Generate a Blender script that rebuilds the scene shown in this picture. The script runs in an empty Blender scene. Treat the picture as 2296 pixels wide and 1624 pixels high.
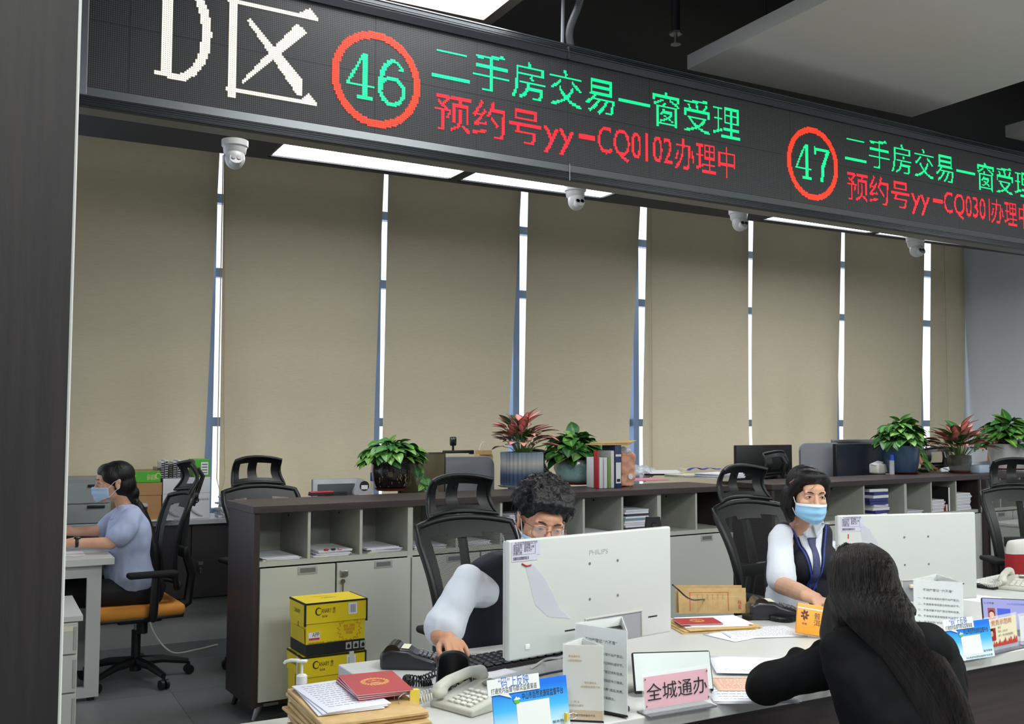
import bpy, bmesh, random
from math import *
from mathutils import Vector as V, Matrix as MX, noise
import numpy as np
random.seed(7)
SC = bpy.context.scene
COL = SC.collection
R = radians
# ---------------------------------------------------------------- camera
FPX, YAW, PITCH, ROLL, EYE = 2228.3, R(28.25), R(3.42), R(.164), 1.56
def cam_basis():
    f = V((sin(YAW), cos(YAW), 0)); r = V((cos(YAW), -sin(YAW), 0)); u = V((0, 0, 1))
    f, u = f*cos(PITCH)+u*sin(PITCH), u*cos(PITCH)-f*sin(PITCH)
    r, u = r*cos(ROLL)+u*sin(ROLL), u*cos(ROLL)-r*sin(ROLL)
    return r, u, f
CR, CU, CF = cam_basis()
cam = bpy.data.cameras.new('camera'); camo = bpy.data.objects.new('camera', cam); COL.objects.link(camo)
camo.matrix_world = MX(((CR.x, CU.x, -CF.x, 0), (CR.y, CU.y, -CF.y, 0), (CR.z, CU.z, -CF.z, EYE), (0, 0, 0, 1)))
cam.sensor_fit = 'HORIZONTAL'; cam.sensor_width = 36; cam.lens = FPX/2296*36; cam.clip_start = .05; cam.clip_end = 200
SC.camera = camo
def at(px, py, x=None, y=None, z=None):
    """point of the room seen at a pixel of the 2296x1624 photograph, on a plane x=, y= or z="""
    d = CF + CR*((px-1148)/FPX) - CU*((py-812)/FPX)
    t = (z-EYE)/d.z if z is not None else (y/d.y if y is not None else x/d.x)
    return V((d.x*t, d.y*t, d.z*t+EYE))
# ---------------------------------------------------------------- view, world, lamps
SC.view_settings.view_transform = 'Standard'; SC.view_settings.look = 'None'
SC.view_settings.gamma = 1; SC.view_settings.use_curve_mapping = False
SC.view_settings.exposure = 0.0
SC.cycles.use_denoising = True
SC.cycles.max_bounces = 6; SC.cycles.diffuse_bounces = 3; SC.cycles.glossy_bounces = 3
SC.cycles.transmission_bounces = 5; SC.cycles.transparent_max_bounces = 10
SC.cycles.sample_clamp_indirect = 6; SC.cycles.caustics_reflective = False; SC.cycles.caustics_refractive = False
w = bpy.data.worlds.new('world'); SC.world = w; w.use_nodes = True
nt = w.node_tree; nt.nodes.clear()
n_o = nt.nodes.new('ShaderNodeOutputWorld'); n_b = nt.nodes.new('ShaderNodeBackground')
n_t = nt.nodes.new('ShaderNodeTexCoord'); n_s = nt.nodes.new('ShaderNodeSeparateXYZ'); n_r = nt.nodes.new('ShaderNodeValToRGB')
n_m = nt.nodes.new('ShaderNodeMapRange'); n_m.inputs[1].default_value = -.25; n_m.inputs[2].default_value = .25
nt.links.new(n_t.outputs['Generated'], n_s.inputs[0]); nt.links.new(n_s.outputs['Y'], n_m.inputs[0])
nt.links.new(n_m.outputs[0], n_r.inputs[0])
n_r.color_ramp.elements[0].color = (.3, .305, .31, 1)      # the hall behind the camera
n_r.color_ramp.elements[1].color = (1.35, 1.5, 1.75, 1)     # overcast day outside the windows
nt.links.new(n_r.outputs[0], n_b.inputs[0]); n_b.inputs[1].default_value = 1
nt.links.new(n_b.outputs[0], n_o.inputs[0])
def area(name, loc, sx, sy, power, col=(.97, 1, .975), rot=(0, 0, 0)):
    l = bpy.data.lights.new(name, 'AREA'); l.shape = 'RECTANGLE'; l.size = sx; l.size_y = sy; l.energy = power; l.color = col
    o = bpy.data.objects.new(name, l); COL.objects.link(o); o.location = loc; o.rotation_euler = rot
    return o
# lamps of the hall ceiling (rows of square panels over the counter and over the waiting area)
for i, (x, y, p) in enumerate(((2.2, .9, 95), (5.2, .9, 95), (8.4, 1.2, 95), (-.6, .4, 75), (.6, -2.2, 90), (3.6, -2.2, 90), (7, -2.2, 90))):
    area('hall_lamp', (x, y, 3.52), 1.2, 1.2, p)
# ---------------------------------------------------------------- materials
MATS = {}
def lin(c): return tuple(((v/255)/12.92 if v/255 <= .04045 else ((v/255+.055)/1.055)**2.4) for v in c)
def mat(name, rgb=(200, 200, 200), rough=.5, metal=0, emit=0, alpha=None, spec=None, trans=0, bump=None, var=None, coat=0, sub=0, ior=None):
    """procedural material; bump=(scale, strength[, stretch xyz]); var=(scale, rgb2[, stretch]) mixes a second colour by noise"""
    if name in MATS: return MATS[name]
    m = bpy.data.materials.new(name); MATS[name] = m; m.use_nodes = True
    nt = m.node_tree; b = nt.nodes['Principled BSDF']; L = nt.links.new
    c = lin(rgb)+(1,)
    b.inputs['Base Color'].default_value = c; b.inputs['Roughness'].default_value = rough; b.inputs['Metallic'].default_value = metal
    if spec is not None: b.inputs['Specular IOR Level'].default_value = spec
    if trans: b.inputs['Transmission Weight'].default_value = trans
    if ior: b.inputs['IOR'].default_value = ior
    if coat: b.inputs['Coat Weight'].default_value = coat; b.inputs['Coat Roughness'].default_value = .1
    if sub: b.inputs['Subsurface Weight'].default_value = sub; b.inputs['Subsurface Radius'].default_value = (.02, .008, .005); b.inputs['Subsurface Scale'].default_value = .4
    if emit: b.inputs['Emission Color'].default_value = c; b.inputs['Emission Strength'].default_value = emit
    if alpha is not None: b.inputs['Alpha'].default_value = alpha
    def noise_tex(scale, stretch, detail=3):
        tc = nt.nodes.new('ShaderNodeTexCoord'); mp = nt.nodes.new('ShaderNodeMapping'); nz = nt.nodes.new('ShaderNodeTexNoise')
        mp.inputs['Scale'].default_value = stretch; nz.inputs['Scale'].default_value = scale; nz.inputs['Detail'].default_value = detail
        L(tc.outputs['Object'], mp.inputs[0]); L(mp.outputs[0], nz.inputs[0]); return nz
    if var:
        nz = noise_tex(var[0], var[2] if len(var) > 2 else (1, 1, 1)); r = nt.nodes.new('ShaderNodeValToRGB')
        r.color_ramp.elements[0].position = .35; r.color_ramp.elements[1].position = .65
        r.color_ramp.elements[0].color = c; r.color_ramp.elements[1].color = lin(var[1])+(1,)
        L(nz.outputs[0], r.inputs[0]); L(r.outputs[0], b.inputs['Base Color'])
    if bump:
        nz = noise_tex(bump[0], bump[2] if len(bump) > 2 else (1, 1, 1)); bp = nt.nodes.new('ShaderNodeBump')
        bp.inputs['Strength'].default_value = bump[1]; bp.inputs['Distance'].default_value = .01
        L(nz.outputs[0], bp.inputs['Height']); L(bp.outputs[0], b.inputs['Normal'])
    return m
def math_chain(nt, op, a, b=None):
    n = nt.nodes.new('ShaderNodeMath'); n.operation = op
    for i, v in enumerate((a, b)):
        if v is None: continue
        if isinstance(v, (int, float)): n.inputs[i].default_value = v
        else: nt.links.new(v, n.inputs[i])
    return n.outputs[0]
def mesh_mat(name, rgb, pitch=.0042, hole=.55, axes=('X', 'Z')):
    """woven chair mesh: real holes in a regular staggered grid in object space"""
    m = mat(name, rgb, .75); nt = m.node_tree; b = nt.nodes['Principled BSDF']
    tc = nt.nodes.new('ShaderNodeTexCoord'); s = nt.nodes.new('ShaderNodeSeparateXYZ'); nt.links.new(tc.outputs['Object'], s.inputs[0])
    a = math_chain(nt, 'SINE', math_chain(nt, 'MULTIPLY', s.outputs[axes[0]], pi/pitch))
    c = math_chain(nt, 'SINE', math_chain(nt, 'MULTIPLY', s.outputs[axes[1]], pi/pitch))
    h = math_chain(nt, 'LESS_THAN', math_chain(nt, 'ABSOLUTE', math_chain(nt, 'MULTIPLY', a, c)), hole)
    nt.links.new(h, b.inputs['Alpha']); return m
# ---------------------------------------------------------------- mesh builder
class B:
    def __init__(s): s.bm = bmesh.new(); s.M = MX.Identity(4)
    def at(s, M): s.M = M; return s
    def _fin(s, vs):
        for v in vs: v.co = s.M @ v.co
        return s
    def box(s, a, b, bev=0, seg=2):
        g = bmesh.ops.create_cube(s.bm, size=1)['verts']
        a, b = V(a), V(b); c = (a+b)/2; d = b-a
        for v in g: v.co = V((v.co.x*d.x+c.x, v.co.y*d.y+c.y, v.co.z*d.z+c.z))
        if bev:
            e = list({e for v in g for e in v.link_edges})
            r = bmesh.ops.bevel(s.bm, geom=e, offset=min(bev, .49*min(abs(x) for x in d)), segments=seg, affect='EDGES', profile=.5)
            g = list({v for f in r['faces'] for v in f.verts} | {v for v in g if v.is_valid})
        return s._fin(g)
    def cyl(s, p, q, r, r2=None, n=16, caps=True):
        p, q = V(p), V(q); d = q-p; r2 = r if r2 is None else r2
        g = bmesh.ops.create_cone(s.bm, cap_ends=caps, segments=n, radius1=r, radius2=r2, depth=d.length)['verts']
        T = MX.Translation((p+q)/2) @ d.to_track_quat('Z', 'Y').to_matrix().to_4x4()
        for v in g: v.co = T @ v.co
        return s._fin(g)
    def ell(s, c, r, rot=None, n=20):
        g = bmesh.ops.create_uvsphere(s.bm, u_segments=n, v_segments=max(6, n*2//3), radius=1)['verts']
        r = (r, r, r) if isinstance(r, (int, float)) else r
        T = MX.Translation(c) @ (rot.to_4x4() if rot else MX.Identity(4)) @ MX.Diagonal((*r, 1))
        for v in g: v.co = T @ v.co
        return s._fin(g)
    def chain(s, pts, rad, n=14):
        """tapered limb through points (for voxel-joined bodies)"""
        for i, p in enumerate(pts):
            s.ell(p, rad[i], n=n)
            if i and (V(p)-V(pts[i-1])).length > 1e-4: s.cyl(pts[i-1], p, rad[i-1], rad[i], n=n)
        return s
    def loft(s, secs, n=32, k=6, ex=2.3):
        """body shell: rings (centre, half width, half depth, turn) blended into one closed skin"""
        q = []
        for i in range(len(secs)-1):
            a0, a, b, b1 = secs[max(i-1, 0)], secs[i], secs[i+1], secs[min(i+2, len(secs)-1)]
            for j in range(k):
                t = j/k; cr = lambda p, u, v, w_: .5*(2*u+(v-p)*t+(2*p-5*u+4*v-w_)*t*t+(3*u-p-3*v+w_)*t**3)
                q.append((cr(V(a0[0]), V(a[0]), V(b[0]), V(b1[0])),)+tuple(cr(a0[m], a[m], b[m], b1[m]) for m in (1, 2, 3)))
        q.append((V(secs[-1][0]),)+tuple(secs[-1][1:])); R_ = []
        for c, rx, ry, rz in q:
            ring = []
            for j in range(n):
                a = 2*pi*j/n; x = rx*copysign(abs(cos(a))**(2/ex), cos(a)); y = ry*copysign(abs(sin(a))**(2/ex), sin(a))
                ring.append(s.bm.verts.new(s.M @ (c+V((x*cos(rz)-y*sin(rz), x*sin(rz)+y*cos(rz), 0)))))
            R_.append(ring)
        for A, C in zip(R_, R_[1:]):
            for j in range(n): s.bm.faces.new((A[j], A[(j+1) % n], C[(j+1) % n], C[j]))
        s.bm.faces.new(R_[0][::-1]); s.bm.faces.new(R_[-1]); return s
    def tube(s, pts, r, n=8, caps=True, closed=False):
        pts = [V(p) for p in pts]; k = len(pts); rr = r if isinstance(r, (list, tuple)) else [r]*k
        rings = []; up = None
        for i, p in enumerate(pts):
            if closed: t = (pts[(i+1) % k]-pts[i-1])
            else: t = (pts[min(i+1, k-1)]-pts[max(i-1, 0)])
            t = t.normalized() if t.length > 1e-9 else V((0, 0, 1))
            if up is None: up = V((0, 0, 1)) if abs(t.z) < .9 else V((1, 0, 0))
            a = t.cross(up)
            if a.length < 1e-6: a = t.orthogonal()
            a.normalize(); b = a.cross(t); up = b
            rings.append([s.bm.verts.new(s.M @ (p+(a*cos(2*pi*j/n)+b*sin(2*pi*j/n))*rr[i])) for j in range(n)])
        m = k if closed else k-1
        for i in range(m):
            A, C = rings[i], rings[(i+1) % k]
            for j in range(n): s.bm.faces.new((A[j], A[(j+1) % n], C[(j+1) % n], C[j]))
        if caps and not closed: s.bm.faces.new(rings[0][::-1]); s.bm.faces.new(rings[-1])
        return s
    def grid(s, fn, nu, nv, cu=False, uv=False):
        """surface fn(u,v), u,v in 0..1"""
        P = [[s.bm.verts.new(s.M @ V(fn(i/(nu if cu else nu-1), j/(nv-1)))) for j in range(nv)] for i in range(nu)]
        lay = s.bm.loops.layers.uv.verify() if uv else None
        for i in range(nu if cu else nu-1):
            for j in range(nv-1):
                q = (i, j), ((i+1) % nu, j), ((i+1) % nu, j+1), (i, j+1)
                try: f = s.bm.faces.new([P[a][b] for a, b in q])
                except ValueError: continue
                if uv:
                    for l, (a, b) in zip(f.loops, ((i, j), (i+1, j), (i+1, j+1), (i, j+1))): l[lay].uv = (a/(nu-1), b/(nv-1))
        return s
    def lathe(s, prof, n=32, c=(0, 0, 0), ribs=0, depth=0):
        def f(u, v):
            i = min(int(v*(len(prof)-1)+1e-6), len(prof)-1); r, z = prof[i]
            k = 1-depth*(.5+.5*cos(2*pi*u*ribs)) if ribs else 1
            return (c[0]+r*k*cos(2*pi*u), c[1]+r*k*sin(2*pi*u), c[2]+z)
        s.grid(f, n, len(prof), cu=True); return s
    def prism(s, pts, h, M=None):
        """polygon in local XY extruded along local Z by h"""
        T = s.M @ (M or MX.Identity(4))
        a = [s.bm.verts.new(T @ V((x, y, 0))) for x, y in pts]; b = [s.bm.verts.new(T @ V((x, y, h))) for x, y in pts]
        k = len(pts)
        s.bm.faces.new(a[::-1]); s.bm.faces.new(b)
        for i in range(k): s.bm.faces.new((a[i], a[(i+1) % k], b[(i+1) % k], b[i]))
        return s
    def quad(s, a, b, c, d): s.bm.faces.new([s.bm.verts.new(s.M @ V(p)) for p in (a, b, c, d)]); return s
    def o(s, name, m, parent=None, smooth=True, angle=40, solid=0, sub=0, bev=0):
        bm = s.bm
        if not solid: bmesh.ops.recalc_face_normals(bm, faces=bm.faces)
        if smooth:
            for f in bm.faces: f.smooth = True
            for e in bm.edges:
                if len(e.link_faces) == 2 and e.calc_face_angle(0) > R(angle): e.smooth = False
        me = bpy.data.meshes.new(name); bm.to_mesh(me); bm.free()
        ob = bpy.data.objects.new(name, me); COL.objects.link(ob)
        if isinstance(m, str): m = MATS[m]
        me.materials.append(m)
        if parent: ob.parent = parent
        if bev: q = ob.modifiers.new('bevel', 'BEVEL'); q.width = bev; q.segments = 3; q.limit_method = 'ANGLE'
        if sub: q = ob.modifiers.new('sub', 'SUBSURF'); q.levels = q.render_levels = sub
        if solid: q = ob.modifiers.new('solid', 'SOLIDIFY'); q.thickness = solid; q.offset = 0
        return ob
    def blob(s, name, m, parent=None, vox=.008, it=4, fac=.5, wr=None):
        """join everything added so far into one continuous skin (voxel union, smoothed)"""
        me = bpy.data.meshes.new(name); s.bm.to_mesh(me); s.bm.free()
        ob = bpy.data.objects.new(name, me); COL.objects.link(ob)
        q = ob.modifiers.new('r', 'REMESH'); q.mode = 'VOXEL'; q.voxel_size = vox
        q = ob.modifiers.new('s', 'SMOOTH'); q.factor = fac; q.iterations = it
        dg = bpy.context.evaluated_depsgraph_get(); me2 = bpy.data.meshes.new_from_object(ob.evaluated_get(dg))
        ob.modifiers.clear(); ob.data = me2; me2.name = name; bpy.data.meshes.remove(me)
        if wr:
            n = len(me2.vertices); co = np.empty(n*3, 'f'); no = np.empty(n*3, 'f')
            me2.vertices.foreach_get('co', co); me2.vertices.foreach_get('normal', no); co = co.reshape(-1, 3); no = no.reshape(-1, 3)
            for i in range(n): co[i] += no[i]*wr(V(co[i]), V(no[i]))
            me2.vertices.foreach_set('co', co.ravel())
        me2.materials.clear(); me2.materials.append(MATS[m] if isinstance(m, str) else m)
        for p in me2.polygons: p.use_smooth = True
        if parent: ob.parent = parent
        return ob
def thing(name, label, cat, loc=(0, 0, 0), rz=0, group=None, rot=None):
    o = bpy.data.objects.new(name, None); COL.objects.link(o); o.location = loc; o.rotation_euler = rot or (0, 0, rz)
    o.empty_display_size = .05
    return tag(o, label, cat, group)
def tag(o, label, cat, group=None, kind=None):
    o['label'] = label; o['category'] = cat
    if group: o['group'] = group
    if kind: o['kind'] = kind
    return o
def struct(o, label=None):
    o['kind'] = 'structure'
    if label: o['label'] = label
    return o
def dup(root, loc=None, rz=None, label=None, group=None, drop=()):
    c = root.copy(); COL.objects.link(c)
    if loc is not None: c.location = loc
    if rz is not None: c.rotation_euler = (0, 0, rz)
    if label: c['label'] = label
    if group: c['group'] = group
    for ch in root.children:
        if ch.name.split('.')[0] in drop: continue
        d = dup(ch); d.parent = c; d.matrix_parent_inverse = ch.matrix_parent_inverse
    return c
def TR(x=0, y=0, z=0, rx=0, ry=0, rz=0):
    return MX.Translation((x, y, z)) @ MX.Rotation(rz, 4, 'Z') @ MX.Rotation(ry, 4, 'Y') @ MX.Rotation(rx, 4, 'X')
def text_mesh(body, size=1, align='CENTER', bold=0, extrude=0, space=1, line=1):
    c = bpy.data.curves.new('t', 'FONT'); c.body = body; c.size = size; c.align_x = align; c.align_y = 'CENTER'
    c.offset = bold; c.extrude = extrude; c.resolution_u = 3; c.space_character = space; c.space_line = line
    o = bpy.data.objects.new('t', c); COL.objects.link(o)
    me = bpy.data.meshes.new_from_object(o.evaluated_get(bpy.context.evaluated_depsgraph_get()))
    bpy.data.objects.remove(o); bpy.data.curves.remove(c); return me
def text(body, size, M, m, parent, name='lettering', align='CENTER', bold=0, sx=1, space=1, fit=None, line=1):
    """lettering lying in local XY of M, facing local +Z; fit = width it should fill"""
    me = text_mesh(body, size, align, bold, 0, space, line)
    xs = [v.co.x for v in me.vertices] or [0, 1]
    if fit: sx = fit/max(1e-6, max(xs)-min(xs))
    me.transform(M @ MX.Diagonal((sx, 1, 1, 1))); me.name = name
    o = bpy.data.objects.new(name, me); COL.objects.link(o); o.parent = parent
    me.materials.clear(); me.materials.append(MATS[m] if isinstance(m, str) else m); return o
FRONT = MX.Rotation(R(90), 4, 'X')     # local XY -> world XZ, facing -Y
# common materials
mat('white_laminate', (202, 204, 200), .35, bump=(60, .02)); mat('grey_laminate', (186, 188, 178), .42); mat('door_white', (198, 201, 194), .4)
mat('white_plastic', (222, 224, 220), .28, coat=.2); mat('black_plastic', (14, 15, 17), .45); mat('black_gloss', (12, 13, 16), .18, coat=.5)
mat('black_fabric', (13, 13, 15), .85, bump=(400, .15)); mat('dark_metal', (48, 50, 54), .38, .6); mat('steel', (168, 170, 172), .3, .9)
mat('paper', (232, 233, 238), .75); mat('paper_b', (214, 216, 226), .75); mat('kraft', (205, 172, 118), .7, var=(30, (190, 158, 106)))
mat('ink', (30, 30, 34), .7); mat('red_ink', (190, 52, 44), .7); mat('blue_ink', (38, 92, 190), .6); mat('cardboard', (176, 134, 88), .8)
mat('grey_plastic', (170, 172, 168), .4); mat('mid_grey', (110, 112, 114), .5); mat('clear', (250, 252, 252), .03, trans=1, ior=1.3, alpha=.35)
mat('white_glow', (255, 255, 255), .5, emit=9); mat('cream', (226, 220, 196), .6)
def wood(name, a, b2, axis='Z', rough=.45, sc=26):
    st = {'X': (.5, 9, 9), 'Y': (9, .5, 9), 'Z': (9, 9, .5)}[axis]
    return mat(name, a, rough, var=(sc/6, b2, st), bump=(sc, .06, st))
wood('dark_wood', (66, 54, 54), (54, 44, 44), 'X'); wood('dark_wood_v', (58, 48, 48), (48, 40, 40), 'Z')
wood('counter_wood', (66, 54, 54), (54, 44, 46), 'X')
# ================================================================ room shell
YB = 7.72                                   # plane the roller blinds hang in
def floor_mat():
    m = mat('floor_tile', (98, 102, 104), .42, bump=(90, .02)); nt = m.node_tree; b = nt.nodes['Principled BSDF']; L = nt.links.new
    tc = nt.nodes.new('ShaderNodeTexCoord'); s = nt.nodes.new('ShaderNodeSeparateXYZ'); L(tc.outputs['Object'], s.inputs[0])
    def cell(ax, off):
        q = math_chain(nt, 'DIVIDE', math_chain(nt, 'ADD', s.outputs[ax], off), .8)
        return math_chain(nt, 'FLOOR', q), math_chain(nt, 'FRACT', q)
    (fx, rx), (fy, ry) = cell('X', .57), cell('Y', .36)
    cb = nt.nodes.new('ShaderNodeCombineXYZ'); L(fx, cb.inputs[0]); L(fy, cb.inputs[1])
    wn = nt.nodes.new('ShaderNodeTexWhiteNoise'); L(cb.outputs[0], wn.inputs[0])
    ns = nt.nodes.new('ShaderNodeTexNoise'); ns.inputs['Scale'].default_value = 140; L(tc.outputs['Object'], ns.inputs[0])
    v = math_chain(nt, 'ADD', math_chain(nt, 'MULTIPLY', wn.outputs[0], .5), math_chain(nt, 'MULTIPLY', ns.outputs[0], .5))
    r = nt.nodes.new('ShaderNodeValToRGB'); r.color_ramp.elements[0].color = lin((84, 88, 92))+(1,); r.color_ramp.elements[1].color = lin((122, 125, 124))+(1,)
    L(v, r.inputs[0])
    seam = math_chain(nt, 'MULTIPLY', math_chain(nt, 'GREATER_THAN', rx, .006), math_chain(nt, 'GREATER_THAN', ry, .006))
    mx = nt.nodes.new('ShaderNodeMix'); mx.data_type = 'RGBA'; mx.inputs[6].default_value = lin((62, 64, 66))+(1,)
    L(seam, mx.inputs[0]); L(r.outputs[0], mx.inputs[7]); L(mx.outputs[2], b.inputs['Base Color']); return m
struct(B().box((-3, -4, -.1), (10.4, 8, 0)).o('floor', floor_mat(), smooth=False))
mat('ceiling_black', (14, 16, 24), .7); mat('wall_paint', (222, 228, 238), .6, bump=(80, .03)); mat('sill_white', (176, 178, 176), .5)
struct(B().box((-3, -4, 4.4), (10.4, 8.1, 4.5)).o('ceiling', 'ceiling_black', smooth=False))
struct(B().box((10.19, 3.2, 0), (10.4, 8.0, 4.4)).o('wall_right', 'wall_paint', smooth=False))
sw = struct(B().box((-3, 7.5, 0), (10.19, 7.9, .83)).o('wall_window', 'sill_white', smooth=False))
struct(B().box((-3, 7.78, 3.72), (10.19, 7.92, 4.4)).o('wall_window_head', 'ceiling_black', smooth=False))
struct(B().box((-3, 7.488, 0), (10.19, 7.5, .03)).o('baseboard_window', 'mid_grey', smooth=False))
# dropped black ceiling box over the work area (its lamps are set into its underside)
LAMPS = [(1.54, 2.79), (2.84, 4.02), (5.56, 6.79), (6.84, 8.05)]
so = B()
so.box((-1.5, 4.6, 3.235), (10.19, 6.15, 3.5)); so.box((-1.5, 4.6, 3.2), (10.19, 5.44, 3.235)); so.box((-1.5, 6.09, 3.2), (10.19, 6.15, 3.235))
xs = [-1.5]+[v for p in LAMPS for v in p]+[10.19]
for a, b in zip(xs[::2], xs[1::2]): so.box((a, 5.44, 3.2), (b, 6.09, 3.235))
struct(so.o('trim_1', 'ceiling_black', smooth=False), 'black dropped ceiling box above the work area')
# wood-clad pillar at the left of the picture, with its pale edge strip
wood('pillar_wood', (33, 28, 28), (22, 19, 20), 'Z', .55, 60)
struct(B().box((-.9, 1.35, 0), (.098, 1.56, 4.4)).o('wall_left', 'pillar_wood', smooth=False))
struct(B().box((.0985, 1.5, 0), (.113, 1.565, 4.4), .002).o('trim_2', 'white_plastic', smooth=False), 'pale edge strip on the dark pillar')
# windows: aluminium mullions, transoms, panes
mat('window_metal', (128, 150, 182), .35, .3); pm = mat('pane_glass', (240, 248, 250), .02, alpha=.06)
GAP = [.28, 1.597, 2.943, 4.258, 5.557, 6.886, 8.177, 9.5]
ZT = [at(1180, 520, y=7.86).z, at(1180, 662, y=7.86).z, 1.55, 3.72]
gx = [-1.04]+GAP+[10.19]
for i in range(len(gx)-1):
    a, b = gx[i]-.02, gx[i+1]-.02
    f = B().box((b-.055, 7.76, .83), (b+.008, 7.9, 3.72), .004).box((a+.008, 7.82, .83), (b-.055, 7.9, .89))
    for z in ZT: f.box((a+.008, 7.82, z-.035), (b-.055, 7.9, z+.035))
    f = struct(f.o('window_%d' % (i+1), 'window_metal', smooth=False))
    B().box((a+.008, 7.855, .86), (b-.055, 7.861, 3.72)).o('pane', pm, f, smooth=False)
# trees outside, seen as a sliver at the right end of the windows
mat('foliage', (176, 206, 160), .8, var=(3, (225, 235, 215)))
tr = thing('tree', 'pale green tree outside, seen in the window sliver beside the right wall', 'tree', tuple(at(2168, 930, y=15).xy)+(-.6,))
t1 = B()
for i in range(26): t1.ell((random.uniform(-.5, .9), random.uniform(-.5, .5), random.uniform(.2, 2.5)), random.uniform(.3, .5), n=8)
t1.o('foliage', 'foliage', tr); B().cyl((0, 0, -2), (0, 0, 1), .15).o('trunk', 'cardboard', tr)
# ---------------------------------------------------------------- roller blinds
bl = mat('blind_cloth', (216, 206, 180), .85, var=(70, (208, 198, 170), (.25, 1, 5)), bump=(160, .08, (.3, 1, 6)))
nt = bl.node_tree; pb = nt.nodes['Principled BSDF']; out = nt.nodes['Material Output']
tl = nt.nodes.new('ShaderNodeBsdfTranslucent'); tl.inputs[0].default_value = lin((196, 178, 136))+(1,)
mxs = nt.nodes.new('ShaderNodeMixShader'); mxs.inputs[0].default_value = .07
nt.links.new(pb.outputs[0], mxs.inputs[1]); nt.links.new(tl.outputs[0], mxs.inputs[2]); nt.links.new(mxs.outputs[0], out.inputs[0])
mat('blind_chain', (206, 190, 150), .6)
EDGE = [(-180, -190, 492, 463), (500, 494, 862, 840), (871, 858, 1170, 1146), (1185, 1173, 1437, 1415), (1451, 1441, 1678, 1677),
        (1689, 1680, 1886, 1883), (1893, 1892, 2071, 2068), (2085, 2085, 2163, 2162)]
DESC = ['leftmost beige roller blind, beside the dark pillar', 'second beige roller blind from the pillar, above the empty mesh chair',
        'third beige roller blind from the pillar, behind the dark flower pot', 'beige roller blind behind the red-leaved and turquoise potted plants',
        'beige roller blind above the papers strewn on the cabinet top', 'beige roller blind above the large black monitor back',
        'beige roller blind behind the leafy plant in the blue pot', 'narrow beige roller blind in the corner by the right wall']
for i, (t0, b0, t1, b1) in enumerate(EDGE):
    X = [at(t0, 420, y=YB).x, at(b0, 1000, y=YB).x, at(t1, 420, y=YB).x, at(b1, 1000, y=YB).x]
    if i == 0: X[0] = X[1] = .2
    zt, zb = 3.75, .905
    ph = random.uniform(0, 6); amp = (.034, .04, .018, .016, .02, .04, .022, .01)[i]
    def cloth(u, v, X=X, ph=ph, amp=amp, i=i):
        k = min(1, v*1.25)
        x = (X[0]*(1-k)+X[1]*k)*(1-u)+(X[2]*(1-k)+X[3]*k)*u
        y = YB+amp*v*v*(sin(u*7+ph+v*1.6)+.6*sin(u*15+2*ph-v*2.2)) + .05*max(0, (u-.86)/.14)**2*v*(i in (0, 1, 2, 3, 5))
        return (x, y, zt+(zb-zt)*v)
    t = thing('roller_blind', DESC[i], 'blind', (0, 0, 0), group='roller blinds along the window wall')
    B().grid(cloth, 46, 40).o('blind_fabric', bl, t, angle=180)
    B().tube([(X[1]+.02, YB, zb), (X[3]-.02, YB, zb)], .012).o('bottom_bar', 'blind_chain', t)
    if i in (1, 4, 7):
        cx = X[0]+(.02 if i < 7 else .18); pts = [(cx, YB-.03, 3.6), (cx, YB-.035, 1.0)]
        if i == 1: pts = [(cx-.03, YB-.03, 3.6), (cx-.03, YB-.04, 1.12), (cx, YB-.04, 1.0), (cx+.03, YB-.04, 1.12), (cx+.015, YB-.03, 1.7), (cx-.02, YB-.03, 3.6)]
        B().tube(pts, .004, 6).o('pull_chain', 'blind_chain', t)
# ---------------------------------------------------------------- ceiling fittings
mat('lamp_frame', (150, 142, 130), .5); mat('cloud_panel', (226, 223, 214), .7); mat('lamp_edge', (30, 31, 36), .5)
LL = ['white ceiling lamp panel nearest the pillar, above the second blind', 'white ceiling lamp panel behind the second security camera',
      'narrow-looking lit ceiling panel right of the third security camera', 'lit ceiling panel at the far right beside the fourth security camera']
for i, (a, b) in enumerate(LAMPS):
    t = thing('ceiling_lamp', LL[i], 'ceiling light', ((a+b)/2, 5.765, 3.2), group='lamp panels in the black ceiling box')
    h = (b-a)/2; f = B()
    for x in (-h+.01, h-.01): f.box((x-.008, -.322, .002), (x+.008, .322, .03))
    for y in (-.314, .314): f.box((-h+.002, y-.008, .002), (h-.002, y+.008, .03))
    f.o('lamp_frame', 'lamp_edge', t, smooth=False)
    B().box((-h+.02, -.305, .012), (h-.02, .305, .03)).o('diffuser', mat('lamp_glow_%d' % i, (250, 252, 255) if i != 1 else (238, 246, 250), .5, emit=(13.5, 5, 13.5, 13.5)[i]), t, smooth=False)
t = thing('ceiling_lamp', 'big lit square ceiling panel above the sign at the top of the picture', 'ceiling light', (1.64, 3.86, 3.6))
f = B()
for s in (-1, 1): f.box((s*.6-.03, -.63, 0), (s*.6+.03, .63, .06)); f.box((-.57, s*.6-.03, 0), (.57, s*.6+.03, .06))
f.o('lamp_frame', 'lamp_frame', t, smooth=False); B().box((-.57, -.57, .015), (.57, .57, .05)).o('diffuser', 'white_glow', t, smooth=False)
for q in ((-.4, .4), (.4, .4), (.4, -.4), (-.4, -.4)): B().cyl((*q, .05), (*q, .8), .004).o('hanging_wire', 'dark_metal', t)
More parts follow.
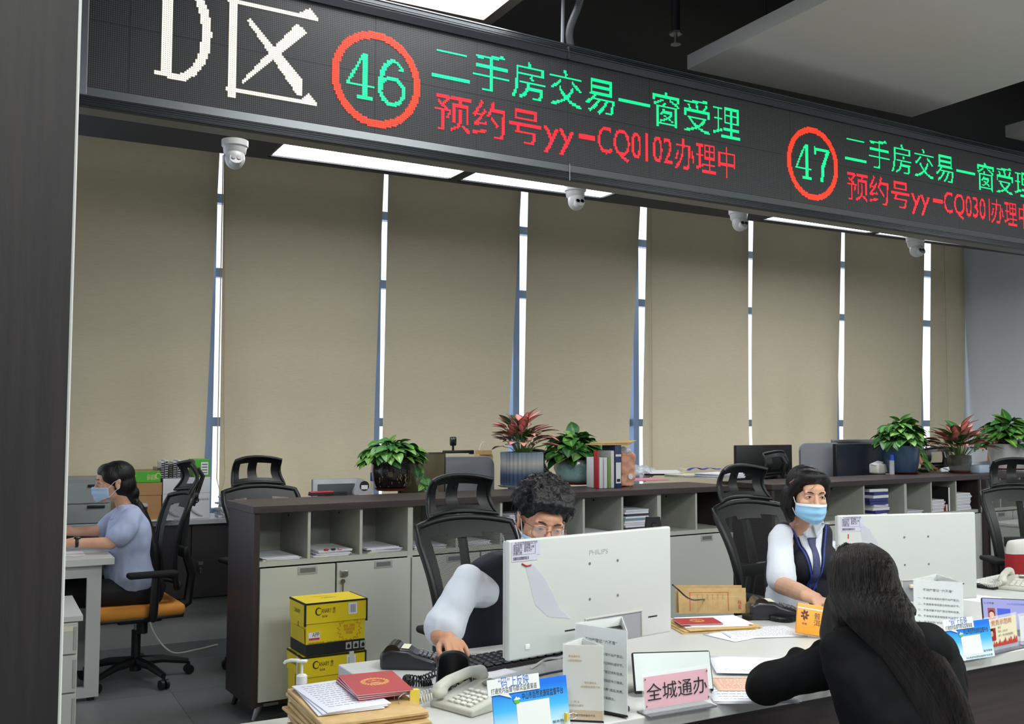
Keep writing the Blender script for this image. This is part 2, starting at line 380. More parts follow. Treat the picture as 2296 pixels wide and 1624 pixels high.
for (x0, x1, lb) in ((3.565, 5.45, 'large off-white hanging ceiling board above the sign'), (6.42, 8.3, 'corner of an off-white ceiling board at the right picture edge')):
    t = thing('ceiling_board', lb, 'ceiling panel', ((x0+x1)/2, 3.05, 3.6), group='off-white hanging ceiling boards')
    h = (x1-x0)/2; B().box((-h, -1.45, 0), (h, 1.45, .085), .003).o('board', 'cloud_panel', t)
    for sx in (-.8, .8):
        for sy in (-1, 1): B().cyl((sx*h, sy, .085), (sx*h, sy, .8), .005).o('hanging_rod', 'dark_metal', t)
t = thing('air_grille', 'black louvred air grille just above the sign, under the ceiling board', 'vent', (5.0, 4.95, 3.502))
g = B().box((-.95, -.2, .05), (.95, -.185, .14)).box((-.95, .185, .05), (.95, .2, .14)).box((-.95, -.2, 0), (.95, .2, .05)); g.o('grille_frame', 'ceiling_black', t, smooth=False)
g = B()
for k in range(24): x = -.9+k*.078; g.box((x-.004, -.185, .05), (x+.004, .185, .13))
g.o('louvre', 'dark_metal', t, smooth=False)
P = at(1515, 92, y=5.2)
t = thing('sprinkler', 'small chrome fire sprinkler hanging from the black ceiling', 'sprinkler', P)
B().cyl((0, 0, .06), (0, 0, 4.4-P.z), .03).o('drop_pipe', 'ceiling_black', t)
B().cyl((0, 0, .045), (0, 0, .06), .045, n=6).cyl((0, 0, -.02), (0, 0, .05), .012).cyl((0, 0, -.025), (0, 0, -.02), .035).o('sprinkler_head', 'steel', t)
# security cameras under the box
mat('camera_white', (214, 214, 212), .35)
for (px, ptop, lb) in ((527, 316, 'white dome security camera nearest the pillar, beside the lit panel'), (1290, 418, 'white dome security camera in front of the second lit ceiling panel'),
                 (1656, 470, 'white dome security camera left of the narrow lit panel'), (2052, 533, 'white dome security camera at the far right under the sign')):
    P = at(px, ptop, y=4.74)
    t = thing('security_camera', lb, 'security camera', P, R(-10), 'dome cameras under the display sign')
    B().box((-.02, -.02, 0), (.02, .02, 3.2-P.z)).o('bracket', 'black_plastic', t, smooth=False)
    B().lathe([(0, 0), (.062, 0), (.062, -.028), (.055, -.034), (.052, -.06), (.04, -.075), (0, -.08)], 28).o('camera_base', 'camera_white', t)
    hd = B().ell((0, -.012, -.088), (.047, .047, .052), n=24).o('camera_ball', 'camera_white', t)
    fm = TR(.004, -.054, -.1, R(65), 0, R(4))
    B().at(fm).cyl((0, 0, -.02), (0, 0, .006), .032, .029, 24).o('face_plate', 'camera_white', t)
    for x in (-.0125, .0135): B().at(fm).cyl((x, .002, .004), (x, .002, .01), .0105, n=16).o('lens', 'black_gloss', t)
# ---------------------------------------------------------------- LED display sign
PIT, SD = .0078, 3.8
sign = thing('display_sign', 'long black LED sign with red and green lettering hanging above the counter', 'LED sign', (0, 0, 0), R(2.65))
def led_mat():
    m = mat('led_face', (20, 20, 22), .55); nt = m.node_tree; b = nt.nodes['Principled BSDF']; L = nt.links.new
    tc = nt.nodes.new('ShaderNodeTexCoord'); s = nt.nodes.new('ShaderNodeSeparateXYZ'); L(tc.outputs['Object'], s.inputs[0])
    def fr(o, p, off=0): return math_chain(nt, 'FRACT', math_chain(nt, 'ADD', math_chain(nt, 'DIVIDE', o, p), off))
    def d2(f): return math_chain(nt, 'POWER', math_chain(nt, 'ABSOLUTE', math_chain(nt, 'SUBTRACT', f, .5)), 2)
    dot = math_chain(nt, 'LESS_THAN', math_chain(nt, 'ADD', d2(fr(s.outputs['X'], PIT)), d2(fr(s.outputs['Z'], PIT))), .1)
    sx = math_chain(nt, 'GREATER_THAN', fr(s.outputs['X'], .4868, -.627/.4868), .006); sz = math_chain(nt, 'GREATER_THAN', fr(s.outputs['Z'], .25, -3.0065/.25), .012)
    k = math_chain(nt, 'MULTIPLY', dot, math_chain(nt, 'MULTIPLY', sx, sz))
    mx = nt.nodes.new('ShaderNodeMix'); mx.data_type = 'RGBA'; mx.inputs[6].default_value = lin((26, 26, 29))+(1,); mx.inputs[7].default_value = lin((84, 87, 90))+(1,)
    L(k, mx.inputs[0]); L(mx.outputs[2], b.inputs['Base Color']); return m
SX0, SX1, Z0, Z1 = .487, 8.1, 2.757, 3.2565
B().box((SX0, SD, Z0), (SX1, SD+.02, Z1)).o('screen', led_mat(), sign, smooth=False)
mat('sign_metal', (58, 61, 66), .34, .7); mat('sign_silver', (118, 124, 126), .55, .6); mat('sign_line', (104, 110, 114), .3, .8); mat('sign_dark', (40, 41, 45), .45, .3)
def extr(prof, x0=SX0-.028, x1=SX1):
    b = B(); M = MX(((0, 0, 1, x0), (1, 0, 0, 0), (0, 1, 0, 0), (0, 0, 0, 1))); return b.prism(prof, x1-x0, M)
extr([(SD-.012, Z1), (SD-.02, Z1+.03), (SD-.012, Z1+.06), (SD+.012, Z1+.086), (SD+.1, Z1+.086), (SD+.1, Z1)]).o('frame_top', 'sign_metal', sign, smooth=False)
for k in range(4): extr([(SD-.0205+k*.005+.001, Z1+.034+k*.012), (SD-.0235+k*.0055, Z1+.037+k*.012), (SD-.0205+k*.005+.001, Z1+.04+k*.012), (SD, Z1+.037+k*.012)]).o('frame_ridge', 'sign_line', sign, smooth=False)
extr([(SD-.004, Z0), (SD-.022, Z0-.036), (SD, Z0-.036), (SD+.01, Z0)]).o('frame_strip', 'sign_silver', sign, smooth=False)
extr([(SD-.021, Z0-.0365), (SD-.024, Z0-.072), (SD+.1, Z0-.072), (SD+.1, Z0-.0365)]).o('frame_bottom', 'sign_metal', sign, smooth=False)
for k in range(4): z = Z0-.043-k*.0085; extr([(SD-.02, z+.0015), (SD-.0258, z), (SD-.02, z-.0015), (SD, z)]).o('frame_ridge', 'sign_line', sign, smooth=False)
extr([(SD-.018, Z0-.0725), (SD-.006, Z0-.078), (SD+.085, Z0-.076), (SD+.1, Z0-.0725)]).o('frame_lip', mat('sign_lip', (96, 94, 88), .4, .6), sign, smooth=False)
B().box((SX0-.03, SD-.02, Z0-.07), (SX0, SD+.098, Z1+.06), .004).o('frame_side', mat('sign_side', (120, 124, 130), .35, .7), sign, smooth=False)
B().box((SX0, SD+.021, Z0-.03), (SX1, SD+.095, Z1+.02)).o('housing', 'sign_dark', sign, smooth=False)
B().box((2.566, SD-.026, Z0-.078), (2.571, SD-.019, Z0)).o('joint_line', 'sign_line', sign, smooth=False); B().box((2.566, SD-.023, Z1), (2.571, SD-.012, Z1+.06)).o('joint_line', 'sign_line', sign, smooth=False)
hx = 2.585
B().tube([(hx, SD+.06, Z1+.08), (hx+.02, SD+.06, 4.4)], .009).o('hanging_cable', mat('cable_grey', (110, 112, 118), .5), sign)
pts = [V((hx+.05, SD+.06, Z1+.08)), V((hx+.07, SD+.1, Z1+.2)), V((hx+.14, SD+.12, Z1+.36)), V((hx+.21, SD+.14, Z1+.6)), V((hx+.23, SD+.15, 4.4))]
def spl(pts, n):
    o = []; P = [V(p) for p in pts]; P = [P[0]*2-P[1]]+P+[P[-1]*2-P[-2]]
    for i in range(1, len(P)-2):
        for k in range(n):
            t = k/n; a, b, c, d = P[i-1:i+3]
            o.append(.5*((2*b)+(c-a)*t+(2*a-5*b+4*c-d)*t*t+(3*b-a-3*c+d)*t**3))
    return o+[P[-2]]
cp = spl(pts, 40); B().tube(cp, [.016+.0035*(i % 2) for i in range(len(cp))], 10).o('conduit', mat('conduit_grey', (118, 120, 124), .4, .5), sign)
def raster(tris):
    s = set()
    for a, b, c in tris:
        x0, x1 = floor(min(a[0], b[0], c[0])/PIT), ceil(max(a[0], b[0], c[0])/PIT); y0, y1 = floor(min(a[1], b[1], c[1])/PIT), ceil(max(a[1], b[1], c[1])/PIT)
        d = (b[1]-c[1])*(a[0]-c[0])+(c[0]-b[0])*(a[1]-c[1])
        if abs(d) < 1e-12: continue
        for i in range(x0, x1+1):
            for j in range(y0, y1+1):
                px, py = (i+.5)*PIT, (j+.5)*PIT
                u = ((b[1]-c[1])*(px-c[0])+(c[0]-b[0])*(py-c[1]))/d; v = ((c[1]-a[1])*(px-c[0])+(a[0]-c[0])*(py-c[1]))/d
                if u >= -.02 and v >= -.02 and u+v <= 1.02: s.add((i, j))
    return s
def dots(s, m, name):
    b = B(); r = PIT*.5
    for i, j in s:
        x, z = (i+.5)*PIT, (j+.5)*PIT
        b.bm.faces.new([b.bm.verts.new((x+r*cx, SD-.002, z+r*cz)) for cx, cz in ((.5, -.96), (.96, -.5), (.96, .5), (.5, .96), (-.5, .96), (-.96, .5), (-.96, -.5), (-.5, -.96))])
    return b.o(name, m, sign, smooth=False)
def txt_tris(body, x0, x1, z0, z1, bold=0):
    me = text_mesh(body, 1, 'LEFT', bold); me.calc_loop_triangles(); P = [v.co for v in me.vertices]
    ax, bx = min(p.x for p in P), max(p.x for p in P); ay, by = min(p.y for p in P), max(p.y for p in P)
    f = lambda p: (x0+(p.x-ax)/(bx-ax)*(x1-x0), z0+(p.y-ay)/(by-ay)*(z1-z0))
    r = [tuple(f(P[k]) for k in t.vertices) for t in me.loop_triangles]; bpy.data.meshes.remove(me); return r
def poly_tris(pts): return [(pts[0], pts[i], pts[i+1]) for i in range(1, len(pts)-1)]
def stroke(pts, wd):
    r = []
    for (a, b) in zip(pts, pts[1:]):
        dx, dy = b[0]-a[0], b[1]-a[1]; l = hypot(dx, dy) or 1; nx, ny = -dy/l*wd/2, dx/l*wd/2
        q = [(a[0]+nx, a[1]+ny), (b[0]+nx, b[1]+ny), (b[0]-nx, b[1]-ny), (a[0]-nx, a[1]-ny)]; r += poly_tris(q)
    return r
def arc(cx, cy, rx, ry, a0, a1, n=40): return [(cx+rx*cos(R(a0+(a1-a0)*k/n)), cy+ry*sin(R(a0+(a1-a0)*k/n))) for k in range(n+1)]
mat('led_red', (255, 28, 44), .5, emit=1.25); mat('led_ring', (255, 52, 26), .5, emit=1.3); mat('led_green', (4, 240, 140), .5, emit=1.12); mat('led_cream', (255, 244, 212), .5, emit=1.2)
W = PIT
big = poly_tris([(.742, 2.85), (.782, 2.85), (.782, 3.225), (.742, 3.225)])+poly_tris([(.717, 2.846), (.83, 2.84), (.83, 2.862), (.717, 2.862)])+poly_tris([(.717, 3.215), (.83, 3.215), (.83, 3.232), (.717, 3.232)])
O, I = arc(.8, 3.036, .124, .196, -85, 85, 30), arc(.8, 3.036, .088, .172, -85, 85, 30)
for k in range(30): big += poly_tris([O[k], O[k+1], I[k+1], I[k]])
big += poly_tris([(.992, 2.815), (1.02, 2.815), (1.02, 3.24), (.992, 3.24)])+stroke([(.985, 3.192), (1.345, 3.192)], W*2.2)+poly_tris([(1.27, 3.198), (1.315, 3.228), (1.35, 3.186)])
big += stroke([(.985, 2.838), (1.345, 2.838)], W*2.2)+poly_tris([(1.275, 2.842), (1.315, 2.874), (1.352, 2.834)])
big += poly_tris([(1.062, 3.122), (1.078, 3.13), (1.285, 2.93), (1.285, 2.868), (1.262, 2.868), (1.2, 2.98)])+poly_tris([(1.048, 2.885), (1.052, 2.87), (1.3, 3.12), (1.262, 3.146), (1.25, 3.14), (1.2, 3.04)])
dots(raster(big), 'led_cream', 'zone_lettering')
dg = {'4': stroke([(.072, .185), (.004, .058)], .011)+stroke([(.084, .19), (.084, .004)], .024)+stroke([(0, .056), (.12, .056)], .012)+stroke([(.05, .005), (.118, .005)], .012),
      '6': [], '7': stroke([(.008, .182), (.118, .182)], .015)+stroke([(.01, .186), (.01, .15)], .013)+stroke([(.114, .18), (.072, .085), (.062, .0)], .022)}
o6 = arc(.062, .055, .054, .056, 0, 360); dg['6'] = stroke(o6, .016)+stroke(arc(.078, .07, .07, .118, 95, 190), .02)+stroke(arc(.07, .15, .035, .034, 10, 100), .012)+stroke([(.1, .16), (.106, .145)], .02)
for n, (cx, num, code) in enumerate(((1.609, '46', 'CQ0102'), (4.209, '47', 'CQ0301'))):
    O, I = arc(cx, 2.987, .2, .203, 0, 360, 72), arc(cx, 2.987, .17, .173, 0, 360, 72); q = []
    for k in range(72): q += poly_tris([O[k], O[k+1], I[k+1], I[k]])
    dots(raster(q), 'led_ring', 'number_ring'); q = []
    for j, ch in enumerate(num): q += [tuple((p[0]+cx-.134+j*.142, p[1]+2.895) for p in t) for t in dg[ch]]
    gx0 = cx+.262
    if n < 2:
        q += txt_tris('二手房交易一窗受理', gx0, gx0+1.795, 3.03, 3.206, -.004)
        dots(raster(q), 'led_green', 'green_lettering')
        t = txt_tris('预约号', gx0+.012, gx0+.55, 2.822, 2.985, -.002)+txt_tris('yy', gx0+.57, gx0+.74, 2.805, 2.92)+stroke([(gx0+.77, 2.905), (gx0+.86, 2.905)], W*2.4)
        t += txt_tris(code, gx0+.875, gx0+1.335, 2.818, 2.975, -.002)+txt_tris('办理中', gx0+1.35, gx0+1.755, 2.828, 2.99, -.004)
        dots(raster(t), 'led_red', 'red_lettering')
# ================================================================ furniture
def rotplane(px, py, o, ang, dy=0):
    """local (x, z) on the vertical plane y=dy of a frame at o turned by ang"""
    d = CF + CR*((px-1148)/FPX) - CU*((py-812)/FPX); n = V((-sin(ang), cos(ang), 0)); e = V((cos(ang), sin(ang), 0))
    t = (V(o).dot(n)+dy-0)/d.dot(n); p = d*t
    return (p-V((o[0], o[1], 0))).dot(e), p.z+EYE
# ---------------------------------------------------------------- file cabinets behind the counter
mat('lock_metal', (176, 172, 160), .3, .8); mat('brass_key', (150, 136, 96), .35, .8); mat('hole_dark', (28, 28, 28), .8)
def cabinet_unit(x0, x1, ncub, name, label, P, depth=.45, left_end=False, right_end=False, lock=True, htop=1.075):
    """cabinet with open pigeonholes over two doors; local x along the front, y to the back"""
    o, ang = P; c = thing(name, label, 'cabinet', (o[0]+x0*cos(ang), o[1]+x0*sin(ang), 0), ang, 'pigeonhole file cabinets behind the counter')
    w = x1-x0; t = .016
    b = B().box((.004, depth-.012, .1), (w-.004, depth, htop)).box((.004, 0.002, .795), (w-.004, depth-.013, .822)).box((.004, 0.02, .1), (w-.004, depth-.013, .118))
    b.o('carcass', 'grey_laminate', c, smooth=False)
    for s, e in ((0, left_end), (1, right_end)):
        a = (0 if s == 0 else w-(.03 if e else t)); B().box((a, -.004 if e else 0, .075 if e else .1), (a+(.03 if e else t), depth, htop)).o('end_panel' if e else 'side_panel', 'dark_wood_v' if e else 'grey_laminate', c, smooth=False)
    for k in range(1, ncub):
        x = w*k/ncub; B().box((x-.008, .001, .8222), (x+.008, depth-.013, htop)).o('divider', 'grey_laminate', c, smooth=False)
    for k in range(ncub):
        x = w*(k+1)/ncub-.0085; h = B()
        if k < ncub-1: h.cyl((x, .3, 1.03), (x-.002, .3, 1.03), .007, n=10).o('shelf_hole', 'hole_dark', c)
    nd = 2 if ncub > 2 else 1
    B().box((.004, .002, .078), (w-.004, .012, .1)).o('plinth', 'dark_wood', c, smooth=False)
    for k in range(nd):
        a, q = w*k/nd+.005+(.027 if left_end and k == 0 else 0), w*(k+1)/nd-.005
        d = B().box((a, -.016, .104), (q, .001, .788), .0015).o('door', 'door_white', c, smooth=False)
        hx = a+(q-a)*.62
        B().box((hx-.055, -.019, .742), (hx+.055, -.0155, .785), .002).o('door_handle', 'grey_plastic', d)
        B().box((hx-.043, -.0195, .752), (hx+.043, -.0185, .776)).o('handle_recess', 'mid_grey', d, smooth=False)
        if k == 1 and lock:
            B().box((a+.018, -.032, .715), (a+.06, -.016, .75), .004).cyl((a+.039, -.036, .732), (a+.039, -.03, .732), .012).o('lock', 'lock_metal', d)
            kb = B().cyl((a+.03, -.03, .69), (a+.03, -.026, .69), .013, n=12).box((a+.027, -.03, .63), (a+.033, -.026, .68)); kb.o('key', 'brass_key', d)
    for (lx, ly) in ((.06, .05), (w-.06, .05), (.06, depth-.05), (w-.06, depth-.05)):
        s = -1 if lx < w/2 else 1
        B().cyl((lx+s*.03, ly, 0), (lx, ly, .075), .012, .022, 12).o('leg', 'steel' if ly < .1 else 'black_plastic', c)
    return c
CB = ((1.29, 5.235), R(4)); CD = [rotplane(x, 1180, CB[0], CB[1])[0] for x in (920, 1218, 1478, 1634)]
CD = [0.0, CD[0], CD[1], CD[2], CD[3]+.03]
cl = ['file cabinet at the left end, behind the yellow boxes', 'file cabinet behind the mesh chair of the man with glasses', 'file cabinet behind the big white monitor, holding the small black camera view',
      'right end unit of the long file cabinet row, beside the headrest']
CAB = [cabinet_unit(CD[i], CD[i+1], (3, 3, 3, 2)[i], 'file_cabinet', cl[i], CB, left_end=(i == 0), right_end=(i == 3)) for i in range(4)]
B().box((.06, -.018, .082), (.14, -.0045, .097)).o('maker_plate', 'steel', CAB[0], smooth=False)
ct = thing('cabinet_top', 'long dark brown wood top on the left row of file cabinets', 'worktop', (CB[0][0], CB[0][1], 1.076), CB[1])
B().box((-.012, -.02, 0), (CD[4]+.012, .47, .038), .002).o('board', 'dark_wood', ct, smooth=False)
CB2 = ((5.02, 5.42), R(5)); D2 = [rotplane(x, 1100, CB2[0], CB2[1])[0] for x in (2030, 2197)]
D2 = [0, D2[0], D2[1], D2[1]+.93]
cl2 = ['file cabinet behind the woman in the dark vest', 'file cabinet behind the right white monitor, holding stacked paper', 'file cabinet at the far right behind the dark upright panel']
CAB2 = [cabinet_unit(D2[i], D2[i+1], (3, 3, 3)[i], 'file_cabinet', cl2[i], CB2, left_end=(i == 0), right_end=(i == 1), lock=False) for i in range(3)]
ct2 = thing('cabinet_top', 'dark brown wood top on the right row of file cabinets', 'worktop', (CB2[0][0], CB2[0][1], 1.076), CB2[1])
B().box((-.012, -.02, 0), (D2[2]+.002, .47, .038), .002).o('board', 'dark_wood', ct2, smooth=False)
ct3 = thing('cabinet_top', 'dark wood cabinet top at the far right, under the white plant pot', 'worktop', (CB2[0][0]+D2[2]*cos(CB2[1]), CB2[0][1]+D2[2]*sin(CB2[1]), 1.076), CB2[1])
B().box((.006, -.02, 0), (.96, .47, .038), .002).o('board', 'dark_wood', ct3, smooth=False)
up = thing('side_panel_board', 'dark brown upright panel between the two right file cabinets', 'panel', (CB2[0][0]+D2[2]*cos(CB2[1])-.06*sin(-CB2[1]), CB2[0][1]+D2[2]*sin(CB2[1])-.06, 0), CB2[1])
B().box((-.016, -.01, 0), (.016, .035, 1.0755)).o('board', 'dark_wood_v', up, smooth=False)
lc = thing('low_cabinet', 'low white cabinet behind the telephone, below the red and white pillow', 'cabinet', (CB2[0][0]+D2[2]*cos(CB2[1])+.05, CB2[0][1]+D2[2]*sin(CB2[1])-.5, 0), CB2[1])
B().box((0, 0, .04), (.6, .42, .7)).o('carcass', 'door_white', lc, smooth=False); B().box((-.01, -.01, .7), (.61, .425, .72), .002).o('top', 'white_laminate', lc, smooth=False)
B().box((.005, -.014, .05), (.595, -.001, .69)).o('door', 'door_white', lc, smooth=False)
for lx in (.05, .55):
    for ly in (.05, .37): B().box((lx-.02, ly-.02, 0), (lx+.02, ly+.02, .04)).o('foot', 'black_plastic', lc, smooth=False)
# ---------------------------------------------------------------- service counter
TZ = .75
ANG = R(1.2)
sc = thing('service_counter', 'long service counter with white top and dark wood front', 'counter', (1.105, 2.27, 0), ANG)
CL = 5.6
B().box((0, 0, TZ-.04), (CL, .965, TZ), .003).o('top', 'white_laminate', sc, smooth=False)
B().box((.015, .06, .02), (CL, .085, TZ-.041)).o('front_panel', 'counter_wood', sc, smooth=False)
for x in (.015, 1.36, 2.8, 4.2): B().box((x, .086, .02), (x+.028, .93, TZ-.041)).o('side_panel', 'counter_wood', sc, smooth=False)
def ctop(px, py, dz=0): return at(px, py, z=TZ+dz)
# side cabinet with folders at the counter's left end
s2 = thing('side_cabinet', 'low pale side cabinet at the left end of the counter, under the envelopes', 'cabinet', (.72, 2.28, 0))
B().box((0, 0, .05), (.36, .86, .6)).o('carcass', 'door_white', s2, smooth=False); B().box((-.012, -.01, .6), (.365, .875, .625), .002).o('top', 'grey_laminate', s2, smooth=False)
B().box((-.014, .01, .06), (-.001, .85, .595)).o('side_board', 'door_white', s2, smooth=False)
for q in ((.02, .03), (.3, .03), (.02, .8), (.3, .8)): B().box((q[0], q[1], 0), (q[0]+.04, q[1]+.04, .05)).o('foot', 'black_plastic', s2, smooth=False)
# ---------------------------------------------------------------- left desk, pedestal, window counter
ld = thing('white_desk', 'white desk with metal frame legs where the woman in light blue works', 'desk', (.705, 6.02, 0))
B().box((-1.6, 0, .752), (0, .8, .79), .002).o('top', 'white_laminate', ld, smooth=False)
mat('frame_white', (196, 198, 196), .45)
for y in (.05, .72):
    f = B().box((-.135, y, .02), (-.06, y+.04, .75)).box((-1.55, y, .02), (-1.47, y+.04, .75)).box((-1.47, y, .68), (-.135, y+.04, .75)).box((-1.47, y, .02), (-.135, y+.04, .075))
    f.o('leg_frame', 'frame_white', ld, smooth=False)
for y in (.055, .725):
    for x in (-.1, -1.51): B().cyl((x, y+.015, 0), (x, y+.015, .02), .02).o('foot', 'black_plastic', ld)
B().box((-.12, .091, .68), (-.075, .719, .74)).o('crossbar', 'frame_white', ld, smooth=False)
pd = thing('pedestal', 'white drawer pedestal on the floor under the left desk front', 'pedestal', (.09, 5.36, 0))
B().box((0, .015, .04), (.38, .62, .575)).o('carcass', 'frame_white', pd, smooth=False); B().box((-.01, -.005, .575), (.4, .63, .602), .002).o('top', 'white_laminate', pd, smooth=False)
for i, (a, b) in enumerate(((.42, .57), (.235, .412), (.05, .227))):
    d = B().box((.004, -.004, a), (.376, .0148, b), .002).o('drawer', 'door_white', pd, smooth=False)
    B().box((.36, -.008, a+.02), (.374, -.0042, b-.02)).o('drawer_pull', 'grey_plastic', d, smooth=False)
    if i == 0: B().box((.27, -.0055, .53), (.355, -.0042, .555)).o('label_sticker', 'cream', d, smooth=False)
for q in ((.05, .08), (.33, .08), (.05, .55), (.33, .55)): B().cyl((q[0]-.012, q[1], .02), (q[0]+.012, q[1], .02), .02, n=14).o('castor', 'black_plastic', pd)
wc = thing('window_counter', 'dark cabinet with a grey top along the window, behind the woman in light blue', 'cabinet', (-1.4, 7.25, 0))
B().box((0, 0, .83), (3.85, .44, .865), .003).o('top', mat('counter_grey', (176, 178, 180), .45), wc, smooth=False)
B().box((0, .03, .31), (3.85, .249, .829)).o('carcass', 'dark_wood_v', wc, smooth=False)
mat('door_dark', (46, 42, 44), .5)
for i in range(7):
    d = B().box((.005+i*.55, .012, .32), (.545+i*.55, .029, .825), .001).o('door', 'door_dark', wc, smooth=False)
    if i in (4, 5): x = .06+i*.55; B().cyl((x, .011, .56), (x, -.012, .56), .011).box((x-.012, -.014, .548), (x+.02, -.008, .57)).o('lock', 'steel', d); B().cyl((x+.006, -.004, .52), (x+.006, -.001, .52), .009).box((x+.003, -.004, .49), (x+.009, -.001, .515)).o('key', 'brass_key', d)
B().box((0, .1, 0), (3.85, .13, .309)).o('plinth', 'sill_white', wc, smooth=False)
gc = thing('filing_cabinet', 'grey two-drawer filing cabinet on the window counter beside the pillar', 'cabinet', (.1, 7.262, .866))
mat('cab_grey', (142, 148, 146), .5)
B().box((0, .012, 0), (.72, .42, .3), .003).o('carcass', 'cab_grey', gc, smooth=False)
for z0, z1 in ((.005, .13), (.137, .27)):
    d = B().box((.012, 0, z0), (.708, .0118, z1), .001).o('drawer', mat('cab_grey_b', (150, 156, 154), .5), gc, smooth=False)
    B().box((.57, -.008, z1-.028), (.68, -.0005, z1-.008), .002).o('drawer_pull', 'dark_metal', d)
# ---------------------------------------------------------------- mesh office chair
M_NET = mesh_mat('chair_net', (20, 20, 22), .0046, .34); M_NET2 = mesh_mat('head_net', (15, 15, 16), .004, .09)
mat('seat_orange', (214, 142, 52), .8, bump=(300, .1)); mat('seat_black', (22, 22, 25), .85, bump=(300, .1))
def make_chair(label, loc, rz, seat='seat_black', zs=1.0, head=1.0, group='black mesh office chairs', arms=True, tilt=0):
    c = thing('office_chair', label, 'chair', loc, rz, group)
    zb = .46*zs
    for k in range(5):
        a = R(18+72*k); ca, sa = cos(a), sin(a)
        l = B().tube([(.02*ca, .02*sa, .115), (.16*ca, .16*sa, .11), (.31*ca, .31*sa, .078)], [.03, .024, .017], 8).o('base_arm', 'black_plastic', c)
        cc = B(); x, y = .315*ca, .315*sa; tx, ty = -sa, ca
        for s in (-1, 1): cc.cyl((x+s*.006*tx, y+s*.006*ty, .028), (x+s*.024*tx, y+s*.024*ty, .028), .028, n=18)
        cc.cyl((x, y, .04), (x, y, .075), .009).o('castor', 'black_plastic', l)
    B().cyl((0, 0, .06), (0, 0, .135), .034).cyl((0, 0, .1), (0, 0, .3), .027).o('column', 'black_plastic', c)
    B().cyl((0, 0, .3), (0, 0, zb-.09), .014).o('gas_lift', 'steel', c)
    B().box((-.11, -.13, zb-.105), (.11, .13, zb-.055), .015).box((-.05, .1, zb-.1), (.05, .27, zb-.06), .01).cyl((.07, .02, zb-.17), (.07, .02, zb-.1), .03).o('mechanism', 'black_plastic', c)
    st = B().box((-.25, -.27, zb-.055), (.25, .23, zb+.015), .03, 4).o('seat', seat, c)
    B().box((-.235, -.25, zb-.068), (.235, .22, zb-.05), .006).o('seat_pan', 'black_plastic', c)
    def bw(v): return .21+.058*min(1, v*1.15)-.012*max(0, v-.9)/.1
    z0, z1 = zb+.1, zb+.62
    def bp(u, v, off=0):
        w = bw(v); x = (u*2-1)*w; top = .03*(1-(u*2-1)**2) if v > .5 else 0
        return V((x, .235+.02*sin(pi*(1-v)*1.0)*-1.6+.13*v*v*(1+tilt)-.055*(u*2-1)**2+off, z0+(z1-z0)*v+top*max(0, v-.5)*2))
    fr = [bp(u/14, 1) for u in range(15)]+[bp(1, 1-v/14) for v in range(1, 15)]+[bp(1-u/14, 0) for u in range(1, 15)]+[bp(0, v/14) for v in range(1, 14)]
    bf = B().tube(fr, .017, 8, closed=True); 
    bf.grid(lambda u, v: bp(u, .885+.115*v+.0, -.004), 21, 4).grid(lambda u, v: bp(u*.13, v, -.003), 4, 21).grid(lambda u, v: bp(.87+u*.13, v, -.003), 4, 21).grid(lambda u, v: bp(u, .06*v, -.003), 21, 3)
    bf.grid(lambda u, v: bp(.33+.34*u, .85+.06*v, -.004), 8, 3)
    bf.o('back_frame', 'black_plastic', c, angle=60)
    B().grid(lambda u, v: bp(.06+u*.88, .03+v*.9, 0), 24, 28).o('back_mesh', M_NET, c, angle=180)
    sp = B()
    sp.tube([(0, .2, zb-.08), (0, .3, zb-.02), (0, .32, zb+.15), bp(.5, .45, .05), bp(.5, .8, .03), bp(.5, .98, .03)], [.03, .03, .027, .025, .022, .02], 8)
    sp.box(bp(.5, .38, .02)-V((.14, 0, .035)), bp(.5, .38, .05)+V((.14, 0, .035)), .012)
    sp.o('back_support', 'black_plastic', c)
    if arms:
        for s in (-1, 1):
            a = B().tube([(s*.2, .03, zb-.06), (s*.29, .03, zb-.05), (s*.305, .03, zb+.0), (s*.3, .04, zb+.19)], [.02, .024, .026, .024], 8)
            a = a.o('armrest', 'black_plastic', c); B().box((s*.3-.045, -.12, zb+.19), (s*.3+.045, .16, zb+.222), .014, 3).o('arm_pad', 'black_fabric', a)
    if head:
        yb = bp(.5, 1).y; zt = z1+.03
        B().tube([(0, yb+.02, zt-.08), (0, yb+.06, zt+.03), (0, yb+.085, zt+.1), (0, yb+.05, zt+.15)], [.02, .016, .014, .014], 8).box((-.05, yb-.01, zt-.035), (.05, yb+.05, zt+.005), .01).o('head_bracket', 'black_plastic', c)
        def hp(u, v, off=0):
            x = (u*2-1); w = .166-.004*v+.022*(1-v)**3; y = yb+.02-.06*x*x*(1-.2*v)+.05*sin(pi*v*.9)-.02*v+off
            return V((x*w, y, zt+.025+.15*v+(.022*(1-x*x) if v > .6 else 0)*(v-.6)/.4-(.014*x*x*(1-v))))
        fr = [hp(u/12, 1) for u in range(13)]+[hp(1, 1-v/8) for v in range(1, 9)]+[hp(1-u/12, 0) for u in range(1, 13)]+[hp(0, v/8) for v in range(1, 8)]
        hf = B().tube(fr, .011, 8, closed=True)
        hf.grid(lambda u, v: hp(u*.16, v, -.004), 4, 10).grid(lambda u, v: hp(.84+u*.16, v, -.004), 4, 10).grid(lambda u, v: hp(u, .8+.2*v, -.004), 14, 4).grid(lambda u, v: hp(u, .2*v, -.004), 14, 4).grid(lambda u, v: hp(.36+u*.2, v, -.004), 4, 10)
        hf.o('headrest_frame', 'black_plastic', c, angle=60); B().grid(lambda u, v: hp(.05+u*.9, .05+.9*v, .001), 16, 12).o('headrest_mesh', M_NET2, c, angle=180)
    return c
